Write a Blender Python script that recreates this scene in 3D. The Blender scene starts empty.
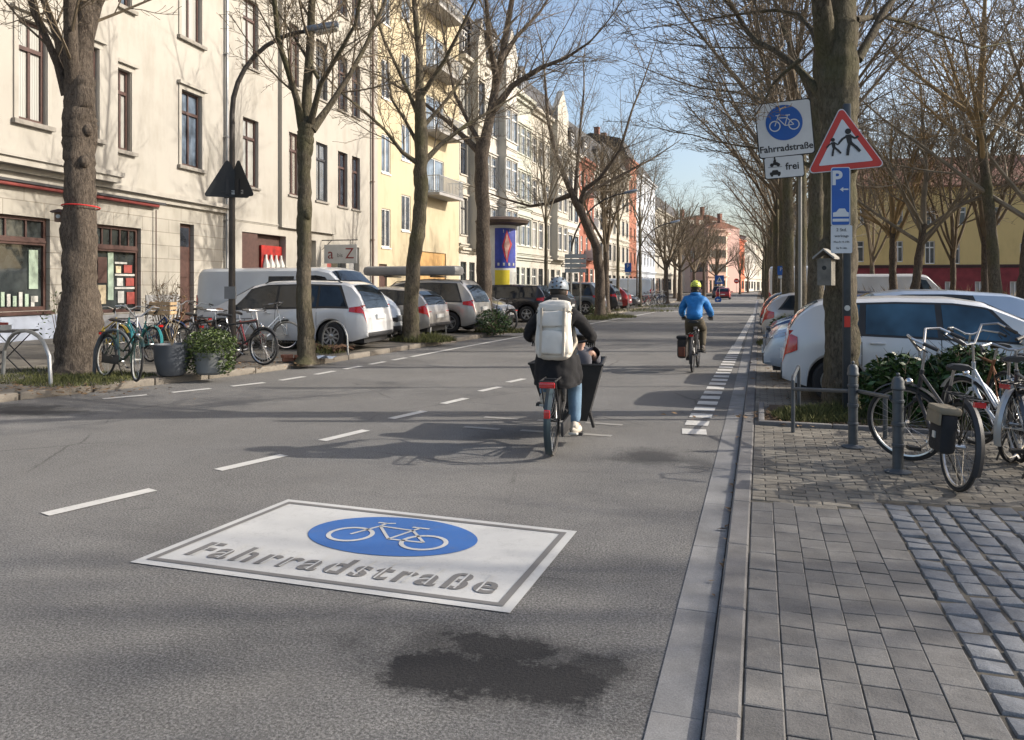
import bpy, math, random
from math import sin, cos, pi, radians, sqrt, atan2, hypot
from mathutils import Vector, Matrix
SC = bpy.context.scene
COL = SC.collection
RND = random.Random(7)
# ------------------------------------------------------------------ camera
F, CX, HZ, H = 770.0, 512.0, 286.0, 1.65
TH = math.atan(248/770.0)
ct, st = cos(TH), sin(TH)
def at(px, d, z=0.0):
    """point at camera depth d on the ray through pixel column px"""
    r = (px-CX)/F
    return Vector((d*(-st+r*ct), d*(ct+r*st), z))
def G(px, py, z=0.0):
    return at(px, F*(H-z)/(py-HZ), z)
def zat(py, d):
    return H+(HZ-py)*d/F
def colX(px, Y):
    r = (px-CX)/F
    return Y*(-st+r*ct)/(ct+r*st)
# ------------------------------------------------------------------ mesh builder
class MB:
    def __init__(s): s.v=[]; s.f=[]; s.m=[]; s.mi=0
    def add(s, vs, fs):
        n=len(s.v); s.v.extend(vs)
        for f in fs: s.f.append(tuple(i+n for i in f)); s.m.append(s.mi)
    def box(s, x0,x1,y0,y1,z0,z1, M=None, bev=0):
        if bev:
            b=min(bev,(x1-x0)*.45,(y1-y0)*.45,(z1-z0)*.45)
            vs=[];fs=[]
            def ring(x0,x1,y0,y1,z,c):
                n=len(vs)
                for (cx,cy,a) in ((x1-c,y1-c,0),(x0+c,y1-c,90),(x0+c,y0+c,180),(x1-c,y0+c,270)):
                    for k in (0,45,90):
                        t=radians(a+k); vs.append((cx+c*cos(t),cy+c*sin(t),z))
                return n
            rs=[ring(x0+b,x1-b,y0+b,y1-b,z0,b*.3),ring(x0+b*.3,x1-b*.3,y0+b*.3,y1-b*.3,z0+b*.3,b*.8),ring(x0,x1,y0,y1,z0+b,b),
                ring(x0,x1,y0,y1,z1-b,b),ring(x0+b*.3,x1-b*.3,y0+b*.3,y1-b*.3,z1-b*.3,b*.8),ring(x0+b,x1-b,y0+b,y1-b,z1,b*.3)]
            for a,c in zip(rs,rs[1:]):
                for i in range(12): fs.append((a+i,a+(i+1)%12,c+(i+1)%12,c+i))
            fs.append(tuple(rs[0]+i for i in reversed(range(12)))); fs.append(tuple(rs[-1]+i for i in range(12)))
        else:
            vs=[(x0,y0,z0),(x1,y0,z0),(x1,y1,z0),(x0,y1,z0),(x0,y0,z1),(x1,y0,z1),(x1,y1,z1),(x0,y1,z1)]
            fs=[(0,3,2,1),(4,5,6,7),(0,1,5,4),(1,2,6,5),(2,3,7,6),(3,0,4,7)]
        if M is not None: vs=[tuple(M@Vector(v)) for v in vs]
        s.add(vs,fs); return s
    def tube(s, pts, rad, n=8, caps=True, flat=1.0):
        pts=[Vector(p) for p in pts]; k=len(pts)
        if not hasattr(rad,'__len__'): rad=[rad]*k
        vs=[];fs=[]; t0=(pts[1]-pts[0]).normalized()
        up=Vector((0,0,1)) if abs(t0.z)<.9 else Vector((1,0,0))
        a=t0.cross(up).normalized(); b=a.cross(t0).normalized()
        for i,p in enumerate(pts):
            t=(pts[min(i+1,k-1)]-pts[max(i-1,0)]).normalized()
            a=(a-t*a.dot(t)); a.normalize() if a.length>1e-6 else None
            b=t.cross(a)
            r=rad[i]
            for j in range(n):
                w=2*pi*j/n; vs.append(tuple(p+a*(r*cos(w))+b*(r*sin(w)*flat)))
        for i in range(k-1):
            for j in range(n):
                j2=(j+1)%n; fs.append((i*n+j,i*n+j2,(i+1)*n+j2,(i+1)*n+j))
        if caps and n>2: fs.append(tuple(reversed(range(n)))); fs.append(tuple((k-1)*n+j for j in range(n)))
        s.add(vs,fs); return s
    def lathe(s, prof, n=20, M=None, axis='z'):
        vs=[];fs=[]
        for (r,z) in prof:
            for j in range(n):
                w=2*pi*j/n
                v=(r*cos(w),r*sin(w),z) if axis=='z' else (r*cos(w),z,r*sin(w))
                vs.append(v)
        for i in range(len(prof)-1):
            for j in range(n):
                j2=(j+1)%n; f=(i*n+j,i*n+j2,(i+1)*n+j2,(i+1)*n+j)
                fs.append(f if axis=='z' else f[::-1])
        if prof[0][0]>1e-4: fs.append(tuple(reversed(range(n))) if axis=='z' else tuple(range(n)))
        if prof[-1][0]>1e-4:
            q=tuple((len(prof)-1)*n+j for j in range(n)); fs.append(q if axis=='z' else q[::-1])
        if M is not None: vs=[tuple(M@Vector(v)) for v in vs]
        s.add(vs,fs); return s
    def torus(s, R, r, c=(0,0,0), n=28, k=6, rx=None, a0=0, a1=2*pi):
        """ring lying in the local xz plane"""
        full=abs(a1-a0-2*pi)<1e-6; m=n if full else n+1; rx=rx or r
        vs=[];fs=[]
        for i in range(m):
            w=a0+(a1-a0)*i/n
            for j in range(k):
                q=2*pi*j/k; rr=R+r*cos(q)
                vs.append((c[0]+rr*cos(w),c[1]+rx*sin(q),c[2]+rr*sin(w)))
        for i in range(n):
            i2=(i+1)%m
            for j in range(k):
                j2=(j+1)%k; fs.append((i*k+j,i2*k+j,i2*k+j2,i*k+j2))
        s.add(vs,fs); return s
    def ell(s, c, r, n=12, k=8, M=None, zmin=-1.0):
        vs=[];fs=[]
        q0=math.asin(zmin) if zmin>-1 else -pi/2
        for i in range(k+1):
            q=q0+(pi/2-q0)*i/k
            for j in range(n):
                w=2*pi*j/n; vs.append((c[0]+r[0]*cos(q)*cos(w),c[1]+r[1]*cos(q)*sin(w),c[2]+r[2]*sin(q)))
        for i in range(k):
            for j in range(n):
                j2=(j+1)%n; fs.append((i*n+j,i*n+j2,(i+1)*n+j2,(i+1)*n+j))
        if M is not None: vs=[tuple(M@Vector(v)) for v in vs]
        s.add(vs,fs); return s
    def prism(s, poly, h0, h1, plane='xy', M=None):
        """polygon extruded; plane xy (h is z), xz (h is y), yz (h is x)"""
        def P(a,b,h): return (a,b,h) if plane=='xy' else ((a,h,b) if plane=='xz' else (h,a,b))
        n=len(poly); vs=[P(a,b,h0) for a,b in poly]+[P(a,b,h1) for a,b in poly]
        fs=[tuple(reversed(range(n))),tuple(n+i for i in range(n))]
        for i in range(n):
            j=(i+1)%n; fs.append((i,j,n+j,n+i))
        if M is not None: vs=[tuple(M@Vector(v)) for v in vs]
        s.add(vs,fs); return s
    def build(s, name, mat, parent=None, smooth=False, ang=35, loc=None, fix=True):
        me=bpy.data.meshes.new(name); me.from_pydata(s.v,[],s.f)
        mats=mat if isinstance(mat,(list,tuple)) else [mat]
        for m in mats: me.materials.append(m)
        if len(mats)>1: me.polygons.foreach_set('material_index',s.m)
        if smooth:
            me.polygons.foreach_set('use_smooth',[True]*len(me.polygons))
            try: me.set_sharp_from_angle(angle=radians(ang))
            except Exception: pass
        me.validate(); me.update()
        if fix and len(s.f)<6000:
            import bmesh
            bm=bmesh.new(); bm.from_mesh(me); bmesh.ops.recalc_face_normals(bm,faces=bm.faces); bm.to_mesh(me); bm.free()
        return link(name, me, parent, loc)
def link(name, me, parent=None, loc=None):
    o=bpy.data.objects.new(name, me); COL.objects.link(o)
    if parent is not None: o.parent=parent
    if loc is not None: o.location=loc
    return o
def tag(o, label=None, cat=None, group=None, kind=None):
    if label: o['label']=label
    if cat: o['category']=cat
    if group: o['group']=group
    if kind: o['kind']=kind
    return o
def thing(name, loc, rz=0, label=None, cat=None, group=None, tilt=None):
    o=bpy.data.objects.new(name,None); COL.objects.link(o); o.empty_display_size=.2
    o.location=loc; o.rotation_euler=(tilt[0] if tilt else 0, tilt[1] if tilt else 0, rz)
    return tag(o,label,cat,group)
def copy_tree(o, parent=None):
    c=o.copy(); COL.objects.link(c); c.parent=parent
    for ch in [x for x in KIDS(o)]: copy_tree(ch,c)
    return c
def KIDS(o): return [x for x in bpy.data.objects if x.parent==o]
def dup(o, loc, rz, label, group=None, sc=None):
    c=copy_tree(o); c.location=loc; c.rotation_euler=(o.rotation_euler[0],o.rotation_euler[1],rz); c['label']=label
    if group: c['group']=group
    if sc: c.scale=(sc,sc,sc)
    return c
# ------------------------------------------------------------------ materials
MT={}
def newmat(name):
    m=bpy.data.materials.new(name); m.use_nodes=True; nt=m.node_tree; nt.nodes.clear()
    out=nt.nodes.new('ShaderNodeOutputMaterial'); b=nt.nodes.new('ShaderNodeBsdfPrincipled')
    nt.links.new(b.outputs[0],out.inputs[0]); return m,nt,b
def N(nt,t,**k):
    n=nt.nodes.new(t)
    for a,v in k.items():
        if a in n.inputs.keys() if isinstance(a,str) else False: n.inputs[a].default_value=v
        else: setattr(n,a,v)
    return n
def c4(c): return (c[0],c[1],c[2],1)
def ramp(nt, src, stops):
    r=nt.nodes.new('ShaderNodeValToRGB'); e=r.color_ramp.elements
    while len(e)<len(stops): e.new(.5)
    for i,(p,c) in enumerate(stops):
        e[i].position=p; e[i].color=c4(c) if hasattr(c,'__len__') else (c,c,c,1)
    nt.links.new(src,r.inputs[0]); return r
def noise(nt, scale, detail=4, vec=None, rough=.55, dist=0):
    n=nt.nodes.new('ShaderNodeTexNoise'); n.inputs['Scale'].default_value=scale; n.inputs['Detail'].default_value=detail
    n.inputs['Roughness'].default_value=rough; n.inputs['Distortion'].default_value=dist
    if vec is not None: nt.links.new(vec,n.inputs['Vector'])
    return n
def coords(nt, scale=None, world=False):
    if world: g=nt.nodes.new('ShaderNodeNewGeometry'); v=g.outputs['Position']
    else: g=nt.nodes.new('ShaderNodeTexCoord'); v=g.outputs['Object']
    if scale:
        mp=nt.nodes.new('ShaderNodeMapping'); mp.inputs['Scale'].default_value=scale; nt.links.new(v,mp.inputs[0]); v=mp.outputs[0]
    return v
def mixc(nt, fac, a, b, mode='MIX'):
    m=nt.nodes.new('ShaderNodeMix'); m.data_type='RGBA'; m.blend_type=mode
    for s,v in ((m.inputs[0],fac),(m.inputs[6],a),(m.inputs[7],b)):
        if hasattr(v,'is_linked') or hasattr(v,'node'): nt.links.new(v,s)
        elif hasattr(v,'__len__'): s.default_value=c4(v)
        else: s.default_value=v
    return m.outputs[2]
def mth(nt, op, a, b=None, c=None):
    m=nt.nodes.new('ShaderNodeMath'); m.operation=op
    for s,v in zip(m.inputs,(a,b,c)):
        if v is None: continue
        if hasattr(v,'node'): nt.links.new(v,s)
        else: s.default_value=v
    return m.outputs[0]
def bump(nt, b, h, strength=.3, dist=.01, prev=None):
    n=nt.nodes.new('ShaderNodeBump'); n.inputs['Strength'].default_value=strength; n.inputs['Distance'].default_value=dist
    nt.links.new(h,n.inputs['Height'])
    if prev is not None: nt.links.new(prev,n.inputs['Normal'])
    nt.links.new(n.outputs[0],b.inputs['Normal']); return n.outputs[0]
def M(name, col, rough=.6, metal=0, var=.12, sc=3.0, bp=0, bsc=40, coat=0, spec=None, world=False, emit=None, stretch=None):
    """general procedural material: base colour with noise variation and fine bump"""
    if name in MT: return MT[name]
    m,nt,b=newmat(name); v=coords(nt,stretch,world)
    n=noise(nt,sc,5,v)
    lo=tuple(max(0,c*(1-var)) for c in col); hi=tuple(min(1,c*(1+var)) for c in col)
    r=ramp(nt,n.outputs[0],[(.3,lo),(.7,hi)]); nt.links.new(r.outputs[0],b.inputs['Base Color'])
    b.inputs['Roughness'].default_value=rough; b.inputs['Metallic'].default_value=metal
    if coat: b.inputs['Coat Weight'].default_value=coat; b.inputs['Coat Roughness'].default_value=.05
    if spec is not None: b.inputs['Specular IOR Level'].default_value=spec
    if bp: n2=noise(nt,bsc,5,v); bump(nt,b,n2.outputs[0],bp,.01)
    if emit: b.inputs['Emission Color'].default_value=c4(emit[:3]); b.inputs['Emission Strength'].default_value=emit[3]
    MT[name]=m; return m
def plaster(name, col, joints=False, stain=.18):
    if name in MT: return MT[name]
    m,nt,b=newmat(name); v=coords(nt)
    n=noise(nt,.35,6,v,.6); n2=noise(nt,2.2,5,coords(nt,(1,1,.22)),.6)
    a=mth(nt,'MULTIPLY_ADD',n.outputs[0],.6,mth(nt,'MULTIPLY',n2.outputs[0],.4))
    lo=tuple(c*(1-stain)*k for c,k in zip(col,(.98,.97,.94))); hi=tuple(min(1,c*1.05) for c in col)
    r=ramp(nt,a,[(.36,lo),(.5,col),(.66,hi)]); c=r.outputs[0]
    n4=noise(nt,1.1,6,coords(nt,(1,1,.5)),.7); st_=ramp(nt,n4.outputs[0],[(.56,0.),(.72,1.)])
    c=mixc(nt,mth(nt,'MULTIPLY',st_.outputs[0],.35),c,tuple(k*.62 for k in col))
    n3=noise(nt,60,3,v); pn=bump(nt,b,n3.outputs[0],.15,.01)
    if joints:
        mp=nt.nodes.new('ShaderNodeMapping'); mp.inputs['Rotation'].default_value=(radians(90),0,0); nt.links.new(v,mp.inputs[0])
        br=nt.nodes.new('ShaderNodeTexBrick'); br.inputs['Scale'].default_value=1; br.inputs['Brick Width'].default_value=1.25; br.inputs['Row Height'].default_value=.42
        br.inputs['Mortar Size'].default_value=.012; br.inputs['Mortar Smooth'].default_value=.3
        br.inputs['Color1'].default_value=(1,1,1,1); br.inputs['Color2'].default_value=(.9,.9,.9,1); br.inputs['Mortar'].default_value=(.55,.52,.5,1)
        nt.links.new(mp.outputs[0],br.inputs[0]); c=mixc(nt,1.0,c,br.outputs[0],'MULTIPLY')
        bump(nt,b,br.outputs['Fac'],-.6,.012,pn)
    nt.links.new(c,b.inputs['Base Color']); b.inputs['Roughness'].default_value=.85
    MT[name]=m; return m
def glass(name, col=(.02,.025,.03), rough=.04, curtain=False):
    if name in MT: return MT[name]
    m,nt,b=newmat(name); v=coords(nt)
    if curtain:
        w=nt.nodes.new('ShaderNodeTexWave'); w.inputs['Scale'].default_value=4.5; w.inputs['Distortion'].default_value=1.5; w.inputs['Detail'].default_value=2
        nt.links.new(v,w.inputs[0]); r=ramp(nt,w.outputs[0],[(.1,tuple(c*.7 for c in col)),(.8,col)])
        nt.links.new(r.outputs[0],b.inputs['Base Color'])
    else:
        n=noise(nt,1.3,3,v); r=ramp(nt,n.outputs[0],[(.35,tuple(c*.5 for c in col)),(.65,tuple(c*1.8 for c in col))]); nt.links.new(r.outputs[0],b.inputs['Base Color'])
    b.inputs['Roughness'].default_value=rough; b.inputs['IOR'].default_value=1.7
    n=noise(nt,1.2,2,v); bump(nt,b,n.outputs[0],.12,.03)
    MT[name]=m; return m
def txt(s, size, parent, mat, name='lettering', M4=None, ext=.002, align='CENTER', sx=1.0, bold=0.0, sp=1.0):
    cu=bpy.data.curves.new(name,'FONT'); cu.body=s; cu.size=size; cu.extrude=ext; cu.align_x=align; cu.align_y='CENTER'; cu.offset=bold
    cu.resolution_u=4; cu.space_character=sp
    o=bpy.data.objects.new(name,cu); COL.objects.link(o)
    dg=bpy.context.evaluated_depsgraph_get(); me=bpy.data.meshes.new_from_object(o.evaluated_get(dg))
    bpy.data.objects.remove(o); bpy.data.curves.remove(cu)
    me.transform(Matrix.Diagonal((sx,1,1,1)))
    if M4 is not None: me.transform(M4)
    me.materials.clear(); me.materials.append(mat); me.name=name
    return link(name,me,parent)
from mathutils import noise as mnoise
def ruffle(o, amp, scale, cuts=0, folds=0.0):
    """cloth folds: real displacement of the mesh"""
    import bmesh
    bm=bmesh.new(); bm.from_mesh(o.data)
    if cuts: bmesh.ops.triangulate(bm,faces=[f for f in bm.faces if len(f.verts)>4]); bmesh.ops.subdivide_edges(bm,edges=[e for e in bm.edges if e.calc_length()>.025],cuts=cuts,use_grid_fill=True)
    bm.normal_update()
    off=[]
    for v in bm.verts:
        p=v.co*scale; n=mnoise.noise(p+Vector((3.1,7.7,1.3))); r=1-abs(mnoise.noise(Vector((p.x*1.7,p.y*1.7,p.z*3.4))))*2
        off.append(v.normal*(amp*n+folds*(r-.5)))
    for v,d in zip(bm.verts,off): v.co+=d
    bm.to_mesh(o.data); bm.free(); o.data.polygons.foreach_set('use_smooth',[True]*len(o.data.polygons)); o.data.update(); return o
def skin(name, verts, edges, radii, mat, parent, sub=2, root=0):
    me=bpy.data.meshes.new(name); me.from_pydata(verts,edges,[])
    o=bpy.data.objects.new(name,me); COL.objects.link(o)
    md=o.modifiers.new('s','SKIN'); md.use_smooth_shade=True; md.branch_smoothing=.6
    if not me.skin_vertices: pass
    sv=me.skin_vertices[0].data
    for i,r in enumerate(radii):
        sv[i].radius=(r,r) if not hasattr(r,'__len__') else r
        sv[i].use_root=(i==root)
    ss=o.modifiers.new('b','SUBSURF'); ss.levels=sub; ss.render_levels=sub
    dg=bpy.context.evaluated_depsgraph_get(); dg.update()
    m2=bpy.data.meshes.new_from_object(o.evaluated_get(dg)); bpy.data.objects.remove(o)
    m2.materials.clear(); m2.materials.append(mat); m2.name=name
    m2.polygons.foreach_set('use_smooth',[True]*len(m2.polygons))
    return link(name,m2,parent)
# ------------------------------------------------------------------ camera, sun, sky
cam=bpy.data.cameras.new('camera'); co=bpy.data.objects.new('camera',cam); COL.objects.link(co)
co.location=(0,0,H); co.rotation_euler=(radians(90),0,TH); cam.sensor_width=36; cam.lens=F/1024*36
cam.shift_y=-(370-HZ)/1024; cam.clip_end=4000; cam.clip_start=.05; SC.camera=co
SUN_AZ=Vector((ct*.985,st*1.05,0)).normalized(); SUN_EL=radians(29)
sd=Vector((SUN_AZ.x*cos(SUN_EL),SUN_AZ.y*cos(SUN_EL),sin(SUN_EL)))
sl=bpy.data.lights.new('sun','SUN'); sl.energy=3.7; sl.angle=radians(.53); sl.color=(1,.92,.81)
so=bpy.data.objects.new('sun',sl); COL.objects.link(so); so.rotation_euler=sd.to_track_quat('Z','Y').to_euler(); so.location=(30,20,40)
w=bpy.data.worlds.new('World'); SC.world=w; w.use_nodes=True; nt=w.node_tree; nt.nodes.clear()
ow=nt.nodes.new('ShaderNodeOutputWorld'); bg=nt.nodes.new('ShaderNodeBackground'); sk=nt.nodes.new('ShaderNodeTexSky')
sk.sky_type='NISHITA'; sk.sun_disc=False; sk.sun_elevation=SUN_EL; sk.sun_rotation=atan2(sd.x,sd.y); sk.air_density=1.0; sk.dust_density=3.2; sk.ozone_density=1.0
bg.inputs[1].default_value=.15; nt.links.new(sk.outputs[0],bg.inputs[0]); nt.links.new(bg.outputs[0],ow.inputs[0])
SC.view_settings.view_transform='Standard'; SC.view_settings.look='None'; SC.view_settings.gamma=1; SC.view_settings.use_curve_mapping=False
SC.view_settings.exposure=.66
SC.render.engine='CYCLES'; SC.render.resolution_x=1024; SC.render.resolution_y=740
SC.cycles.max_bounces=6; SC.cycles.transparent_max_bounces=8
# ------------------------------------------------------------------ ground materials
def asphalt_mat():
    m,nt,b=newmat('asphalt'); v=coords(nt,None,True)
    big=noise(nt,.5,5,v,.6); fine=noise(nt,75,4,v,.8); mid=noise(nt,9,4,v,.6)
    a=mth(nt,'ADD',mth(nt,'MULTIPLY',big.outputs[0],.14),mth(nt,'ADD',mth(nt,'MULTIPLY',fine.outputs[0],.8),mth(nt,'MULTIPLY',mid.outputs[0],.06)))
    r=ramp(nt,a,[(.40,(.058,.057,.055)),(.5,(.138,.135,.13)),(.62,(.29,.285,.275))]); c=r.outputs[0]
    # long faint wheel tracks
    sx=nt.nodes.new('ShaderNodeSeparateXYZ'); nt.links.new(v,sx.inputs[0])
    tr=noise(nt,1.0,3,coords(nt,(1.3,.04,1),True)); tf=ramp(nt,tr.outputs[0],[(.35,0.),(.65,1.)])
    c=mixc(nt,mth(nt,'MULTIPLY',tf.outputs[0],.22),c,(.175,.168,.158))
    # small pale chips
    vo=nt.nodes.new('ShaderNodeTexVoronoi'); vo.inputs['Scale'].default_value=26; nt.links.new(v,vo.inputs['Vector'])
    ch=ramp(nt,vo.outputs['Distance'],[(.055,1.),(.085,0.)]); sel=noise(nt,4,2,v); s2=ramp(nt,sel.outputs[0],[(.6,0.),(.63,1.)])
    c=mixc(nt,mth(nt,'MULTIPLY',mth(nt,'MULTIPLY',ch.outputs[0],s2.outputs[0]),.6),c,(.34,.32,.29))
    # hairline cracks and a sealed seam
    vc=nt.nodes.new('ShaderNodeTexVoronoi'); vc.feature='DISTANCE_TO_EDGE'; vc.inputs['Scale'].default_value=.42; vd=noise(nt,1.4,6,v,.7); mv=nt.nodes.new('ShaderNodeMix'); mv.data_type='VECTOR'; mv.inputs[0].default_value=.12; nt.links.new(v,mv.inputs[4]); nt.links.new(vd.outputs['Color'],mv.inputs[5]); nt.links.new(mv.outputs[1],vc.inputs['Vector'])
    cr=ramp(nt,vc.outputs['Distance'],[(.002,1.),(.006,0.)]); cs_=noise(nt,.6,3,v); c2=ramp(nt,cs_.outputs[0],[(.5,0.),(.58,1.)]); c=mixc(nt,mth(nt,'MULTIPLY',mth(nt,'MULTIPLY',cr.outputs[0],c2.outputs[0]),.55),c,(.03,.029,.028))
    # tar and oil stains, plus the front rider's shadow painted as a faint spot
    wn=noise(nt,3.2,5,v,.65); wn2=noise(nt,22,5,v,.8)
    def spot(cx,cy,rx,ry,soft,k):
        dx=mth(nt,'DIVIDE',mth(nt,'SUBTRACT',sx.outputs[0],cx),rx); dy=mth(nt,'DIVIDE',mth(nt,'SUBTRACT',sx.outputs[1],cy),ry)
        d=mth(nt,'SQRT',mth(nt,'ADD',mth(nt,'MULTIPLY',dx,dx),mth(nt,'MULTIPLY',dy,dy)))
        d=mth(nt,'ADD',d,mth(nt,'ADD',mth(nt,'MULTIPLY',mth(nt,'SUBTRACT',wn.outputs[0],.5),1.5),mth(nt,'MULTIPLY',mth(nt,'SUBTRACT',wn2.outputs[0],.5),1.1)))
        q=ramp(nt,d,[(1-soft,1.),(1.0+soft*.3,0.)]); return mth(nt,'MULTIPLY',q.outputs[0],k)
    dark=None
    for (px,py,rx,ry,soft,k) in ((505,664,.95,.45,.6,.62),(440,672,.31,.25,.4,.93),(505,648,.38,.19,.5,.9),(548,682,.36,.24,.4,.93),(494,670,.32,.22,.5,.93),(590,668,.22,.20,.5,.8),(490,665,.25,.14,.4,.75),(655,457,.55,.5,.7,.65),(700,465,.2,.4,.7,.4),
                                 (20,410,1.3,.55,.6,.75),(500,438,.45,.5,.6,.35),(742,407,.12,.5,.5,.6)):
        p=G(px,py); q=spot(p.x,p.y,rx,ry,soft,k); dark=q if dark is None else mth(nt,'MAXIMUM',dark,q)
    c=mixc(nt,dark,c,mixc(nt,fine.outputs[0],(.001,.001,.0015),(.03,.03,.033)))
    nt.links.new(c,b.inputs['Base Color'])
    b.inputs['Roughness'].default_value=.85; b.inputs['Specular IOR Level'].default_value=.25
    pn=bump(nt,b,fine.outputs[0],.7,.01); bump(nt,b,mid.outputs[0],.2,.01,pn)
    MT['asphalt']=m; return m
asphalt=asphalt_mat()
def brickmat(name, cols, mortar, bw, rh, ms=.006, off=.5, world=True, rot=0, rough=.85, bstr=.5):
    m,nt,b=newmat(name); v=coords(nt,None,world)
    if rot: mp=nt.nodes.new('ShaderNodeMapping'); mp.inputs['Rotation'].default_value=rot if hasattr(rot,'__len__') else (0,0,rot); nt.links.new(v,mp.inputs[0]); v=mp.outputs[0]
    dn=noise(nt,3,2,v); 
    br=nt.nodes.new('ShaderNodeTexBrick'); br.offset=off; br.inputs['Scale'].default_value=1
    for k,x in (('Brick Width',bw),('Row Height',rh),('Mortar Size',ms),('Mortar Smooth',.2)): br.inputs[k].default_value=x
    br.inputs['Color1'].default_value=c4(cols[0]); br.inputs['Color2'].default_value=c4(cols[1]); br.inputs['Mortar'].default_value=c4(mortar)
    nt.links.new(v,br.inputs[0]); n=noise(nt,1.1,5,v,.65); r=ramp(nt,n.outputs[0],[(.3,.65),(.7,1.15)])
    c=mixc(nt,1.0,br.outputs[0],r.outputs[0],'MULTIPLY'); f=noise(nt,120,3,v); r2=ramp(nt,f.outputs[0],[(.3,.8),(.7,1.15)])
    c=mixc(nt,1.0,c,r2.outputs[0],'MULTIPLY'); nt.links.new(c,b.inputs['Base Color']); b.inputs['Roughness'].default_value=rough
    pn=bump(nt,b,br.outputs['Fac'],-bstr,.01); bump(nt,b,f.outputs[0],.2,.005,pn); MT[name]=m; return m
def stonemat(name, stops, rough=.75, sc=5, bs=.35, spec=.5):
    """each stone of the mesh takes its own shade"""
    m,nt,b=newmat(name); g=nt.nodes.new('ShaderNodeNewGeometry'); v=coords(nt,None,True)
    r=ramp(nt,g.outputs['Random Per Island'],stops); n=noise(nt,sc,6,v,.65); r1=ramp(nt,n.outputs[0],[(.3,.72),(.7,1.2)])
    c=mixc(nt,1.0,r.outputs[0],r1.outputs[0],'MULTIPLY'); f=noise(nt,140,3,v,.7); r2=ramp(nt,f.outputs[0],[(.3,.72),(.7,1.25)])
    c=mixc(nt,1.0,c,r2.outputs[0],'MULTIPLY')
    d=noise(nt,1.3,6,v,.7); r3=ramp(nt,d.outputs[0],[(.55,0.),(.75,1.)]); c=mixc(nt,mth(nt,'MULTIPLY',r3.outputs[0],.4),c,(.07,.062,.05))
    nt.links.new(c,b.inputs['Base Color']); b.inputs['Roughness'].default_value=rough; b.inputs['Specular IOR Level'].default_value=spec
    pn=bump(nt,b,f.outputs[0],bs,.006); bump(nt,b,n.outputs[0],bs,.02,pn); MT[name]=m; return m
earth=M('earth',(.075,.058,.04),.95,var=.4,sc=2,bp=.6,bsc=30,world=True)
joint=M('joint_sand',(.075,.066,.052),.95,var=.3,sc=20,bp=.4,bsc=80,world=True)
slab_m=stonemat('slab_stone',[(0,(.115,.111,.106)),(.5,(.138,.133,.126)),(1,(.168,.162,.152))],bs=.5)
sett_m=stonemat('blue_sett',[(0,(.105,.115,.13)),(.5,(.14,.15,.165)),(1,(.18,.187,.195))],.62,sc=9,bs=.5)
paver_m=stonemat('small_paver',[(0,(.12,.107,.087)),(.5,(.16,.145,.12)),(1,(.2,.182,.15))],.85)
gutter_m=stonemat('gutter_stone',[(0,(.185,.183,.18)),(1,(.215,.212,.207))],.7,sc=3,bs=.15)
kerb_m=stonemat('kerb_stone',[(0,(.125,.122,.12)),(1,(.155,.15,.147))],.8,sc=4)
kerbl_m=stonemat('kerb_left_stone',[(0,(.16,.14,.115)),(1,(.24,.215,.18))],.85,sc=4)
far_pav=brickmat('far_paving',[(.17,.155,.13),(.24,.22,.19)],(.07,.062,.05),.2,.1)
left_pav=brickmat('left_paving',[(.13,.118,.1),(.18,.165,.14)],(.06,.053,.043),.3,.3)
paint=None
def paint_mat(name, col, wear=.35, wc=(.15,.145,.14)):
    m,nt,b=newmat(name); v=coords(nt,None,True); n=noise(nt,7,6,v,.75); f=noise(nt,90,3,v,.7)
    a=mth(nt,'ADD',mth(nt,'MULTIPLY',n.outputs[0],.6),mth(nt,'MULTIPLY',f.outputs[0],.4)); r=ramp(nt,a,[(.52,0.),(.66,1.)])
    big=noise(nt,1.6,5,v,.6); r2=ramp(nt,big.outputs[0],[(.3,tuple(k*.84 for k in col)),(.7,col)])
    c=mixc(nt,mth(nt,'MULTIPLY',r.outputs[0],wear),r2.outputs[0],wc); nt.links.new(c,b.inputs['Base Color']); b.inputs['Roughness'].default_value=.7
    bump(nt,b,f.outputs[0],.3,.004); MT[name]=m; return m
white_paint=paint_mat('white_paint',(.56,.55,.52),.5); blue_paint=paint_mat('blue_paint',(.035,.13,.38),.35); sign_white=paint_mat('marking_white',(.50,.50,.485),.3)
grey_paint=paint_mat('marking_grey',(.16,.155,.15),.2)
# ------------------------------------------------------------------ ground sheet, road
def sheet(name, poly, z, mat, kind='structure'):
    mb=MB(); mb.add([(p[0],p[1],p[2] if len(p)>2 else z) for p in poly],[tuple(range(len(poly)))])
    return tag(mb.build(name,mat,fix=False),kind=kind)
sheet('ground',[(-900,-300,0),(900,-300,0),(900,1500,0),(-900,1500,0)],-.05,earth).location.z=-.06
kerbpx=[(0,402),(60,396),(130,388),(200,380),(256,373.5),(324,364),(400,351),(456,342),(522,331),(600,317)]
KL=[(-12.6,-30),(-11.4,0)]+[(G(a,b).x,G(a,b).y) for a,b in kerbpx]+[(-8.2,60),(-8.2,86)]
def kx(Y):
    for (x0,y0),(x1,y1) in zip(KL,KL[1:]):
        if y0<=Y<=y1: return x0+(x1-x0)*(Y-y0)/(y1-y0)
    return KL[-1][0]
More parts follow.
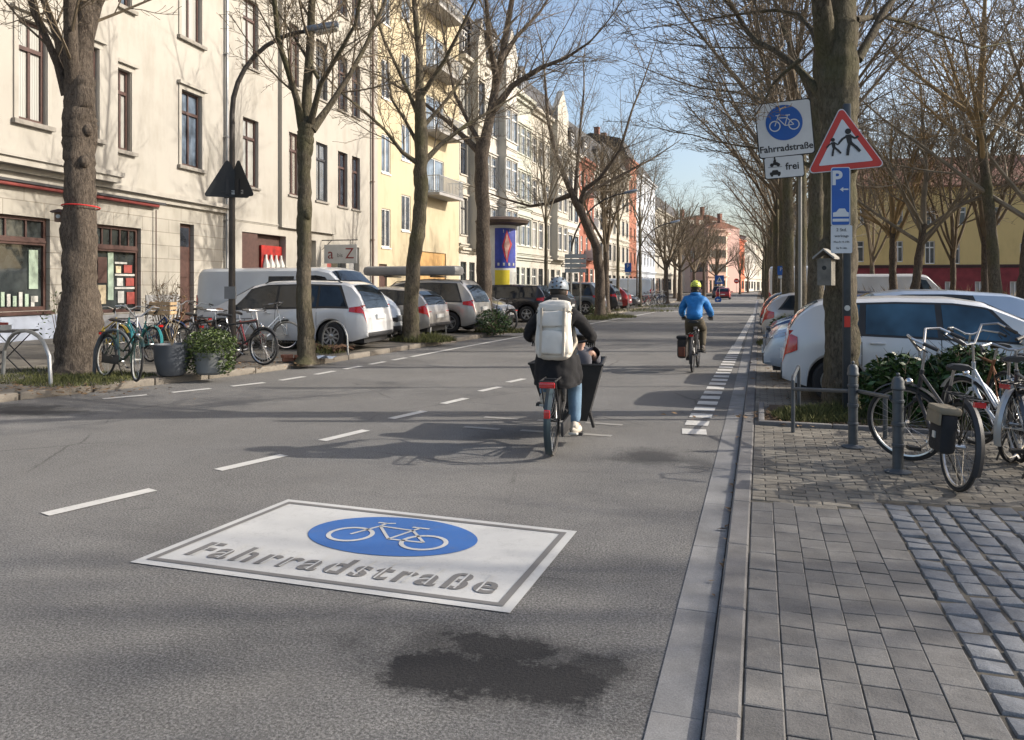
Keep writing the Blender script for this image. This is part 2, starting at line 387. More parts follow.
# building line on the left
FL=[(-14.95,-10),(-16.4,4.0),(-18.41,23.4),(-19.15,36.4),(-19.2,50),(-18.4,80),(-17.4,110),(-16.6,150),(-15.9,170)]
def fx(Y):
    for (x0,y0),(x1,y1) in zip(FL,FL[1:]):
        if y0<=Y<=y1: return x0+(x1-x0)*(Y-y0)/(y1-y0)
    return FL[-1][0]
RK=-.40
road=[(RK,-30),(RK,96)]+[(40,96),(40,104),(-.4,104),(-.4,420),(-7.0,420),(-8.2,104),(-60,104),(-60,92),(-9,92)]+[(x,y) for x,y in reversed(KL)]
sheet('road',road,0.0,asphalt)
# left pavement, rising gently to the facades
mb=MB(); ys=[y for x,y in KL]
ys=sorted(set([-30,-10,0,4,8,12,16,20,25,30,36.4,45,60,86]+ys))
vs=[];fs=[]
for y in ys:
    k=kx(y)-.14; f=fx(max(y,-10))-.6; vs+= [(k,y,.11),(k-1.2,y,.13),(f,y,.30)]
for i in range(len(ys)-1):
    a=i*3; fs+=[(a,a+3,a+4,a+1),(a+1,a+4,a+5,a+2)]
mb.add(vs,fs); tag(mb.build('pavement_left_side',left_pav,fix=False),kind='structure')
def zl(x,y):
    k=kx(y)-1.34; f=fx(max(y,-10))-.6; t=max(0,min(1,(k-x)/(k-f))); return .13+.17*t
# left kerb of single stones
mb=MB(); y=-20.0
while y<86:
    L=.98; x0,x1=kx(y),kx(y+L); a=atan2(L,x1-x0); Mx=Matrix.Translation((x0,y,0))@Matrix.Rotation(a,4,'Z')
    mb.box(.008,hypot(L,x1-x0)-.008,0,.15,-.04,.115+RND.uniform(-.006,.006),Mx,bev=.02); y+=L
tag(mb.build('kerb_left_side',kerbl_m,smooth=True),kind='structure')
# far pavements across the side street
sheet('pavement_far',[(-8.6,106),(-8.0,420),(-30,420),(-30,106)],.1,left_pav)
# ---- right side
sheet('pavement_bed',[(-.2,-6),(8.5,-6),(8.5,95),(-.2,95)],.030,joint)
sheet('parking_bays',[(-.06,9.35),(6.5,9.35),(6.5,95),(-.06,95)],.034,far_pav)
sheet('pavement_far_right',[(.3,104),(60,104),(60,420),(.3,420)],.06,left_pav)
sheet('park_ground',[(6.2,9.3),(120,9.3),(120,95),(6.2,95)],.04,earth)
def stones(name, x0,x1,y0,y1,w,l,mat,z=.035,gap=.008,along='y',jit=.002,bev=.006,inside=None,round_=False,rnd=1,vary=0,gt=1.0,kind='structure'):
    mb=MB(); rr=random.Random(rnd); a=x0 if along=='y' else y0; col=0
    A1=x1 if along=='y' else y1; b0,b1=(y0,y1) if along=='y' else (x0,x1)
    while a<A1-1e-6:
        ww=w*(1+rr.uniform(-vary,vary))
        if A1-(a+ww)<w*.5: ww=A1-a
        b=b0-rr.random()*l if vary else b0-(l/2 if col%2 else 0)
        while b<b1:
            ll=l*(1+rr.uniform(-vary,vary)*1.6)
            p0,p1,q0,q1=a,min(a+ww,A1),max(b,b0),min(b+ll,b1)
            if q1-q0>.03 and p1-p0>.03:
                X0,X1,Y0,Y1=(p0,p1,q0,q1) if along=='y' else (q0,q1,p0,p1)
                if inside is None or inside((X0+X1)/2,(Y0+Y1)/2):
                    g=gap/2; gl_=g*gt; ga,gb=(g,gl_) if along=='y' else (gl_,g); zz=z+rr.uniform(-jit,jit); tx,ty=rr.uniform(-jit,jit),rr.uniform(-jit,jit)
                    j=lambda: rr.uniform(-gap*.35,gap*.35) if vary else 0
                    cs=[(X0+ga+j(),Y0+gb+j()),(X1-ga+j(),Y0+gb+j()),(X1-ga+j(),Y1-gb+j()),(X0+ga+j(),Y1-gb+j())]; cx,cy=(X0+X1)/2,(Y0+Y1)/2
                    def rg(ins,zq):
                        return [(cx+(x-cx)*(1-ins/abs(X1-X0)*2),cy+(y-cy)*(1-ins/abs(Y1-Y0)*2),zq+tx*(1 if x>cx else -1)+ty*(1 if y>cy else -1)) for x,y in cs]
                    if round_:
                        vs=rg(0,z-.035)+rg(0,zz-.014)+rg(bev*.45,zz-.004)+rg(bev*1.6,zz)
                        fs=[(i+k*4,(i+1)%4+k*4,(i+1)%4+k*4+4,i+k*4+4) for k in range(3) for i in range(4)]+[(12,13,14,15)]
                    else:
                        vs=rg(0,z-.03)+rg(0,zz-bev*.6)+rg(bev,zz)
                        fs=[(i+k*4,(i+1)%4+k*4,(i+1)%4+k*4+4,i+k*4+4) for k in range(2) for i in range(4)]+[(8,9,10,11)]
                    mb.add(vs,fs)
            b+=ll
        a+=ww; col+=1
    return tag(mb.build(name,mat,fix=False,smooth=round_,ang=40),kind=kind)
stones('gutter',-.405,-.205,-3,95,.2,1.0,gutter_m,z=.006,gap=.003,jit=.0008,bev=.003)
stones('kerb_right_side',-.2,-.065,-3,95,.135,1.0,kerb_m,z=.045,gap=.006,jit=.001,bev=.012)
slab_end=lambda x,y: y<(6.02 if x<.5 else 6.02+(x-.5)*.75)
stones('pavement_edge_slabs',-.062,.09,-2,6.05,.15,.3,slab_m,z=.038,gap=.0045,gt=2,rnd=3)
stones('pavement_slabs',.09,.86,-2,6.3,.154,.185,slab_m,z=.037,gap=.004,jit=.0018,bev=.0035,inside=slab_end,rnd=4,vary=.05,gt=1.8)
sx_=lambda x,y: y<6.3+(x-.86)*.12
stones('sett_paving',.865,6.0,-2,7.2,.15,.155,sett_m,z=.043,gap=.016,jit=.005,bev=.016,inside=sx_,round_=True,rnd=5,vary=.14)
stones('small_paving',-.062,8.0,6.0,9.36,.1,.2,paver_m,z=.037,gap=.006,jit=.002,along='x',inside=lambda x,y: (y>6.05 if x<.09 else (not slab_end(x,y) if x<.86 else not sx_(x,y-.06))),rnd=6)
# ------------------------------------------------------------------ painted markings
def strip(mb, a, b, w, z):
    a=Vector(a[:2]); b=Vector(b[:2]); t=(b-a).normalized(); n=Vector((-t.y,t.x))*w/2
    mb.add([(a.x-n.x,a.y-n.y,z),(b.x-n.x,b.y-n.y,z),(b.x+n.x,b.y+n.y,z),(a.x+n.x,a.y+n.y,z)],[(0,1,2,3)])
mb=MB()
for (x0,y0),(x1,y1) in (((45,515),(153,490)),((218,470.5),(284,455.5)),((322,441),(366,430.5)),((391,419),(424,411.5)),((443,404),(466,398.5)),((480,391.5),(500,387)),((508,382.5),(524,379))):
    strip(mb,G(x0,y0),G(x1,y1),.125,.006)
tag(mb.build('centre_line_dashes',white_paint,fix=False),kind='structure')
mb=MB(); lp=[G(a,b) for a,b in ((10,407.5),(60,403),(160,394),(256,384),(295,378.5),(400,359),(456,348.5),(595,323),(656,312))]
def along(lp, step, dash, w, s0, s1, mb, z=.006):
    s=0; acc=[]
    seg=[(lp[i],lp[i+1],(lp[i+1]-lp[i]).length) for i in range(len(lp)-1)]; tot=sum(q[2] for q in seg)
    def pt(s):
        for a,b,l in seg:
            if s<=l: return a.lerp(b,s/l)
            s-=l
        return lp[-1]
    s=s0
    while s<min(s1,tot): strip(mb,pt(s),pt(min(s+dash,tot)),w,z); s+=step
    return tot
along(lp,.98,.62,.13,1.15,8.6,mb); along(lp,.45,.452,.13,8.9,200,mb)
tag(mb.build('parking_edge_line_left',white_paint,fix=False),kind='structure')
mb=MB(); Y=8.75
while Y<46:
    x=-.72+(Y-9)*.0095; strip(mb,(x+(.03 if Y<9 else 0),Y),(x,Y+.32),.27 if Y<22 else .2,.007); Y+=.56 if Y<19 else .40
tag(mb.build('ladder_line_right',white_paint,fix=False),kind='structure')
mb=MB()
strip(mb,(-6.0,50.5),(-4.2,50.7),.5,.006); strip(mb,(-3.2,50.9),(-1.0,51.2),.35,.006); strip(mb,(-7.8,60),(-.8,60.5),.5,.006); strip(mb,(-7.8,90),(-.6,90),.5,.006)
tag(mb.build('crossing_lines',white_paint,fix=False),kind='structure')
mb=MB()
for y in (8.4,9.1): 
    for x in (-3.05,-2.35,-1.75): strip(mb,(x-.25,y),(x+.2,y-.02),.1,.005)
tag(mb.build('faded_dashes',paint_mat('faded_paint',(.3,.29,.27),.9),fix=False),kind='structure')
# the painted sign on the road
sg=thing('road_marking',(-2.345,4.47,0),0,'large white rectangle painted on the road with blue bicycle disc and grey stencilled lettering','road marking')
c00,c10,c11,c01=[G(a,b) for a,b in ((130,563),(510,614),(577,532),(288,500))]
def q(u,v,z):   # u to the right, v away
    p=(c00*(1-u)+c10*u)*(1-v)+(c01*(1-u)+c11*u)*v; return (p.x+2.345,p.y-4.47,z)
mb=MB(); mb.add([q(0,0,.006),q(1,0,.006),q(1,1,.006),q(0,1,.006)],[(0,1,2,3)]); mb.build('white_field',sign_white,sg,fix=False)
mb=MB(); a,b=.024,.042; e,g=.017,.034
for (u0,u1,v0,v1) in ((a,1-a,b,b+g*.8),(a,1-a,1-b-g*.8,1-b),(a,a+e,b,1-b),(1-a-e,1-a,b,1-b)):
    if u1-u0>v1-v0 and u0==a and u1==1-a: u0+=e; u1-=e
    mb.add([q(u0,v0,.0095),q(u1,v0,.0095),q(u1,v1,.0095),q(u0,v1,.0095)],[(0,1,2,3)])
mb.build('grey_border',grey_paint,sg,fix=False)
mb=MB(); n=64; cu,cv,ru,rv=.515,.645,.252,.265
mb.add([q(cu+ru*cos(2*pi*i/n),cv+rv*sin(2*pi*i/n),.0095) for i in range(n)],[tuple(range(n))]); mb.build('blue_disc',blue_paint,sg,fix=False)
def bike_icon(mb, f, lw=.04, flip=1):
    """flat bicycle pictogram in a box -1..1 x -.6...6; f maps 2-D to 3-D"""
    def seg(a,b,w=lw):
        a=Vector(a);b=Vector(b);t=(b-a).normalized();n=Vector((-t.y,t.x))*w
        mb.add([f(*(a-n)),f(*(b-n)),f(*(b+n)),f(*(a+n))],[(0,1,2,3)])
    for cx in (-.6,.6):
        k=28; R0,R1=.36,.29; vs=[];
        for i in range(k): w=2*pi*i/k; vs+=[f(cx+R1*cos(w),-.18+R1*sin(w)),f(cx+R0*cos(w),-.18+R0*sin(w))]
        mb.add(vs,[(2*i,2*i+1,(2*i+3)%(2*k),(2*i+2)%(2*k)) for i in range(k)])
    s=-1*flip
    A=(-.6*s,-.18);B=(-.04*s,-.2);Cc=(-.2*s,.3);D=(.38*s,.34);E=(.6*s,-.18)
    for a,b in ((A,B),(A,Cc),(B,Cc),(B,D),(Cc,D),(D,E)): seg(a,b)
    seg(Cc,(-.25*s,.45)); seg((-.4*s,.46),(-.12*s,.46),lw*1.1); seg(D,(.35*s,.5)); seg((.35*s,.5),(.22*s,.55)); seg((.35*s,.5),(.5*s,.5))
mb=MB(); bike_icon(mb,lambda x,y: q(cu+x*.19,cv+y*.29,.0125),.024); mb.build('bicycle_pictogram',sign_white,sg,fix=False)
th=.20
T=txt('Fahrradstraße',.30,None,grey_paint,'lettering',ext=.0006,bold=.0055,sp=1.18)
w0=max(v.co.x for v in T.data.vertices)-min(v.co.x for v in T.data.vertices)
xm=min(v.co.x for v in T.data.vertices); y0=min(v.co.y for v in T.data.vertices); y1=max(v.co.y for v in T.data.vertices)
for v in T.data.vertices:
    u=.085+(v.co.x-xm)/w0*.845; vv=.135+(v.co.y-y0)/(y1-y0)*.17; p=q(u,vv,.0092+(v.co.z+.0006)); v.co=p
T.parent=sg
mb=MB()
for i in range(13):
    u=.085+.845*(i+.5)/13+(.004 if i%2 else -.006); mb.add([q(u-.0025,.14,.0125),q(u+.0025,.14,.0125),q(u+.0025,.33,.0125),q(u-.0025,.33,.0125)],[(0,1,2,3)])
mb.build('stencil_gaps',sign_white,sg,fix=False)
# ------------------------------------------------------------------ buildings
G_D=glass('pane_dark',(.035,.042,.055)); G_C=glass('pane_curtain',(.42,.42,.39),.12,True); G_B=glass('pane_blue',(.10,.13,.17))
G_S=glass('shop_glass',(.03,.035,.035),.03)
F_BR=M('frame_brown',(.07,.035,.028),.5,var=.25,sc=9); F_WH=M('frame_white',(.62,.61,.58),.5,var=.06); F_DK=M('frame_dark',(.035,.035,.038),.5)
SILL=M('sill_stone',(.26,.24,.21),.8,var=.25,sc=4,bp=.3); ZINC=M('zinc',(.30,.31,.32),.45,.6,var=.2,sc=2); 
SLATE=brickmat('roof_slate',[(.05,.052,.058),(.085,.085,.09)],(.02,.02,.02),.3,.2,world=False); TILE=M('roof_tile',(.17,.075,.05),.85,var=.3,sc=4,bp=.5,bsc=12)
BALC=M('balcony_metal',(.36,.37,.38),.5,.2,var=.12); DARKIN=M('dark_interior',(.02,.018,.016),.9)
_win={}
def window(parent,u0,u1,z0,z1,y=.16,fr=F_WH,pane=G_D,transom=.72,mull=True,fw=.07,sill=None,sur=None,wall=0):
    key=(round(u1-u0,1),round(z1-z0,1),fr.name,pane.name,transom,mull,fw,str(sill),sur and sur.name,round(y-wall,3))
    W=u1-u0; Hh=z1-z0
    if key not in _win:
        mb=MB(); w2=W/2
        mb.box(-w2,-w2+fw,-.05,.05,0,Hh); mb.box(w2-fw,w2,-.05,.05,0,Hh); mb.box(-w2+fw,w2-fw,-.05,.05,0,fw*1.2); mb.box(-w2+fw,w2-fw,-.05,.05,Hh-fw,Hh)
        if transom: mb.box(-w2+fw,w2-fw,-.065,.045,Hh*transom-fw*.7,Hh*transom+fw*.7)
        if mull and W>.6:
            mb.box(-fw*.55,fw*.55,-.042,.04,fw*1.2,(Hh*transom-fw*.7) if transom else Hh-fw)
            if transom: mb.box(-fw*.45,fw*.45,-.036,.04,Hh*transom+fw*.7,Hh-fw)
        o=mb.build('window',fr,parent)
        mp=MB(); mp.box(-w2+.01,w2-.01,.0,.012,.01,Hh-.01); p=mp.build('pane',pane,o)
        q=wall-y
        if sill: ov,pr,th,sm=sill; sp=MB(); sp.box(-w2-ov,w2+ov,q-pr,q+.05,-th-.02,-.02); sp.build('sill',sm,o)
        if sur:
            a=w2+.015; sp=MB(); sp.box(-a-.13,-a,q-.04,q+.01,-.02,Hh+.005); sp.box(a,a+.13,q-.04,q+.01,-.02,Hh+.005); sp.box(-a-.13,a+.13,q-.045,q+.01,Hh+.006,Hh+.16); sp.box(-a-.2,a+.2,q-.14,q+.01,Hh+.161,Hh+.26); sp.build('surround',sur,o)
        _win[key]=(o,W,Hh); o.location=((u0+u1)/2,y,z0); return o
    src,sw,sh=_win[key]; o=src.copy(); COL.objects.link(o); o.parent=parent; o.location=((u0+u1)/2,y,z0); o.scale=(W/sw,1,Hh/sh)
    for ch in KIDS(src): c=ch.copy(); COL.objects.link(c); c.parent=o
    return o
def wallmesh(mb,u0,u1,z0,z1,ops,y=0.0,rev=.2,back=False):
    us=sorted(set([u0,u1]+[o[0] for o in ops]+[o[1] for o in ops])); zs=sorted(set([z0,z1]+[o[2] for o in ops]+[o[3] for o in ops]))
    us=[u for u in us if u0<=u<=u1]; zs=[z for z in zs if z0<=z<=z1]
    for i in range(len(us)-1):
        j=0
        while j<len(zs)-1:
            cu=(us[i]+us[i+1])/2
            def hole(j): 
                cz=(zs[j]+zs[j+1])/2; return any(o[0]<cu<o[1] and o[2]<cz<o[3] for o in ops)
            if hole(j): j+=1; continue
            k=j
            while k+1<len(zs)-1 and not hole(k+1): k+=1
            mb.add([(us[i],y,zs[j]),(us[i+1],y,zs[j]),(us[i+1],y,zs[k+1]),(us[i],y,zs[k+1])],[(0,1,2,3)]); j=k+1
    for (a,b,c,d) in ops:
        r=y+rev
        mb.add([(a,y,c),(a,r,c),(a,r,d),(a,y,d)],[(0,1,2,3)]); mb.add([(b,y,c),(b,y,d),(b,r,d),(b,r,c)],[(0,1,2,3)])
        mb.add([(a,y,c),(b,y,c),(b,r,c),(a,r,c)],[(0,1,2,3)]); mb.add([(a,y,d),(a,r,d),(b,r,d),(b,y,d)],[(0,1,2,3)])
class Bld:
    def __init__(s,name,A,B,h,label,depth=11,z0=.2,cat='building',group=None):
        s.A=Vector(A);s.B=Vector(B);s.W=(s.B-s.A).length;s.h=h;s.z0=z0;s.depth=depth
        s.d=(s.B-s.A).normalized(); s.root=thing(name,(A[0],A[1],0),atan2(s.d.y,s.d.x),label,cat,group); s.ops=[]
    def uz(s,px,py,y=0.0):
        """where the ray through a photo point meets this facade"""
        r=(px-CX)/F; D=Vector((-st+r*ct,ct+r*st)); n=Vector((s.d.y,-s.d.x)); A=s.A-n*y
        k=n.dot(A)/n.dot(D); P=D*k; return (P-s.A).dot(s.d), H+(HZ-py)*k/F
    def rect(s,x0,y0,x1,y1,y=0.0):
        u0,_=s.uz(x0,0,y); u1,_=s.uz(x1,0,y); xm=(x0+x1)/2; _,zt=s.uz(xm,y0,y); _,zb=s.uz(xm,y1,y); return (u0,u1,zb,zt)
    def shell(s,mat,ops,zb=None,zt=None,name='wall',rev=.2):
        mb=MB(); z0=s.z0 if zb is None else zb; z1=s.h if zt is None else zt
        wallmesh(mb,0,s.W,z0,z1,ops,0,rev)
        d=s.depth
        mb.add([(0,0,z0),(0,0,z1),(0,d,z1),(0,d,z0)],[(0,1,2,3)]); mb.add([(s.W,0,z0),(s.W,d,z0),(s.W,d,z1),(s.W,0,z1)],[(0,1,2,3)])
        mb.add([(0,d,z0),(0,d,z1),(s.W,d,z1),(s.W,d,z0)],[(0,1,2,3)])
        return mb.build(name,mat,s.root,fix=False)
    def cornice(s,z,mat,p=.25,t=.3,u0=0,u1=None,name='cornice',y=0):
        u1=s.W if u1 is None else u1; mb=MB(); mb.box(u0+.003,u1-.003,y-p*.45,y+.03,z-t,z-t*.45); mb.box(u0+.003,u1-.003,y-p,y+.031,z-t*.45,z); return mb.build(name,mat,s.root)
    def roof(s,mat,kind='mansard',rh=3.0,chim=2,over=.35,dorm=0):
        mb=MB(); h=s.h
        if kind=='mansard': pr=[(-over,h),(-over,h+.12),(0.1,h+.25),(1.3,h+rh),(s.depth/2,h+rh+1.0),(s.depth-1.3,h+rh),(s.depth+.1,h)]
        else: pr=[(-over,h),(-over,h+.12),(s.depth/2,h+rh),(s.depth+over,h+.1),(s.depth+over,h)]
        mb.prism(pr,.004,s.W-.004,'yz'); r=mb.build('roof',mat,s.root)
        for i in range(chim):
            c=MB(); u=s.W*(.12+.76*i/max(1,chim-1)); c.box(u-.4,u+.4,s.depth*.4,s.depth*.4+.7,h+rh-1.5,h+rh+1.7); c.box(u-.46,u+.46,s.depth*.4-.05,s.depth*.4+.75,h+rh+1.7,h+rh+1.85)
            c.build('chimney',M('chimney_brick',(.22,.1,.07),.9,var=.3,sc=8,bp=.4),r)
        for i in range(dorm):
            u=s.W*(i+.7)/(dorm+.4); c=MB(); c.box(u-.75,u+.75,.25,2.4,h+.35,h+2.2); c.prism([(u-.9,h+2.2),(u+.9,h+2.2),(u,h+2.75)],.15,2.4,'xz'); dm=c.build('dormer',SLATE,r)
            window(dm,u-.5,u+.5,h+.55,h+2.0,y=.2,fr=F_WH)
        return r
    def grid(s,mat,cols,floors,ww,wh,fr,pane,u0=0,u1=None,sillh=.9,fh=3.7,g0=4.3,trim=None,ground=None,rev=.2,skip=()):
        """regular facade"""
        u1=s.W if u1 is None else u1; ops=[]; st_=(u1-u0)/cols; wins=[]
        for f in range(floors):
            for c in range(cols):
                if (c,f) in skip: continue
                uc=u0+st_*(c+.5); zb=g0+f*fh+sillh; o=(uc-ww/2,uc+ww/2,zb,zb+wh); ops.append(o); wins.append(o)
        return ops,wins
    def balcony(s,u0,u1,z,dep=1.1,y=0,rail=BALC,solid=False,hh=1.0):
        mb=MB(); mb.box(u0,u1,y-dep,y+.02,z-.16,z); b=mb.build('balcony',M('balcony_slab',(.3,.29,.28),.8),s.root)
        r=MB()
        for a,c in (((u0+.03,y-dep+.03),(u1-.03,y-dep+.03)),((u0+.03,y),(u0+.03,y-dep+.03)),((u1-.03,y),(u1-.03,y-dep+.03))):
            r.tube([(a[0],a[1],z+hh),(c[0],c[1],z+hh)],.025,6); L=hypot(a[0]-c[0],a[1]-c[1]); k=max(2,int(L/(.11)))
            if solid:
                lo=(min(a[0],c[0])-.01,max(a[0],c[0])+.01,min(a[1],c[1])-.01,max(a[1],c[1])+.01); r.box(*lo,z+.08,z+hh-.08)
            else:
                r.tube([(a[0],a[1],z+.08),(c[0],c[1],z+.08)],.018,4)
                for i in range(k+1):
                    x=a[0]+(c[0]-a[0])*i/k; yy=a[1]+(c[1]-a[1])*i/k; r.box(x-.012,x+.012,yy-.012,yy+.012,z+.01,z+hh)
        r.build('railing',rail,b); return b
    def downpipe(s,u,z1=None,y=-.1,r=.055,mat=ZINC):
        mb=MB(); mb.tube([(u,y,s.z0),(u,y,z1 or s.h)],r,8)
        for k in range(6):
            z=1+k*3.0
            if z<(z1 or s.h): mb.box(u-r*1.3,u+r*1.3,y-r*1.2,.01,z,z+.05)
        return mb.build('drainpipe',mat,s.root)
def facade_pt(px):
    # walk along FL
    r=(px-CX)/F; D=Vector((-st+r*ct,ct+r*st))
    for (a,b) in zip(FL,FL[1:]):
        A=Vector(a);Bv=Vector(b);e=Bv-A; den=D.x*e.y-D.y*e.x
        if abs(den)<1e-9: continue
        t=(A.x*e.y-A.y*e.x)/den; s_=(A.x*D.y-A.y*D.x)/den
        if t>0 and -1e-6<=s_<=1+1e-6: return (D*t)
CREAM=plaster('plaster_cream',(.37,.35,.31)); CREAM_J=plaster('plaster_cream_joints',(.37,.35,.305),True); CREAM2=plaster('plaster_cream_second',(.36,.34,.30))
YEL=plaster('plaster_yellow',(.45,.385,.26)); WHT=plaster('plaster_white',(.46,.445,.41)); WHT2=plaster('plaster_offwhite',(.43,.405,.35)); GRN=plaster('plaster_greenish',(.43,.44,.38))
PLN=M('blue_plinth',(.34,.38,.46),.8,var=.15,sc=2); PNK=plaster('plaster_pink',(.5,.33,.29),stain=.1); RED=plaster('plaster_red',(.29,.105,.07),stain=.15)
BRK=brickmat('red_brick',[(.36,.12,.07),(.45,.17,.1)],(.3,.2,.15),.25,.08,rot=(radians(90),0,0),world=False); WBLU=plaster('plaster_bluewhite',(.52,.56,.62),stain=.08)
# ---------- first house, with the shop
b=Bld('apartment_house',FL[1],FL[2],19.5,'cream plastered house with a shop, brown windows and red awning box at the left edge'); 
b1=b; ops=[]; W1=[]
def addw(lst,rc): lst.append(rc); return rc
B1bay_y=-.45; ubay=b.uz(118,0,B1bay_y)[0]
main=[b.rect(116,70,130.5,150),b.rect(181,93,201,167)]
fh=4.25
rows=[]
for rc in main:
    for k in range(4):
        r=(rc[0],rc[1],rc[2]+k*fh,rc[3]+k*fh)
        if r[3]<19: rows.append(r)
shop1=b.rect(-60,213,50,311); shop2=b.rect(97,226,141,312); door=b.rect(180,224,194,330); door=(door[0],door[1],.32,door[3])
shop1=(shop1[0],shop1[1],b.uz(25,311)[1],b.uz(25,216)[1]); shop2=(shop2[0],shop2[1],shop1[2]-.15,shop1[3])
sh0=(shop1[0]-4.6,shop1[0]-.9,shop1[2],shop1[3])
ops=rows+[shop1,shop2,door]
if sh0[0]>.3: ops.append(sh0)
led=b.uz(0,165)[1]
wl=b.shell(CREAM_J,[o for o in ops if o[2]<led-.3],zt=led-.12,name='ground_floor_wall')
mb=MB(); wallmesh(mb,0,b.W,led-.12,b.h,rows); mb.add([(0,0,led-.12),(0,0,b.h),(0,11,b.h),(0,11,led-.12)],[(0,1,2,3)]); mb.build('wall',CREAM,b.root,fix=False)
# bay
bw=[b.rect(18,22,46,122,B1bay_y),b.rect(86,48,98,130,B1bay_y)]; dz=bw[0][2]; wz=(bw[0][2],bw[0][3])
ub0=bw[0][0]-2.6
bayops=[]
for k in range(4):
    for (a,c) in ((bw[0][0],bw[0][1]),(bw[1][0],bw[1][1]),(bw[0][0]-1.9,bw[0][0]-.9)):
        o=(a,c,wz[0]+k*fh,wz[1]+k*fh)
        if o[3]<19: bayops.append(o)
mb=MB(); wallmesh(mb,ub0,ubay,led+.28,19.0,bayops,B1bay_y,.18)
for u in (ub0,ubay): mb.add([(u,B1bay_y,led+.28),(u,0.0,led+.28),(u,0.0,19),(u,B1bay_y,19)],[(0,1,2,3)])
mb.add([(ub0,B1bay_y,led+.28),(ubay,B1bay_y,led+.28),(ubay,0,led+.28),(ub0,0,led+.28)],[(0,1,2,3)]); mb.add([(ub0,B1bay_y,19),(ubay,B1bay_y,19),(ubay,0,19),(ub0,0,19)],[(0,1,2,3)])
mb.build('bay',CREAM,b.root,fix=False)
S1=(.2,.12,.11,SILL)
for i,o in enumerate(bayops): window(b.root,*o,y=B1bay_y+.14,fr=F_BR,pane=G_C if i in (0,1,4) else G_D,sill=S1,sur=CREAM,wall=B1bay_y)
for i,o in enumerate(rows): window(b.root,*o,y=.16,fr=F_BR,pane=G_C if i in (0,4) else G_B,sill=S1,sur=CREAM)
b.cornice(led,CREAM,.26,.3); 
mb=MB(); mb.box(ub0-.12,ubay+.12,B1bay_y-.14,.02,led+.17,led+.3); mb.box(ub0-.06,ubay+.06,B1bay_y-.07,.02,led+.003,led+.17); mb.build('bay_ledge',CREAM,b.root)
b.cornice(19.5,CREAM,.5,.6,name='eaves_cornice'); b.roof(SLATE)
# awning box
ua,za=b.uz(-80,181); ub,zb=b.uz(160,208,-.2); zb=b.uz(120,202,-.3)[1]
mb=MB(); mb.box(max(ua,.2),ub,-.2,-.04,zb+.03,zb+.12,bev=.02); aw=mb.build('awning_box',M('awning_red',(.16,.025,.02),.7,var=.2),b.root,smooth=True)
mb=MB(); mb.box(max(ua,.2),ub+.25,-.24,-.02,zb+.123,zb+.19); mb.build('awning_cover',F_DK,aw)
mb=MB(); mb.tube([(ub-.05,-.1,zb-.05),(ub-.05,-.1,1.5)],.02,6); mb.build('awning_crank',F_BR,aw)
# shop windows
def shop(bb,o,fr,items=True):
    a,c,z0,z1=o; mb=MB(); t=.09
    mb.box(a,a+t,.12,.24,z0,z1);mb.box(c-t,c,.12,.24,z0,z1);mb.box(a+t,c-t,.12,.24,z0,z0+.1);mb.box(a+t,c-t,.12,.24,z1-.09,z1); zt=z0+(z1-z0)*.74
    mb.box(a+t,c-t,.06,.25,zt-.09,zt+.1); mb.box(a+t,c-t,.03,.06,zt-.03,zt+.03)
    k=5
    for i in range(1,k): u=a+(c-a)*i/k; mb.box(u-.025,u+.025,.14,.22,zt+.1,z1-.09)
    w=mb.build('shop_window',fr,bb.root); mb=MB(); mb.box(a+.02,c-.02,.185,.2,z0+.02,z1-.02); mb.build('pane',G_S,w)
    return w
sw=shop(b,shop1,F_BR); sw2=shop(b,shop2,F_BR)
if sh0[0]>.3: shop(b,sh0,F_BR)
POST=[M('poster_pale',(.33,.42,.33),.6,var=.2,sc=6),M('poster_white',(.45,.45,.42),.6,var=.2,sc=9),M('display_red',(.26,.05,.04),.6,var=.3,sc=8),M('display_cream',(.5,.42,.28),.6,var=.3,sc=10)]
def pbox(bb,x0,y0,x1,y1,mat,name,par,y=.15,t=.02):
    o=bb.rect(x0,y0,x1,y1,y); mb=MB(); mb.box(o[0],o[1],y,y+t,o[2],o[3]); return mb.build(name,mat,par)
pbox(b,29,250,38,289,POST[0],'poster',sw); pbox(b,31,296,38,302,POST[1],'poster',sw)
for k in range(6): pbox(b,1+k*6,292+k%3*2,4.5+k*6,306.5,POST[1 if k%2 else 0],'display_card',sw)
pbox(b,98,257,107,283,F_BR,'poster',sw2); pbox(b,108,252,113.5,300,POST[0],'poster',sw2)
for i,(x0,y0,x1,y1,m) in enumerate(((115,262,127,264,1),(115,274,138,276,1),(115,287,138,289,1),(116,266,121,273,3),(124,265,132,273,2),(117,278,123,286,1),(126,278,134,286,2),(118,291,124,303,1),(127,292,135,304,2),(98,285,106,304,3))): pbox(b,x0,y0,x1,y1,POST[m],'display_item',sw2)
mb=MB(); mb.box(door[0]+.003,door[1]-.003,.15,.2,.32,door[3]-.003)
for k in (.12,.56): mb.box(door[0]+.15,door[1]-.15,.12,.15,.5+k*2.6,.5+k*2.6+1.0)
dr=mb.build('door',F_BR,b.root)
mb=MB(); mb.box(door[0]+.1,door[1]-.1,.13,.148,door[3]-.75,door[3]-.12); mb.build('pane',G_D,dr)
mb=MB(); mb.box(.0,shop1[1]+.25,-.05,.0,b.z0,shop1[2]-.12); mb.build('plinth',PLN,b.root)
mb=MB(); mb.box(shop1[1]+.3,shop2[1]+.1,-.04,.0,b.z0,shop1[2]-.2); mb.box(shop2[1]+.2,door[0]-.1,-.03,.0,b.z0,shop1[2]+.35); mb.build('render_patch',M('grey_render',(.3,.3,.3),.9,var=.2),b.root)
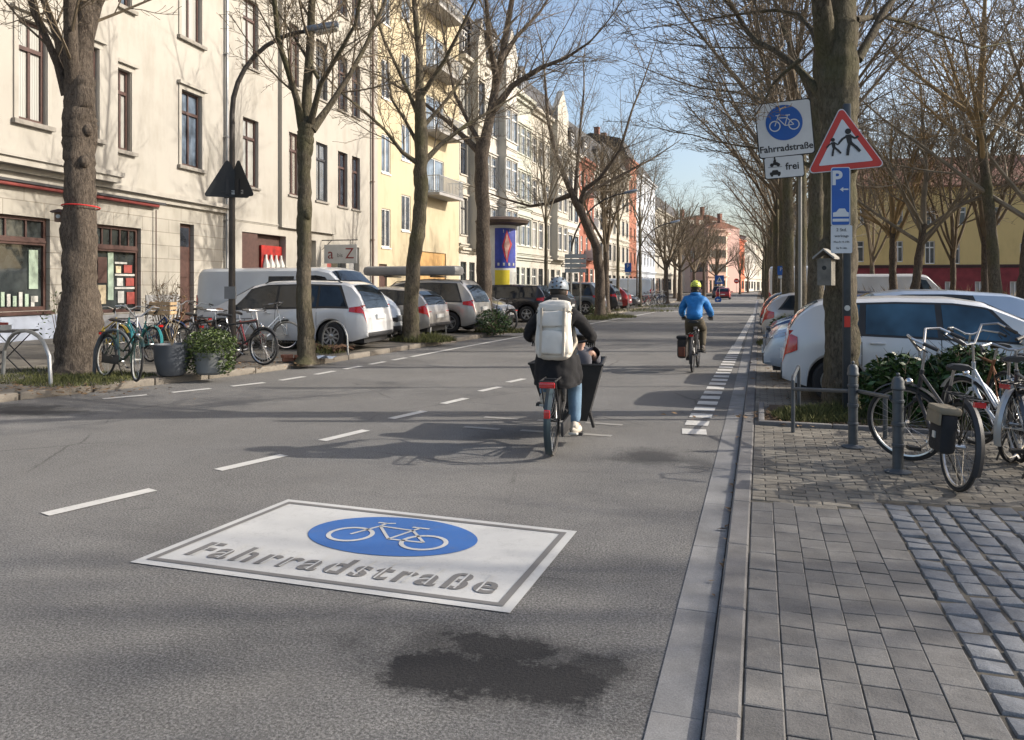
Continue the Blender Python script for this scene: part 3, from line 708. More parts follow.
mb=MB(); mb.box(shop1[0]-.05,shop1[1]+.05,-.1,.12,shop1[2]-.1,shop1[2]-.01); mb.build('sill',F_BR,sw)
b.downpipe(b.uz(227,100,-.1)[0],19)
# ---------- second house with box bay
b=Bld('apartment_house',FL[2],FL[3],19.8,'pale cream house with shallow box bay above a red shop window'); b2=b; BY=-.16
u_b0=b.uz(282,0,BY)[0]; u_b1=b.uz(336,0,BY)[0]
main=[b.rect(243,119,258.5,186.5),b.rect(350,153,359.5,209)]; r0=b.rect(243,119,258.5,186.5); fh=4.55
zz=(r0[2],r0[3]); rows=[]; bays=[]
for k in range(-0,4):
    for (x0,x1) in ((243,258.5),(338,347.5),(352,360)):
        u0,_=b.uz(x0,0); u1,_=b.uz(x1,0); o=(u0,u1,zz[0]+k*fh,zz[1]+k*fh)
        if o[3]<19.3: rows.append(o)
    for (x0,x1) in ((289,299),(316,327.5)):
        u0,_=b.uz(x0,0,BY); u1,_=b.uz(x1,0,BY); o=(u0,u1,zz[0]+k*fh,zz[1]+k*fh)
        if o[3]<19.3: bays.append(o)
shopA=b.rect(242,231,286,300); shopA=(shopA[0],shopA[1],1.1,b.uz(264,234)[1]); drB=(b.uz(327,0)[0],b.uz(346,0)[0],.32,b.uz(336,246)[1]); drA=(b.uz(303,0)[0],b.uz(316,0)[0],.32,b.uz(310,240)[1]); pas=(b.uz(349,0)[0],b.uz(359,0)[0],.32,b.uz(354,247)[1])
b.shell(CREAM2,rows+[shopA,drB,drA,pas],rev=.3)
mb=MB(); zb0=b.uz(281,227,BY)[1]; wallmesh(mb,u_b0,u_b1,zb0,19.2,bays,BY,.2)
for u in (u_b0,u_b1): mb.add([(u,BY,zb0),(u,0,zb0),(u,0,19.2),(u,BY,19.2)],[(0,1,2,3)])
for z in (zb0,19.2): mb.add([(u_b0,BY,z),(u_b1,BY,z),(u_b1,0,z),(u_b0,0,z)],[(0,1,2,3)])
mb.build('bay',CREAM2,b.root,fix=False)
for i,o in enumerate(bays): window(b.root,*o,y=BY+.16,fr=F_DK if i%2 else F_BR,pane=G_B if i%3 else G_D,sill=(.08,.07,.08,SILL),wall=BY)
for i,o in enumerate(rows): window(b.root,*o,y=.2,fr=F_BR,pane=G_D if i%3 else G_C,sill=(.08,.07,.08,SILL))
b.cornice(19.8,CREAM2,.5,.5,name='eaves_cornice'); b.roof(SLATE)
b.cornice(b.uz(259,222)[1],CREAM2,.05,.08,u1=u_b0,name='string_course')
mb=MB(); mb.box(shopA[0]+.02,shopA[1]-.02,.28,.32,1.1,shopA[3]-.02); mb.box(shopA[0]+.02,shopA[0]+1.1,.05,.3,1.12,shopA[3]-.03); sa=mb.build('shop_window',F_BR,b.root)
o=b.rect(261,246,283,275,.2); mb=MB(); mb.box(o[0],o[1],.18,.27,1.3,o[3]); mb.build('red_display',M('shop_red',(.3,.015,.01),.5,var=.5,sc=3),sa)
for k in range(4):
    u=o[0]+(o[1]-o[0])*(k+.6)/4.4; mb=MB(); mb.lathe([(.1,1.9),(.17,2.0),(.16,2.5),(.06,2.75),(.05,2.9)],8,Matrix.Translation((u,.12,0))); mb.build('display_item',POST[1],sa,smooth=True)
for (a,c,z0,z1),nm,mm in ((drA,'door',CREAM2),(drB,'shop_door',F_DK),(pas,'door',M('grey_render',(.3,.3,.3)))):
    mb=MB(); mb.box(a+.01,c-.01,.25,.3,z0,z1-.01); d_=mb.build(nm,mm,b.root)
    if nm=='shop_door': mb=MB(); mb.box(a+.15,c-.15,.22,.25,.9,z1-.2); mb.build('pane',G_S,d_); mb=MB(); mb.box(a+.2,a+.75,.19,.22,2.1,2.9); mb.build('poster',POST[2],d_)
b.downpipe(b.uz(373,100,-.12)[0],19.5,-.12,.07,M('pipe_brown',(.16,.11,.09),.6))
# hanging sign
su,sz=b.uz(337.5,254,-.8); n_=Vector((b.d.y,-b.d.x)); p_=Vector((b.A.x,b.A.y))+b.d*b.uz(337.5,254,-.8)[0]
hs=thing('hanging_sign',(p_.x+n_.x*.03,p_.y+n_.y*.03,sz),atan2(b.d.y,b.d.x),'grey-white hanging shop sign reading a bis Z over the pale cream house door','sign')
mb=MB(); mb.tube([(0,.0,.62),(0,-1.75,.62)],.025,6); mb.tube([(0,-.35,.62),(0,-.35,.42)],.012,5); mb.tube([(0,-1.4,.62),(0,-1.4,.42)],.012,5); mb.tube([(0,0,.2),(0,-.5,.62)],.015,5); mb.build('bracket',F_DK,hs)
mb=MB(); mb.box(-.025,.025,-1.72,-.12,-.42,.42,bev=.01); bd=mb.build('board',M('sign_grey',(.5,.51,.5),.5,var=.08),hs)
Mx=Matrix.Translation((-.028,-.92,0))@Matrix(((0,0,-1,0),(-1,0,0,0),(0,1,0,0),(0,0,0,1)))
txt('a',.68,bd,M('sign_letter_red',(.22,.03,.03),.5),'lettering',Mx@Matrix.Translation((-.48,0,0)),.003); txt('bis',.26,bd,M('sign_letter_grey',(.12,.12,.12),.5),'lettering',Mx@Matrix.Translation((-.02,-.06,0)),.003); txt('Z',.68,bd,MT['sign_letter_red'],'lettering',Mx@Matrix.Translation((.45,0,0)),.003)
for o_ in bd.children: pass
# ---------- yellow house with balconies
pB=facade_pt(459); b=Bld('apartment_house',FL[3],(pB.x,pB.y),19.6,'yellow plastered house with a stack of four grey railed balconies'); b3=b
c1=b.rect(381.5,134.5,390.5,173); c2=b.rect(401,160,411,125); c2=b.rect(401.5,125,410.5,160.5); fh=4.0
ops=[];wn=[]
for base in (c1,c2):
    for k in range(-1,5):
        z0=base[2]+k*fh; o=(base[0],base[1],z0,z0+(base[3]-base[2]))
        if z0>1.0 and o[3]<19.2: ops.append(o); wn.append(o)
ud0,ud1=b.uz(426,0)[0],b.uz(444,0)[0]; zs0=b.uz(424,187,-1.1)[1]
fl=[zs0+k*3.75 for k in range(0,4)]; dops=[(ud0,ud1,z+.02,z+2.3) for z in fl if z+2.4<19.4]
gd=(b.uz(379,0)[0],b.uz(387,0)[0],.32,b.uz(383,264)[1]); gw=b.rect(398,257,407,300)
gw2=(b.uz(418,0)[0],b.uz(446,0)[0],1.0,b.uz(430,252)[1])
b.shell(YEL,ops+dops+[gd,gw2],rev=.16)
for i,o in enumerate(wn): window(b.root,*o,y=.1,fr=F_WH,pane=G_B if i%2 else G_D,transom=0,mull=True,sill=(.05,.05,.07,F_WH))
for o in dops: window(b.root,*o,y=.1,fr=F_WH,pane=G_B,transom=0)
for z in fl: b.balcony(ud0-.5,ud1+.6,z)
mb=MB(); mb.box(gd[0],gd[1],.1,.14,gd[2],gd[3]-.01); mb.build('door',F_BR,b.root)
mb=MB(); mb.box(gw2[0],gw2[1],.08,.14,gw2[2],gw2[3]-.01); mb.build('garage_door',M('orange_wood',(.45,.27,.1),.7,var=.3,sc=2,stretch=(6,1,1)),b.root)
b.cornice(19.6,YEL,.5,.4,name='eaves_cornice'); b.roof(TILE,'mansard',2.6,2,dorm=3)
# ---------- generic row
def row_house(px0,px1,h,mat,label,cols,ww,wh,fr,pane,fh,g0,roofm=SLATE,rk='mansard',rh=3,bay=None,balc=None,trim=True,dorm=0,gmat=None,name='apartment_house',floors=None,A=None,B=None,depth=11,gops=None,arched=False):
    if A is None:
        A=facade_pt(px0); A=(A.x,A.y); B=facade_pt(px1); B=(B.x,B.y)
    b=Bld(name,A,B,h,label,depth=depth); floors=floors or int((h-g0-.4)/fh)
    SL=(.1,.08,.08,mat); SU=mat if trim else None
    ops,wins=b.grid(mat,cols,floors,ww,wh,fr,pane,fh=fh,g0=g0,sillh=.85)
    st_=b.W/cols; gw=[(st_*(c+.5)-st_*.33,st_*(c+.5)+st_*.33,.9 if c%3 else .3,g0-1.0) for c in range(cols)]
    if balc is not None: 
        for f in range(floors):
            for i,o in enumerate(ops):
                if i==f*cols+balc: ops[i]=(o[0],o[1],o[2]-.8,o[3])
        wins=list(ops)
    if bay:
        bc0,bc1=bay; u0=st_*bc0+.15; u1=st_*bc1-.15; by=-.7
        bops=[o for o in ops if u0<(o[0]+o[1])/2<u1]; ops=[o for o in ops if o not in bops]; top=h-.1
        b.shell(mat,ops+gw); mb=MB(); wallmesh(mb,u0,u1,g0-.1,top,bops,by,.16)
        for u in (u0,u1): mb.add([(u,by,g0-.1),(u,0,g0-.1),(u,0,top),(u,by,top)],[(0,1,2,3)])
        for z in (g0-.1,top): mb.add([(u0,by,z),(u1,by,z),(u1,0,z),(u0,0,z)],[(0,1,2,3)])
        mb.build('bay',mat,b.root,fix=False)
        for o in bops: window(b.root,*o,y=by+.1,fr=fr,pane=pane,sill=SL,sur=SU,wall=by)
        if trim:
            for f in range(floors): b.cornice(g0+f*fh+.3,mat,.12,.2,u0,u1,y=by,name='bay_ledge')
            mb=MB(); mb.prism([(u0-.1,top),(u1+.1,top),(u1+.1,top+1.2),((u0+u1)/2,top+3.2),(u0-.1,top+1.2)],by-.06,by+.5,'xz'); mb.build('gable',mat,b.root)
        wins=ops
    else: b.shell(mat,ops+gw)
    for i,o in enumerate(wins): window(b.root,*o,y=.12,fr=fr,pane=pane if i%4 else G_C,sill=SL,sur=SU)
    for i,o in enumerate(gw): window(b.root,*o,y=.14,fr=F_DK if i%2 else fr,pane=G_S,transom=.75)
    if trim:
        for f in range(floors): b.cornice(g0+f*fh+.25,mat,.16,.22,name='string_course') if f<2 else None
    b.cornice(g0-.05,gmat or mat,.28,.35); b.cornice(h,mat,.5,.6,name='eaves_cornice')
    if balc is not None:
        for f in range(floors): u=st_*(balc+.5); b.balcony(u-st_*.5,u+st_*.5,g0+f*fh+.02,solid=(f==0))
    b.roof(roofm,rk,rh,2,dorm=dorm); return b
row_house(459,484,17.2,WHT2,'white ornate narrow house with tall dark windows, right beside the yellow house',3,1.15,2.5,F_DK,G_D,4.1,4.3,dorm=2,bay=(1,2))
row_house(484,509,18.5,WHT,'white ornate house with moulded window surrounds behind the advertising column',4,1.2,2.4,F_WH,G_B,3.9,4.2,bay=(2,4),dorm=1)
row_house(509,531,17.5,GRN,'pale greenish house with moulded surrounds just right of the advertising column',4,1.2,2.3,F_WH,G_B,3.8,4.2,dorm=2)
row_house(531,561,17.2,WHT2,'warm white house with pointed gable behind the leaning tree',5,1.25,2.2,F_WH,G_D,3.7,4.2,bay=(3,5))
b=row_house(561,579,15.5,WHT,'white house with dark slate roof between gabled house and brick-red house',3,1.5,2.0,F_DK,G_B,3.5,4.0,dorm=2,rh=4)
b=row_house(579,594,15.5,RED,'brick-red plastered house front with grey balcony at its foot',3,.9,1.6,F_WH,G_D,3.5,4.6,dorm=1,rh=4,trim=False,balc=1)
row_house(594,612,15.5,WHT,'white house with dark windows right of the brick-red house',4,1.3,2.0,F_DK,G_D,3.5,4.0,dorm=2,rh=4)
row_house(612,629,17,WHT2,'off-white house with grey shop cornice farther down the row',4,1.3,2.0,F_DK,G_B,3.5,4.0,rh=3)
row_house(629,636.5,19.5,BRK,'narrow dark red brick house wall between two white houses',2,.9,1.6,F_DK,G_D,3.5,4.0,trim=False)
row_house(636.5,655,18.5,WBLU,'bright bluish-white plain block with dark shop cornice before the side street',6,1.2,1.9,F_WH,G_B,3.3,4.0,rh=2.5,trim=False)
A=facade_pt(655); row_house(0,0,15,WHT2,'cream corner house at the end of the near left row',5,1.2,1.9,F_DK,G_B,3.3,4.0,A=(A.x,A.y),B=(-15.9,166),trim=False) if A is not None and A.y<160 else None
# across the side street
def far_house(px0,d0,px1,d1,h,mat,label,cols,roofm=TILE,**k):
    A=at(px0,d0);B=at(px1,d1); return row_house(0,0,h,mat,label,cols,1.2,1.7,F_DK,G_D,3.1,3.9,A=(A.x,A.y),B=(B.x,B.y),trim=False,roofm=roofm,rk='gable',rh=1.4,name='townhouse',**k)
far_house(664,186,690,178,17,WHT2,'far cream house left of the pink houses',4)
far_house(690,172,708,168,14.5,PNK,'far pink house behind the dark tree trunks',4)
far_house(708,168,726,170,14.2,plaster('plaster_salmon',(.62,.42,.33),stain=.1),'far salmon-pink house left of the crossing sign',4)
far_house(726,171,737,180,13.5,plaster('plaster_peach',(.62,.5,.4),stain=.1),'far peach house left of the orange-red one',3)
far_house(737,182,744.5,190,12.8,plaster('plaster_orange_red',(.62,.16,.08),stain=.1),'far orange-red narrow house in the view down the street',2)
far_house(744.5,192,756,225,14,WHT,'far white house where the street ends',4)
far_house(756,226,772,260,13,WHT2,'far pale house closing the street behind the white van',4)
A=at(772,150);B=at(812,120)
row_house(0,0,13,WHT2,'pale far house behind the right tree row',7,1.3,1.8,F_DK,G_D,3.2,4.0,A=(A.x,A.y),B=(B.x,B.y),trim=False,name='townhouse')
# yellow house beyond the park
A=at(836,62);B=at(1105,58)
b=Bld('school_building',(A.x,A.y),(B.x,B.y),9.4,'yellow house with maroon lower storey beyond the park trees',z0=.04); ops=[];
for (x0,y0,x1,y1) in ((856,241,864,262),(925,241,935,264),(950,243,960,264),(985,243,995,264),(1020,243,1030,264),(893,241,903,262),(926,207,936,225),(860,207,868,225),(895,207,903,225),(958,207,966,225),(990,207,1000,225),(1025,207,1035,225)):
    o=b.rect(x0,y0,x1,y1); ops.append(o)
zs=b.uz(930,264.5)[1]
zs=min(o[2] for o in ops)-.12
b.shell(plaster('plaster_ochre',(.56,.42,.18),stain=.1),[o for o in ops],zb=zs,name='wall')
MAR=M('maroon_paint',(.2,.03,.035),.8,var=.25,sc=1.5); gops=[b.rect(x,281,x+10,290) for x in (884,920,945,975,1010)]; gops=[(o[0],o[1],.9,2.0) for o in gops]
b.shell(MAR,gops,zb=.02,zt=zs-.003,name='lower_storey_wall')
for o in ops: window(b.root,*o,y=.12,fr=F_WH,pane=G_D)
for o in gops: window(b.root,*o,y=.12,fr=F_WH,pane=G_C,transom=0)
b.cornice(zs+.1,M('band_dark',(.06,.03,.03),.8),.1,.25,name='string_course'); b.roof(TILE,'gable',3.2,2)
# ------------------------------------------------------------------ trees
def bark(name, c0, c1, moss=None, sc=1.0):
    m,nt,b=newmat(name); v=coords(nt,(7*sc,7*sc,2.4*sc)); n=noise(nt,4,8,v,.75,.6); n2=noise(nt,.8,4,coords(nt),.6)
    r=ramp(nt,n.outputs[0],[(.33,c0),(.62,c1)]); c=r.outputs[0]
    if moss: rr=ramp(nt,n2.outputs[0],[(.45,0.),(.62,1.)]); c=mixc(nt,mth(nt,'MULTIPLY',rr.outputs[0],.6),c,moss)
    nt.links.new(c,b.inputs['Base Color']); b.inputs['Roughness'].default_value=.95; b.inputs['Specular IOR Level'].default_value=.2
    bump(nt,b,n.outputs[0],1.0,.05); MT[name]=m; return m
BK1=bark('bark_grey_brown',(.035,.028,.023),(.165,.135,.108)); BK2=bark('bark_mossy',(.04,.034,.026),(.175,.15,.112),(.10,.10,.045))
TW=M('twig_brown',(.15,.118,.08),.95,var=.3,sc=2); TW2=M('twig_ochre',(.27,.195,.10),.95,var=.3,sc=2); TW3=M('twig_grey',(.2,.17,.125),.95,var=.3,sc=2)
def vrot(d, ang, az):
    """tilt unit vector d by ang, towards azimuth az around it"""
    d=d.normalized(); a=d.cross(Vector((0,0,1)) if abs(d.z)<.95 else Vector((1,0,0))).normalized(); b=d.cross(a)
    return (d*cos(ang)+(a*cos(az)+b*sin(az))*sin(ang)).normalized()
def grow(mb, rr, p, d, L, r, lev, P):
    n=P['seg'][lev]; pts=[p.copy()]; rad=[r]; wob=P['wob'][lev]; up=P['up'][lev]; q=p.copy(); dd=d.copy()
    for i in range(n):
        dd=(dd+Vector((rr.gauss(0,wob),rr.gauss(0,wob),rr.gauss(0,wob)+up))).normalized(); q=q+dd*(L/n); pts.append(q.copy()); rad.append(max(P['rmin'],r*(1-.72*(i+1)/n)))
    mb.tube(pts,rad,P['sides'][lev],caps=False)
    if lev+1<len(P['seg']):
        k=P['kids'][lev]; az=rr.random()*6.28
        for i in range(k):
            t=P['t0'][lev]+(1-P['t0'][lev])*(i+rr.random()*.8)/k; t=min(t,.99); j=int(t*n); f=t*n-j; a=pts[j].lerp(pts[min(j+1,n)],f); az+=2.4+rr.uniform(-.5,.5)
            ax=(pts[min(j+1,n)]-pts[j]).normalized(); nd=vrot(ax,radians(rr.uniform(*P['ang'][lev])),az)
            if nd.z<-.25 and rr.random()<.7: nd.z*=-.4; nd.normalize()
            rn=rad[j]*(1-f)+rad[min(j+1,n)]*f
            grow(mb,rr,a,nd,L*P['len'][lev]*rr.uniform(.65,1.15)*(1-.35*t),max(P['rmin'],rn*P['rk'][lev]),lev+1,P)
PT=dict(seg=[6,5,4,3],wob=[.06,.09,.11,.12],up=[.05,.05,.04,.02],rmin=.0048,sides=[7,5,3,3],kids=[10,9,6],t0=[.22,.15,.12],ang=[(22,52),(25,55),(22,60)],len=[.6,.5,.5],rk=[.5,.5,.6])
def tree(name, base, trunk, limbs, label, seed=1, P=PT, bk=BK1, tw=TW, group=None, burl=(), rz=0, cat='tree', nside=14, extra=None, root=True):
    """trunk: list of (dx,dy,z,r) from the base; limbs: list of (start index/height t, dir, length, radius) or explicit paths"""
    rr=random.Random(seed); t=thing(name,base,rz,label,cat,group); mb=MB()
    pts=[]; rad=[]
    for (a,b_) in zip(trunk,trunk[1:]):
        k=9
        for i in range(k):
            f=i/k; pts.append(Vector([a[j]+(b_[j]-a[j])*f for j in range(3)])+Vector((rr.gauss(0,.006),rr.gauss(0,.006),0))); rad.append((a[3]+(b_[3]-a[3])*f)*(1+rr.uniform(-.035,.035)))
    pts.append(Vector(trunk[-1][:3])); rad.append(trunk[-1][3])
    if root: rad[0]*=1.35; rad[1]*=1.12
    v0=len(mb.v); mb.tube(pts,rad,nside)
    for i_ in range(v0,len(mb.v)):
        q_=Vector(mb.v[i_]); k_=(i_-v0)//nside; k_=min(k_,len(pts)-1); dv=q_-pts[k_]; dv.z=0
        mb.v[i_]=tuple(q_+dv*(.22*mnoise.noise(Vector((q_.x*5+seed,q_.y*5,q_.z*1.6)))+.10*mnoise.noise(Vector((q_.x*14,q_.y*14+seed,q_.z*5)))))
    for (bx,by,bz,br) in burl: mb.ell((bx,by,bz),(br,br,br*1.25),10,7)
    cr=MB()
    for lb in limbs:
        if 'path' in lb:   # explicit limb, then twigs along it
            pp=[Vector(x[:3]) for x in lb['path']]; rs=[x[3]*(.95-.2*min(1,i/2)) for i,x in enumerate(lb['path'])]; mb.tube(pp,rs,9,caps=True)
            tot=len(pp)-1; k=lb.get('kids',10); az=rr.random()*6
            for i in range(k):
                s_=lb.get('t0',.2)*tot+(1-lb.get('t0',.2))*tot*(i+rr.random())/k; j=min(int(s_),tot-1); f=s_-j; a=pp[j].lerp(pp[j+1],f); ax=(pp[j+1]-pp[j]).normalized(); az+=2.4
                nd=vrot(ax,radians(rr.uniform(25,60)),az); nd.z+=.15; nd.normalize(); rn=rs[j]*(1-f)+rs[j+1]*f
                grow(cr,rr,a,nd,lb.get('sub',2.6)*rr.uniform(.6,1.1),min(rn*.36,.03),1,P)
            ax=(pp[-1]-pp[-2]).normalized(); grow(cr,rr,pp[-1],ax,lb.get('sub',2.6)*1.2,rs[-1],1,P)
        else:
            grow(cr,rr,Vector(lb['p']),Vector(lb['d']).normalized(),lb['L'],lb['r'],0,P)
    tr=mb.build('trunk',bk,t,smooth=True,ang=80,fix=False); c=cr.build('crown',tw,t,fix=False)
    return t
def auto_limbs(rr, top, r, n, L, spread=(15,50), z0=None):
    out=[]; az=rr.random()*6
    for i in range(n):
        az+=2.39+rr.uniform(-.4,.4); a=radians(rr.uniform(*spread)) if i else radians(6); d=(sin(a)*cos(az),sin(a)*sin(az),cos(a))
        z=top[2]-(top[2]*.25)*(i/n) if z0 is None else z0+(top[2]-z0)*(1-i/n)
        k=z/top[2]; out.append(dict(p=(top[0]*k,top[1]*k,z),d=d,L=L*rr.uniform(.8,1.1),r=r*(.6 if i==0 else rr.uniform(.3,.45))))
    return out
def px_path(base, pts, d0, dd=0.0):
    """limb given by photo columns/rows at depth d0 (+dd along it) relative to the tree base; real 3-D spread"""
    out=[]; n=len(pts)
    for i,(x,y,r) in enumerate(pts):
        d=d0+dd*i/(n-1); p=at(x,d,zat(y,d)); out.append((p.x-base[0],p.y-base[1],p.z-base[2],r))
    return out
STG='street trees on the left pavement'; RTG='street trees along the right parking bays'
# L1: big trunk at the left with burl
p=G(77,372,.14); d=F*(H-.14)/86; base=(p.x,p.y,.13); s=d/F
tr=px_path(base,[(77,372,22*s),(78,340,20*s),(80,290,17*s),(80,230,15*s),(80,180,13.5*s),(80,140,14.5*s),(80,110,15*s),(80,80,13*s)],d)
tr[0]=(tr[0][0],tr[0][1],-.02,tr[0][3])
lim=[dict(path=px_path(base,[(79,100,15*s),(82,60,12*s),(86,10,12*s),(90,-50,10*s),(96,-130,7*s),(100,-220,4*s)],d,.8),kids=12,sub=3.2,t0=.35),
     dict(path=px_path(base,[(76,95,10*s),(71,60,8*s),(70,0,8*s),(62,-70,6*s),(55,-160,3.5*s)],d,-1.0),kids=10,sub=3),
     dict(path=px_path(base,[(68,95,7*s),(58,65,4.6*s),(48,42,4.4*s),(34,12,4.2*s),(22,-30,3.5*s),(10,-90,2.5*s)],d,-.8),kids=9,sub=2.6),
     dict(path=px_path(base,[(66,80,5*s),(58,40,4.5*s),(45,5,4*s),(25,-50,3*s),(5,-110,2*s)],d,1.2),kids=9,sub=2.6),
     dict(path=px_path(base,[(80,72,6*s),(98,5,5*s),(130,-60,3.5*s),(150,-130,2.2*s)],d,2.0),kids=9,sub=2.8)]
PN=dict(PT,kids=[9,8,6])
tree('street_tree',base,tr,lim,'thick rough grey-brown trunk with burls and red string tied round it, at the left',11,PN,BK1,TW,STG,
     burl=[(tr[5][0]-.18,tr[5][1],tr[5][2]+.35,.10),(tr[5][0]+.22,tr[5][1]-.05,tr[5][2]+.15,.09),(tr[4][0]+.2,tr[4][1]-.1,tr[4][2]+.3,.09)],nside=20)
# string and bird box on it
z_=zat(207,d); sb=tag(MB().torus(16.9*s,.012,(0,0,0),28,5).build('string',M('string_red',(.5,.02,.02),.7)),'red string tied round the thick left trunk','string'); 
k_=[q for q in tr]; cx_=at(81,d,z_); sb.location=cx_; sb.rotation_euler=(radians(86),0,0)
bx=at(60.5,d-.05,zat(217,d)); t=thing('nest_box',bx,TH+.3,'small wooden nest box with pale round hole on the thick left trunk','nest box')
mb=MB(); mb.box(-.08,.08,-.07,.09,-.09,.07); mb.build('box',M('nest_wood',(.15,.09,.06),.8,var=.3),t); mb=MB(); mb.prism([(-.14,.07),(.12,.07),(.12,.1),(-.0,.13),(-.14,.09)],-.11,.1,'xz'); mb.build('roof',F_BR,t)
mb=MB(); mb.lathe([(.035,0),(.035,.012)],12,Matrix.Translation((-.02,-.085,0)),'y'); mb.build('hole_plate',POST[1],t)
# L2
p=G(307,361,.14); d=F*(H-.14)/75; base=(p.x,p.y,.13); s=d/F
tr=px_path(base,[(306,361,9.6*s),(305,330,8.2*s),(303,270,7.4*s),(304,220,7*s),(305,170,6.6*s),(305,140,8*s),(306,125,7.5*s)],d); tr[0]=(tr[0][0],tr[0][1],-.02,tr[0][3])
lim=[dict(path=px_path(base,[(306,132,6*s),(307,95,6*s),(310,50,5.6*s),(312,0,5*s),(316,-60,4*s),(322,-150,3*s)],d,.5),kids=12,sub=2.8,t0=.4),
     dict(path=px_path(base,[(302,128,4.6*s),(297,100,4*s),(288,70,3.8*s),(278,40,3.4*s),(274,-5,3*s),(270,-90,2*s)],d,-1.0),kids=10,sub=2.6),
     dict(path=px_path(base,[(312,130,5*s),(328,108,3.8*s),(348,78,3.5*s),(366,45,3*s),(384,5,2.6*s),(402,-60,1.8*s)],d,1.2),kids=12,sub=2.6),
     dict(path=px_path(base,[(310,126,3.8*s),(320,85,3*s),(338,55,2.7*s),(355,25,2.2*s),(368,-40,1.6*s)],d,-1.4),kids=10,sub=2.4),
     dict(path=px_path(base,[(318,78,2.2*s),(308,60,1.9*s),(293,35,1.7*s),(278,12,1.4*s),(262,-10,1.1*s)],d,.9),kids=9,sub=1.9)]
tree('street_tree',base,tr,lim,'slim grey tree forking above head height in front of the white family car',12,PN,BK2,TW,STG,burl=[(tr[3][0]+.12,tr[3][1]-.06,tr[3][2]+.1,.09),(tr[5][0]+.05,tr[5][1],tr[5][2],.14)],nside=16)
# L3
p=G(412,341,.14); d=F*(H-.14)/55; base=(p.x,p.y,.13); s=d/F
tr=px_path(base,[(411,342,9*s),(411,310,7.5*s),(414,260,7*s),(420,215,6.6*s),(421,180,7*s),(421,140,6.4*s),(420,100,5.4*s)],d); tr[0]=(tr[0][0],tr[0][1],-.02,tr[0][3])
def L(pts,dd,k=10,sub=2.2,t0=.15): return dict(path=px_path(base,[(a,b_,c*s) for a,b_,c in pts],d,dd),kids=k,sub=sub,t0=t0)
lim=[L([(420,105,5),(419,50,4.2),(414,0,3.4),(412,-60,2.4)],.5,12),L([(421,165,3.5),(440,145,2.8),(466,125,2.4),(492,110,1.9),(512,98,1.3)],1.5,12),
     L([(420,165,3),(402,152,2.4),(385,130,2),(365,112,1.7),(340,92,1.2)],-1.2),L([(420,120,3),(410,95,2.6),(396,65,2.2),(384,40,1.8),(372,5,1.3)],1.0),
     L([(422,95,3),(445,60,2.4),(460,30,1.9),(480,-10,1.5)],-1),L([(421,150,2.4),(405,120,2),(392,100,1.6),(388,75,1.2)],.8,8,1.7),L([(422,128,2.6),(440,108,2.1),(462,80,1.8),(478,58,1.3)],1.6,9,2.0)]
tree('street_tree',base,tr,lim,'slender olive-grey tree between the white van front and the silver hatchback',13,PN,BK2,TW,STG,nside=14)
# L4
Y=25.7; x=colX(484,Y); d=-x*st+Y*ct; base=(x,Y,.14); s=d/F
tr=px_path(base,[(484,332,8.5*s),(484,290,7.5*s),(483,230,7*s),(482,190,6.6*s),(481,158,7*s),(484,140,6.8*s)],d); tr[0]=(tr[0][0],tr[0][1],-.02,tr[0][3])
lim=[L([(484,145,6),(490,118,5.6),(496,85,5.4),(503,50,4.6),(512,0,3.6),(520,-60,2)],.8,14,3),L([(479,152,4),(465,138,3.4),(448,122,2.8),(420,100,2.2),(395,85,1.4)],1.2,11),
     L([(494,110,4.4),(512,86,3.6),(540,68,3),(566,58,2.2),(590,42,1.3)],-.6,14,2.6),L([(497,80,3.8),(490,45,3.2),(486,0,2.6),(480,-60,1.6)],-1.5,12,2.6),
     L([(484,150,3),(470,125,2.6),(455,95,2.2),(448,60,1.8),(440,15,1.2)],1.5,10),L([(500,60,3),(518,35,2.4),(540,12,1.9),(560,-20,1.3)],1.8,12,2.4)]
tree('street_tree',base,tr,lim,'brownish tree rising between roof-box estate and advertising column',14,PN,BK1,TW,STG,nside=14)
# L5, the leaning one
Y=37.0; x=colX(601,Y); d=-x*st+Y*ct; base=(x,Y,.12); s=d/F
tr=px_path(base,[(600,312,5.6*s),(600,280,5*s),(597,248,4.6*s),(587,225,4.4*s),(577,202,4.6*s)],d); tr[0]=(tr[0][0],tr[0][1],-.02,tr[0][3])
lim=[L([(577,205,4.2),(566,180,3.4),(556,155,3),(548,120,2.4),(545,80,1.6)],.6,13,3),L([(580,205,3.6),(584,190,3),(600,178,2.6),(620,150,2),(632,110,1.4)],-1,12,3),
     L([(570,195,3),(550,203,2.3),(530,206,1.8),(508,200,1.3)],1,9,2),L([(582,200,3),(592,190,2.4),(608,182,2),(640,165,1.4)],1,10,2.4),L([(575,200,2.6),(577,170,2.2),(580,130,1.8),(584,90,1.2)],1,10,3)]
tree('street_tree',base,tr,lim,'dark leaning crooked tree left of the grey direction board',15,PN,BK1,TW,STG,nside=12)
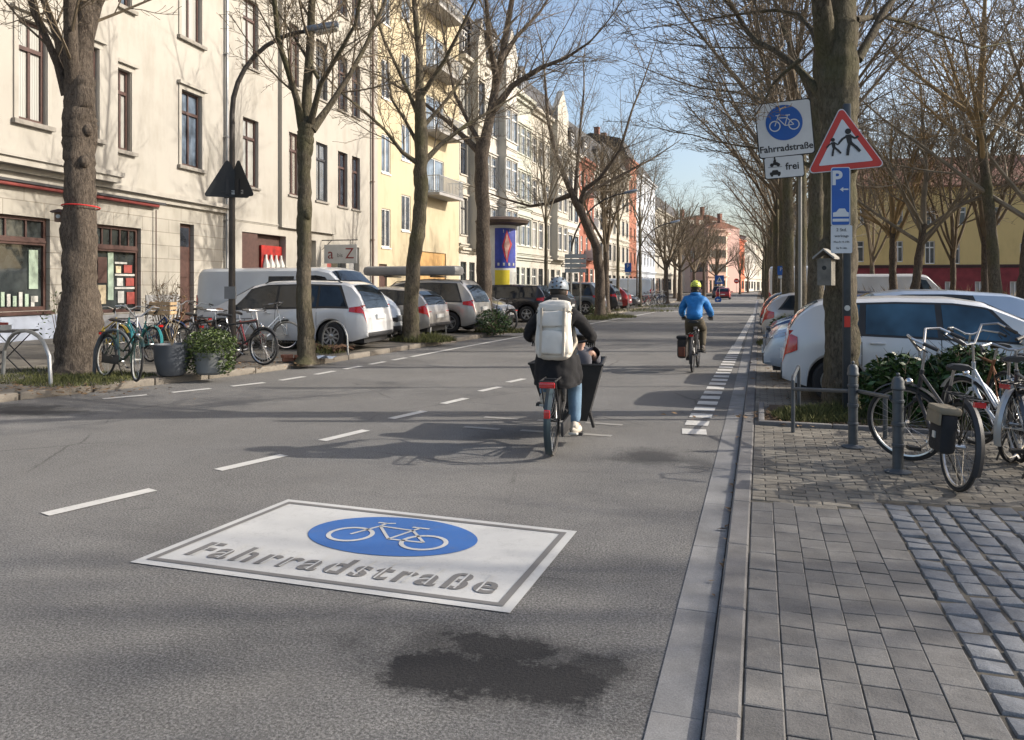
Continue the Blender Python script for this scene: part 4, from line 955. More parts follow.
# generic trees, four meshes shared by copies
PG=dict(PT,kids=[9,7,5]); PU=dict(PT,up=[.12,.1,.07,.04],kids=[9,7,5],ang=[(18,42),(25,55),(25,65)])
gen=[]
def generic(seed,h,r,n,L,P,bk,tw,spread=(15,45),lean=(0,0)):
    rr=random.Random(seed); return ([(0,0,-.05,r),(lean[0]*.4,lean[1]*.4,h*.5,r*.78),(lean[0],lean[1],h,r*.68)],auto_limbs(rr,(lean[0],lean[1],h),r,n,L,spread))
def place(px,Y,z,label,proto=None,spec=None,group=None,rz=0,sc=1,name='street_tree'):
    x=colX(px,Y)
    if proto is None:
        t_,l_=generic(*spec[:9],**(spec[9] if len(spec)>9 else {})); return tree(name,(x,Y,z),t_,l_,label,spec[0],spec[5],spec[6],spec[7],group,rz=rz,nside=10)
    return dup(proto,(x,Y,z),rz,label,group,sc)
gA=place(606,43.5,.12,'forked brown tree just right of the grey direction board',None,(31,4.2,.24,7,5.8,PG,BK1,TW,(15,48)),STG)
gB=place(666,70,.12,'dark tree with wide low crown beside the parked bicycles at the side street',None,(32,3.4,.27,8,6.5,PG,BK1,TW,(20,60)),STG)
gC=place(618,48,.12,'very slim young tree behind the grey four-wheel drive',None,(33,6.0,.12,6,4.2,PU,BK2,TW3,(12,35)),STG)
place(640,57,.12,'slim tree rising over the last parked cars of the left row',gC,rz=2,sc=1.1,group=STG); place(680,80,.12,'dark tree right of the wide-crowned one',gB,rz=1.5,sc=1.05,group=STG)
place(546,32.5,.12,'thin young tree right of the advertising column',gC,rz=4,sc=.85,group=STG)
FTG='far trees past the side street'
place(694,112,.1,'first dark trunk in front of the pink houses',gB,rz=3,sc=1.15,group=FTG); place(704,118,.1,'second dark trunk in front of the pink houses',gA,rz=4,sc=1.2,group=FTG); place(716,126,.1,'third dark trunk, behind the blue crossing sign',gB,rz=5,sc=1.1,group=FTG)
place(740,160,.06,'thin far tree before the white end house',gA,rz=.5,group=FTG); place(748,190,.06,'farthest small tree in the gap of the street',gB,rz=2.2,group=FTG); place(675,100,.1,'dark crooked trunk left of the pink houses',gA,rz=2,sc=1.1,group=FTG)
# ---- right row
pR=G(840,409,.05); d=pR.dot(Vector((-st,ct,0))); base=(pR.x,pR.y,.05); s=d/F
tr=px_path(base,[(841,412,18*s),(841,380,16*s),(841,330,15.2*s),(841,270,15.2*s),(840,200,16*s),(839,140,17*s),(838,80,19*s),(838,30,20*s)],d); tr[0]=(tr[0][0],tr[0][1],-.02,tr[0][3])
def L(pts,dd,k=10,sub=2.2,t0=.15): return dict(path=px_path(base,[(a,b_,c*s) for a,b_,c in pts],d,dd),kids=k,sub=sub,t0=t0)
lim=[L([(838,35,19),(842,-30,16),(850,-120,12),(856,-230,8)],.6,12,3.2,.5),L([(828,60,12),(822,10,11),(815,-50,9),(806,-140,6)],-.8,10,3),
     L([(830,100,9),(812,84,5.6),(796,66,4.6),(775,50,4.4),(757,42,4.2),(745,28,4),(735,10,3.8),(718,-8,3.4),(690,-40,2.6)],2.2,16,2.6,.25),
     L([(822,60,4),(812,30,3),(798,14,2.7),(775,10,2.4),(740,14,2),(715,18,1.4)],1.8,10,1.6),L([(856,20,4),(880,16,2.8),(905,22,2.4),(940,35,2),(980,48,1.6),(1020,40,1.2)],2.5,12,1.6),
     L([(858,60,5),(885,10,4.4),(930,-50,3.4),(980,-130,2.4)],1.0,12,2.8),L([(800,60,2.6),(785,72,2),(772,85,1.7),(765,100,1.2)],.6,5,1.0)]
tree('street_tree',base,tr,lim,'thick mossy trunk in the planting bed, carrying a nest box, nearest on the right',21,PN,BK2,TW,RTG,nside=24,burl=[(tr[5][0]+.1,tr[5][1]-.28,tr[5][2]-.3,.15),(tr[3][0]-.2,tr[3][1]-.12,tr[3][2]+.3,.09)])
Y=16.9; x=colX(816,Y); d=-x*st+Y*ct; base=(x,Y,.04); s=d/F
tr=px_path(base,[(817,372,10*s),(816,300,8.6*s),(817,200,8*s),(819,100,7.6*s),(822,30,7*s)],d); tr[0]=(tr[0][0],tr[0][1],-.02,tr[0][3])
lim=[L([(822,35,6),(824,-40,5),(828,-130,3.5)],.8,14,3.4,.2),L([(818,110,4),(800,70,3.4),(780,20,2.8),(765,-40,2)],1.5,13,3),L([(820,90,4),(845,50,3.4),(870,0,2.8),(900,-60,2)],1.5,13,3),
     L([(816,140,3.4),(795,115,2.6),(765,100,2.1),(735,92,1.6),(700,88,1.2)],2,13,2.4),L([(817,170,3),(800,160,2.3),(770,150,1.9),(735,145,1.3)],1,10,2)]
tree('street_tree',base,tr,lim,'mossy second trunk half hidden by the nearest right trunk',22,PN,BK2,TW,RTG,nside=14)
gD=place(801,20.8,.04,'mossy tree just left of the second right trunk, behind the white pole',None,(41,5.6,.17,7,5.5,PG,BK2,TW,(15,50)),RTG)
gE=place(788,24.5,.04,'tall mossy tree third along the right bays',None,(42,6.2,.2,8,6.2,PG,BK2,TW,(15,55)),RTG)
for i,(px,Y,pr,lb) in enumerate(((782,31,gD,'fourth tree along the right bays, left of the tall mossy one'),(776,39,gE,'tree beside the parked white box van'),(772,49,gD,'tree behind the white box van'),(769,62,gE,'distant tree near the end of the right bays'),(766,78,gD,'last tree of the right row before the side street'),(764,112,gE,'right-hand tree past the side street'),(762.5,140,gD,'farther right-hand tree past the side street'))):
    place(px,Y,.04,lb,pr,rz=1.3*i+.5,group=RTG)
# ---- park
PKG='bare trees in the park'
PP=dict(PT,kids=[8,7,5],len=[.6,.55,.5],rmin=.007)
k1=place(893,36,.04,'ochre-twigged park tree just right of the nearest right trunk',None,(51,4.2,.2,8,5.4,PP,BK1,TW2,(20,55)),PKG,name='park_tree')
k2=place(912,33,.04,'park tree with pale trunk in front of the yellow house',None,(52,4.0,.2,8,5.4,PP,BK1,TW3,(20,55),dict(lean=(.4,0))),PKG,name='park_tree')
k3=place(999,27,.04,'tall straight pale trunk rising above the bluish car roof',None,(53,7.0,.2,8,5.0,PP,BK2,TW2,(20,50),dict(lean=(-.5,.2))),PKG,name='park_tree')
k4=place(953,38,.04,'park tree with thin crossing stems left of the straight pale trunk',None,(54,3.2,.16,7,6.0,PP,BK1,TW,(10,40)),PKG,name='park_tree')
sp=[(1020,27,k2,1.1,'thick knotty park tree at the right edge'),(872,44,k4,1.0,'park tree right behind the signpost'),(985,34,k4,1.1,'twin-stemmed park tree left of the straight pale trunk'),
    (862,70,k1,1.2,'park tree left of the yellow house'),(825,60,k2,1.1,'park tree far behind the second right trunk'),(1100,36,k4,1.2,'park tree far right of the frame')]
for i,(px,Y,pr,sc,lb) in enumerate(sp): place(px,Y,.04,lb,pr,rz=.9*i+.4,sc=sc,group=PKG)
# trees on the square to the right of the frame, whose shade falls across the street
SQ='trees on the square right of the frame'
for i,(x,y,pr,sc) in enumerate(((17,10.0,gD,1.15),(23,6.5,gE,1.2),(27,13,gD,1.2),(20,0,gD,1.1))):
    dup(pr,(x,y,.04),i*1.1,'bare tree on the square outside the right of the picture',SQ,sc)
# ------------------------------------------------------------------ cars
RUB=M('rubber',(.022,.022,.023),.8,var=.2,sc=12); RIMS=M('rim_silver',(.5,.51,.52),.28,.8,var=.08); RIMD=M('rim_dark',(.06,.06,.065),.4,.5); BLK=M('black_plastic',(.025,.025,.027),.55,var=.2)
CGL=glass('car_glass',(.012,.018,.025),.02); CGLB=glass('car_glass_blue',(.03,.075,.12),.02)
for g_ in (CGL,CGLB): g_.node_tree.nodes['Principled BSDF'].inputs['IOR'].default_value=1.5; LRED=M('lamp_red',(.45,.012,.012),.15,coat=1,var=.15,sc=8); LCLR=M('lamp_clear',(.32,.34,.37),.1,.5,coat=1,var=.2,sc=14); PLATE=M('plate_white',(.62,.63,.62),.4,var=.05); SEAM=M('panel_gap',(.01,.01,.01),.9); CHR=M('chrome',(.65,.65,.66),.12,1.0,var=.05)
def paintc(name,col,met=.3): return M(name,col,.32,met,var=.07,sc=1.2,coat=.8)
def interp(tab,x):
    if x<=tab[0][0]: return tab[0][1]
    for (a,b),(c,d) in zip(tab,tab[1:]):
        if x<=c: return b+(d-b)*(x-a)/(c-a) if c>a else d
    return tab[-1][1]
def smooth_tab(tab,x,w=.05): return (interp(tab,x-w)+2*interp(tab,x)+interp(tab,x+w))/4
class Car:
    """x from the rear bumper (0) to the front (L), y to the left, z up"""
    def __init__(s,L,W,top,belt,wheels,wr,side,wind,rearw,col,name='parked_car',sill=.22,wfr=.33,tumble=.2,tail=None,head=None,rails=False,glassm=CGL,rim=RIMS,clad=None,box=False,seams=None,spokes=5,rback=None):
        s.__dict__.update(locals())
    def zt(s,x): return smooth_tab(s.top,x,.04)
    def zb(s,x): return min(smooth_tab(s.belt,x,.05), s.zt(x)-.012)
    def hw(s,x):
        W2=s.W/2; e0=.5; e1=.75; k=1
        if x<e0: k-= .13*((e0-x)/e0)**2.4
        if x>s.L-e1: k-= .22*((x-(s.L-e1))/e1)**2.2
        return W2*k
    def zbot(s,x):
        z=s.sill+ (.10*max(0,(.35-x)/.35)) + (.06*max(0,(x-(s.L-.4))/.4))
        for xw in s.wheels:
            R=s.wr+.055; dx=abs(x-xw)
            if dx<R: z=max(z,s.wr+sqrt(R*R-dx*dx)*1.0)
        return z
    def sec(s,x):
        hw,zb,zt,z0=s.hw(x),s.zb(x),s.zt(x),s.zbot(x); top=max(q[1] for q in s.top); g=max(0,min(1,(zt-zb)/(top-s.belt_mid())))
        hr=hw*(.955-s.tumble*g); zr=zb+(zt-zb)*(.86 if g>.1 else .6); lo=min(zb-.02,max(z0,s.sill+.06))
        return [(hw*.94,z0),(hw*.985,z0+.10*(zb-z0)),(hw*1.0,z0+.40*(zb-z0)),(hw*.997,z0+.66*(zb-z0)),(hw*.985,z0+.86*(zb-z0)),(hw*.955,zb),
                (hw*.955*.35+hr*.65+.012*g,zb+(zr-zb)*.55),(hr,zr),(hr*.9,zr+(zt-zr)*.62),(hr*.55,zt-.006),(0,zt)]
    def belt_mid(s): return interp(s.belt,s.L*.45)
    def ys(s,x,z):
        c=s.sec(x)
        for (a,za),(b,zb_) in zip(c,c[1:8]):
            if za-1e-6<=z<=zb_+1e-6: return a+(b-a)*((z-za)/(zb_-za) if zb_>za else 0)
        return c[7][0]
    def zs(s,x,y):
        c=s.sec(x); y=abs(y)
        for (a,za),(b,zb_) in zip(c[7:],c[8:]):
            if b<=y<=a: return za+(zb_-za)*((a-y)/(a-b) if a>b else 0)
        return c[7][1]
    def stations(s):
        xs=set([0,.015,.04,.09,.16,.25,.35,s.L,s.L-.012,s.L-.035,s.L-.08,s.L-.15,s.L-.25,s.L-.38]+[p[0] for p in s.top]); x=.45
        while x<s.L-.45: xs.add(round(x,3)); x+=.16
        for xw in s.wheels:
            R=s.wr+.055
            for k in range(-9,10): xs.add(xw+R*sin(k*pi/18)*.9999); 
            xs.add(xw+R+.01); xs.add(xw-R-.01)
        xs=sorted(q for q in xs if 0<=q<=s.L); out=[xs[0]]
        for q in xs[1:]:
            if q-out[-1]>.006: out.append(q)
        return out
    def build(s,loc,rz,label,group=None):
        root=thing(s.name,loc,rz,label,'car' if not s.box else 'van',group); off=-s.L/2
        T=Matrix.Translation((off,0,0)); mb=MB(); xs=s.stations(); n=11; secs=[s.sec(x) for x in xs]
        vs=[]; 
        for x,c in zip(xs,secs):
            vs+=[(x+off,y,z) for y,z in c]+[(x+off,-y,z) for y,z in reversed(c[:-1])]
        m=2*n-1; fs=[]
        for i in range(len(xs)-1):
            for j in range(m-1): fs.append((i*m+j,(i+1)*m+j,(i+1)*m+j+1,i*m+j+1))
        fs.append(tuple(range(m))); fs.append(tuple(reversed([(len(xs)-1)*m+j for j in range(m)])))
        mb.add(vs,fs); mb.mi=1
        # panel gaps
        for xq in (s.seams or []):
            for sg_ in (1,-1):
                zz=[s.sill+.12+(s.zb(xq)-s.sill-.12)*k/6 for k in range(7)]
                v=[];f=[]
                for z in zz:
                    if z<s.zbot(xq): z=s.zbot(xq)+.001
                    for dx in (-.005,.005): v.append((xq+dx+off,sg_*(s.ys(xq+dx,z)+.0025),z))
                for k in range(6): f.append((2*k,2*k+1,2*k+3,2*k+2))
                mb.add(v,f)
        body=mb.build('body',[s.col,SEAM],root,smooth=True,ang=28)
        ub=MB(); ub.box(.12+off,s.L-.15+off,-s.W/2+.22,s.W/2-.22,s.sill-.05,min(.72,s.zb(s.L-.3)-.1)); ub.build('underbody',BLK,root)
        # dark trim under the side windows, then the panes
        gl=s.glassm
        if not s.box:
            for sg_ in (1,-1):
                a0=s.side[0][0]-.07; a1=s.side[-1][1]+.06; b0=s.side[0][2]-.06; b1=s.side[-1][3]+.05; mb=MB(); v=[];f=[]; R_,C_=5,16
                for i in range(C_+1):
                    for j in range(R_+1):
                        u=i/C_; t=j/R_; xb=a0+(a1-a0)*u; xt=b0+(b1-b0)*u; x=xb+(xt-xb)*t; z0=s.zb(x)-.01; z1=s.sec(x)[7][1]-.005; z=z0+(max(z1,z0+.02)-z0)*t; v.append((x+off,sg_*(s.ys(x,z)+.0025),z))
                for i in range(C_):
                    for j in range(R_): f.append((i*(R_+1)+j,(i+1)*(R_+1)+j,(i+1)*(R_+1)+j+1,i*(R_+1)+j+1))
                mb.add(v,f); mb.build('window_trim',BLK,root,smooth=True)
        for (a0,a1,b0,b1,lo,hi) in s.side:
            for sg_ in (1,-1):
                mb=MB(); v=[];f=[];R_,C_=5,6
                for i in range(C_+1):
                    for j in range(R_+1):
                        u=i/C_; t=j/R_; xb=a0+(a1-a0)*u; xt=b0+(b1-b0)*u; x=xb+(xt-xb)*t
                        z0=s.zb(x)+lo; z1=s.sec(x)[7][1]-hi; z=z0+(max(z1,z0+.02)-z0)*t; v.append((x+off,sg_*(s.ys(x,z)+.006),z))
                for i in range(C_):
                    for j in range(R_): f.append((i*(R_+1)+j,(i+1)*(R_+1)+j,(i+1)*(R_+1)+j+1,i*(R_+1)+j+1))
                mb.add(v,f); mb.build('side_window',gl,root,smooth=True)
        def topglass(x0,x1,fr,name,dirn):
            mb=MB(); v=[];f=[];R_,C_=6,8
            for i in range(R_+1):
                x=x0+(x1-x0)*i/R_
                hr=s.sec(x)[7][0]
                for j in range(C_+1):
                    y=hr*(-fr+2*fr*j/C_); v.append((x+off+dirn*.008,y,s.zs(x,y)+.007))
            for i in range(R_):
                for j in range(C_): f.append((i*(C_+1)+j,i*(C_+1)+j+1,(i+1)*(C_+1)+j+1,(i+1)*(C_+1)+j))
            mb.add(v,f); return mb.build(name,gl,root,smooth=True)
        if s.wind: w_=topglass(s.wind[0],s.wind[1],.9,'windscreen',1); 
        if s.rearw: topglass(s.rearw[0],s.rearw[1],.86,'rear_window',-1)
        # wheels
        for xw in s.wheels:
            for sg_ in (1,-1):
                R=s.wr; wd=.105; M4=Matrix.Translation((xw+off,sg_*(s.W/2-wd-.015),R))
                mb=MB(); mb.lathe([(R*.62,-wd),(R*.9,-wd),(R*.985,-wd*.75),(R,-wd*.4),(R,wd*.4),(R*.985,wd*.75),(R*.9,wd),(R*.66,wd),(R*.64,wd*.8)],28,M4 if sg_>0 else M4@Matrix.Rotation(pi,4,'Z'),'y')
                ty=mb.build('tyre',RUB,None,smooth=True)
                wobj=bpy.data.objects.new('wheel',ty.data); COL.objects.link(wobj); wobj.parent=root; bpy.data.objects.remove(ty)
                mb=MB(); Mr=M4 if sg_>0 else M4@Matrix.Rotation(pi,4,'Z')
                mb.torus(R*.62,R*.045,(0,wd*.82,0),28,6,.02)
                for k in range(s.spokes):
                    a=2*pi*k/s.spokes; Mk=Matrix.Rotation(a,4,'Y'); w0=.07 if s.spokes<7 else .04
                    v=[(0-w0*.6,wd*.78,.03),(w0*.6,wd*.78,.03),(w0*.42,wd*.9,R*.62),(-w0*.42,wd*.9,R*.62),(-w0*.6,wd*.5,.03),(w0*.6,wd*.5,.03),(w0*.5,wd*.5,R*.62),(-w0*.5,wd*.5,R*.62)]
                    mb.add([tuple(Mk@Vector(p)) for p in v],[(0,1,2,3),(0,4,5,1),(1,5,6,2),(2,6,7,3),(3,7,4,0)])
                mb.lathe([(.055,wd*.5),(.06,wd*.8),(.045,wd*.88)],12,None,'y')
                mb.v=[tuple(Mr@Vector(p)) for p in mb.v]; mb.build('rim',s.rim,wobj,smooth=True)
                mb=MB(); mb.lathe([(R*.64,wd*.35),(R*.63,wd*.36)],20,Mr,'y'); mb.build('brake_disc',BLK,wobj)
        # lamps, bumpers, plates, mirrors, handles
        tl=s.tail or (.02,.34,.72,.98)
        for sg_ in (1,-1):
            mb=MB(); x0,x1,z0,z1=tl; v=[];f=[]; C_=5;R_=4
            for i in range(C_+1):
                x=x0+(x1-x0)*i/C_
                for j in range(R_+1):
                    z=z0+(z1-z0)*j/R_ - (0 if i==0 else .0); k=.5*(i/C_); z=z+(z1-z0)*k*(.5-j/R_); z=min(z,s.zt(x)-.05) ; z=max(z,s.zbot(x)+.02); v.append((x+off,sg_*(s.ys(x,z)+.012),z))
            for i in range(C_):
                for j in range(R_): f.append((i*(R_+1)+j,(i+1)*(R_+1)+j,(i+1)*(R_+1)+j+1,i*(R_+1)+j+1))
            mb.add(v,f); hwr=s.hw(0); 
            za,zc=z0,min(z1,s.zt(0)-.02)
            if zc>za+.04: mb.box(-.012+off,.02+off,*(sorted((sg_*(hwr*.62),sg_*(hwr*.985)))),za,zc)
            xa=next((x for x in [k*.02 for k in range(60)] if s.zt(x)>z1),0); 
            if z1>s.zt(0)-.02:  # lamps on a sloping tail
                for k in range(3):
                    zq=z0+(z1-z0)*(k+.5)/3; xq=next((x for x in [q*.02 for q in range(60)] if s.zt(x)>zq+.05),0); mb.box(xq-.014+off,xq+.05+off,*(sorted((sg_*(s.hw(xq)*.72),sg_*(s.hw(xq)*.95)))),zq-(z1-z0)/6,zq+(z1-z0)/6)
            mb.build('tail_light',LRED,root,smooth=True,ang=30)
            hd=s.head or (s.L-.5,s.L-.04,.62,.80); x0,x1,z0,z1=hd; mb=MB(); v=[];f=[]
            for i in range(C_+1):
                x=x0+(x1-x0)*i/C_; top_=s.zb(x)-.015
                for j in range(R_+1):
                    h0=z0; h1=min(z1+.03*(1-i/C_),top_+.0); t=j/R_; zz=h0+(h1-h0)*t; sh=.35+.65*(i/C_); zz=h1-(h1-zz)*sh; zz=max(zz,s.zbot(x)+.02); v.append((x+off,sg_*(s.ys(x,zz)+.01),zz))
            for i in range(C_):
                for j in range(R_): f.append((i*(R_+1)+j,(i+1)*(R_+1)+j,(i+1)*(R_+1)+j+1,i*(R_+1)+j+1))
            mb.add(v,f); hw_=s.hw(s.L); mb.box(s.L-.03+off,s.L+.01+off,*(sorted((sg_*hw_*.58,sg_*hw_*.97))),z0,min(z1,s.zt(s.L)-.03)); mb.build('headlight',LCLR,root,smooth=True,ang=30)
            xm=s.wind[0]-.12 if s.wind else s.L*.7; xm=min(xm,s.side[-1][1]-.12); ym=s.ys(xm,s.zb(xm))
            mb=MB(); mb.ell((xm+off,sg_*(ym+.13),s.zb(xm)+.07),(.075,.11,.075),12,8); mb.box(xm-.03+off,xm+.03+off,*(sorted((sg_*(ym-.02),sg_*(ym+.08)))),s.zb(xm)+.0,s.zb(xm)+.045); mb.build('mirror',s.clad or s.col,root,smooth=True)
            for xq in (s.seams or [])[:-1]:
                xh=xq+.1; z=s.zb(xh)-.1; y=s.ys(xh,z); mb=MB(); mb.box(xh+off,xh+.19+off,*(sorted((sg_*(y-.01),sg_*(y+.028)))),z-.014,z+.014,bev=.008); mb.build('door_handle',s.clad or s.col,root,smooth=True)
        hw0=s.hw(0); hwL=s.hw(s.L)
        mb=MB(); mb.box(-.022+off,.2+off,-hw0*.93,hw0*.93,s.sill+.1,s.sill+.2,bev=.02); mb.build('rear_bumper',s.clad or BLK,root,smooth=True)
        mb=MB(); mb.box(s.L-.2+off,s.L+.02+off,-hwL*.96,hwL*.96,s.sill+.06,s.sill+.2,bev=.02); mb.box(s.L-.1+off,s.L+.012+off,-hwL*.62,hwL*.62,s.sill+.3,s.sill+.43); mb.build('front_grille',BLK,root,smooth=True)
        mb=MB(); zq=s.rback or .62; mb.box(-.03+off,.02+off,-.26,.26,zq-.055,zq+.055); mb.build('number_plate',PLATE,root)
        mb=MB(); mb.box(s.L-.02+off,s.L+.032+off,-.26,.26,s.sill+.21,s.sill+.32); mb.build('number_plate',PLATE,root)
        if s.rails:
            for sg_ in (1,-1):
                mb=MB(); x0,x1=s.rails; y=s.sec((x0+x1)/2)[7][0]*.93
                mb.tube([(x0+off,sg_*y,s.zs(x0,y)),(x0+.12+off,sg_*y,s.zs(x0+.12,y)+.05),((x0+x1)/2+off,sg_*y,s.zs((x0+x1)/2,y)+.055),(x1-.12+off,sg_*y,s.zs(x1-.12,y)+.05),(x1+off,sg_*y,s.zs(x1,y))],.014,6); mb.build('roof_rail',BLK,root,smooth=True)
        return root
def hatch(L=4.2,W=1.76,Hh=1.47,col=None,**k):
    a=dict(top=[(0,.55),(.03,.78),(.07,.92),(.28,1.22),(.5,1.36),(.75,1.43),(1.6,Hh),(2.2,Hh-.02),(2.55,Hh-.07),(3.25,1.0),(3.6,.92),(4.0,.78),(4.15,.62),(4.2,.5)],belt=[(0,.9),(.3,.98),(1,.95),(2.5,.9),(3.3,.86),(4.2,.7)],
         wheels=(.72,3.32),wr=.31,side=[(.48,1.0,.75,1.06,.03,.03),(1.08,2.02,1.12,1.98,.02,.03),(2.1,3.02,2.06,2.56,.02,.03)],wind=(3.18,2.55),rearw=(.10,.5),tail=(.0,.32,.66,.98),seams=[1.05,2.06,3.02])
    a.update(k); f=L/4.2
    if f!=1:
        for q in ('top','belt'): a[q]=[(x*f,z) for x,z in a[q]]
        a['wheels']=tuple(x*f for x in a['wheels']); a['side']=[(p*f,q*f,r*f,t*f,u,v) for p,q,r,t,u,v in a['side']]; a['wind']=tuple(x*f for x in a['wind']); a['rearw']=tuple(x*f for x in a['rearw']); a['seams']=[x*f for x in a['seams']]
    return Car(L,W,col=col,**a)
def mpv(L=4.75,W=1.86,Hh=1.66,col=None,**k):
    a=dict(top=[(0,.6),(.03,.8),(.06,.95),(.22,1.3),(.42,1.55),(.6,Hh-.04),(1.6,Hh),(2.6,Hh-.02),(3.0,Hh-.12),(3.85,1.06),(4.2,.96),(4.55,.8),(4.7,.62),(4.75,.5)],belt=[(0,.98),(1,1.0),(2.5,.96),(3.9,.92),(4.75,.7)],
         wheels=(.88,3.72),wr=.335,side=[(.5,1.2,.75,1.22,.04,.04),(1.27,2.28,1.27,2.26,.03,.04),(2.34,3.52,2.32,2.98,.03,.04)],wind=(3.78,3.02),rearw=(.08,.42),tail=(.0,.42,.86,1.06),seams=[1.24,2.31,3.5],rback=.78)
    a.update(k); f=L/4.75
    if f!=1:
        for q in ('top','belt'): a[q]=[(x*f,z) for x,z in a[q]]
        a['wheels']=tuple(x*f for x in a['wheels']); a['side']=[(p*f,q*f,r*f,t*f,u,v) for p,q,r,t,u,v in a['side']]; a['wind']=tuple(x*f for x in a['wind']); a['rearw']=tuple(x*f for x in a['rearw']); a['seams']=[x*f for x in a['seams']]
    return Car(L,W,col=col,**a)
def van(L=5.3,W=1.95,Hh=2.2,col=None,**k):
    a=dict(top=[(0,Hh-.25),(.05,Hh-.06),(.2,Hh),(3.6,Hh),(3.95,Hh-.07),(4.65,1.32),(4.95,1.15),(5.2,.9),(5.28,.7),(5.3,.55)],belt=[(0,1.25),(3.6,1.2),(4.6,1.15),(5.3,.8)],wheels=(.95,4.35),wr=.34,tumble=.08,
        side=[(3.35,4.42,3.35,3.88,.02,.12)],wind=(4.6,3.98),rearw=None,tail=(0,.1,.85,1.25),seams=[2.0,3.28],head=(4.85,5.26,.72,.98),box=True,name='parked_van',rback=.9)
    a.update(k); return Car(L,W,col=col,**a)
WH=paintc('car_white',(.62,.63,.64),0); WH2=paintc('car_white_cool',(.58,.62,.66),0); SIL=paintc('car_silver',(.42,.41,.39),.45); SIL2=paintc('car_silver_warm',(.46,.44,.42),.45); GRY=paintc('car_grey_blue',(.12,.145,.17)); BLKP=paintc('car_black',(.018,.018,.022)); REDP=paintc('car_red',(.28,.015,.015)); BLU=paintc('car_blue',(.03,.06,.16)); DKG=paintc('car_dark_grey',(.06,.06,.065)); BSIL=paintc('car_blue_silver',(.40,.47,.56),.4)
LG='cars parked nose-in along the left pavement'; RG='cars parked across the right bays'
def park(c,Y,xe,side,label,group,dirn,z=.14,tw=0):
    """dirn -1: nose towards -X, +1: nose towards +X; xe is the X of the end nearest the road"""
    L=c.L
    xc = (xe-L/2) if side=='L' else (xe+L/2)
    return c.build((xc,Y,z),(pi if dirn<0 else 0)+tw,label,group)
park(mpv(col=WH,spokes=10,rails=(.7,2.7)),16.6,-8.75,'L','white estate-like family car, rear to the street, behind the slim forked tree',LG,-1,tw=.09)
park(van(col=WH2,L=5.6,Hh=2.02,clad=None,top=[(0,1.8),(.05,1.98),(.2,2.02),(3.9,2.03),(4.25,1.96),(4.95,1.3),(5.25,1.12),(5.5,.9),(5.58,.7),(5.6,.5)],belt=[(0,1.25),(3.9,1.2),(4.9,1.12),(5.6,.8)],wheels=(1.0,4.65),side=[(3.3,4.7,3.3,4.15,.02,.12),(2.4,3.2,2.4,3.2,.05,.14)],wind=(4.9,4.28),seams=[2.3,3.25],head=(5.1,5.56,.7,.98)),18.75,-9.5,'L','long white delivery van, nose to the street, behind the white family car',LG,1)
c=park(hatch(col=SIL2,L=4.0,Hh=1.5),21.35,-9.15,'L','silver-beige hatchback with red tail lights, behind the slender olive-grey tree',LG,-1)
c=park(mpv(col=SIL,L=4.7,Hh=1.74,rails=(.5,3.0)),23.9,-8.65,'L','silver people carrier with grey roof box, rear to the street',LG,-1)
t=thing('roof_box',(-11.2,23.9,.14+1.80),pi,'long grey roof box on the silver people carrier','roof box')
mb=MB(); mb.box(-1.7,1.75,-.42,.42,.06,.38,bev=.12); mb.build('shell',M('roofbox_grey',(.25,.25,.25),.45,var=.1),t,smooth=True); mb=MB()
for x in (-.9,.8): mb.box(x-.03,x+.03,-.62,.62,.0,.05)
mb.build('crossbar',BLK,t)
park(hatch(col=SIL,L=4.3),27.6,-8.9,'L','silver car, nose to the street, with blackish headlamps beside the advertising column',LG,1)
park(mpv(col=BLKP,L=4.6,Hh=1.6),31.6,-8.4,'L','dark car seen behind the helmet of the front rider',LG,-1)
park(hatch(col=DKG,L=4.3),34.6,-8.2,'L','dark grey hatchback half hidden behind the front rider',LG,-1)
park(mpv(col=GRY,L=4.4,Hh=1.75),41.0,-8.0,'L','grey-blue high four-wheel drive with tail lights, right of the leaning tree',LG,-1)
park(mpv(col=BLKP,L=4.5,Hh=1.7),46.0,-8.0,'L','black high car two places beyond the grey-blue one',LG,-1)
park(hatch(col=REDP,L=4.2),49.2,-7.9,'L','dark red car beyond the black high car',LG,-1)
park(hatch(col=DKG,L=4.2),53.5,-8.0,'L','dark car, nose to the street, last of the left row',LG,1)
park(van(col=WH2,L=5.0),68,-9.0,'L','white van beyond the row of bicycles at the side street',LG,-1); 
hatch(col=REDP).build((-4.3,99,.0),pi/2,'small dark red car driving away on the far crossing'); mpv(col=DKG).build((-5.2,108,.0),pi/2,'dark car ahead of the red one on the far crossing')
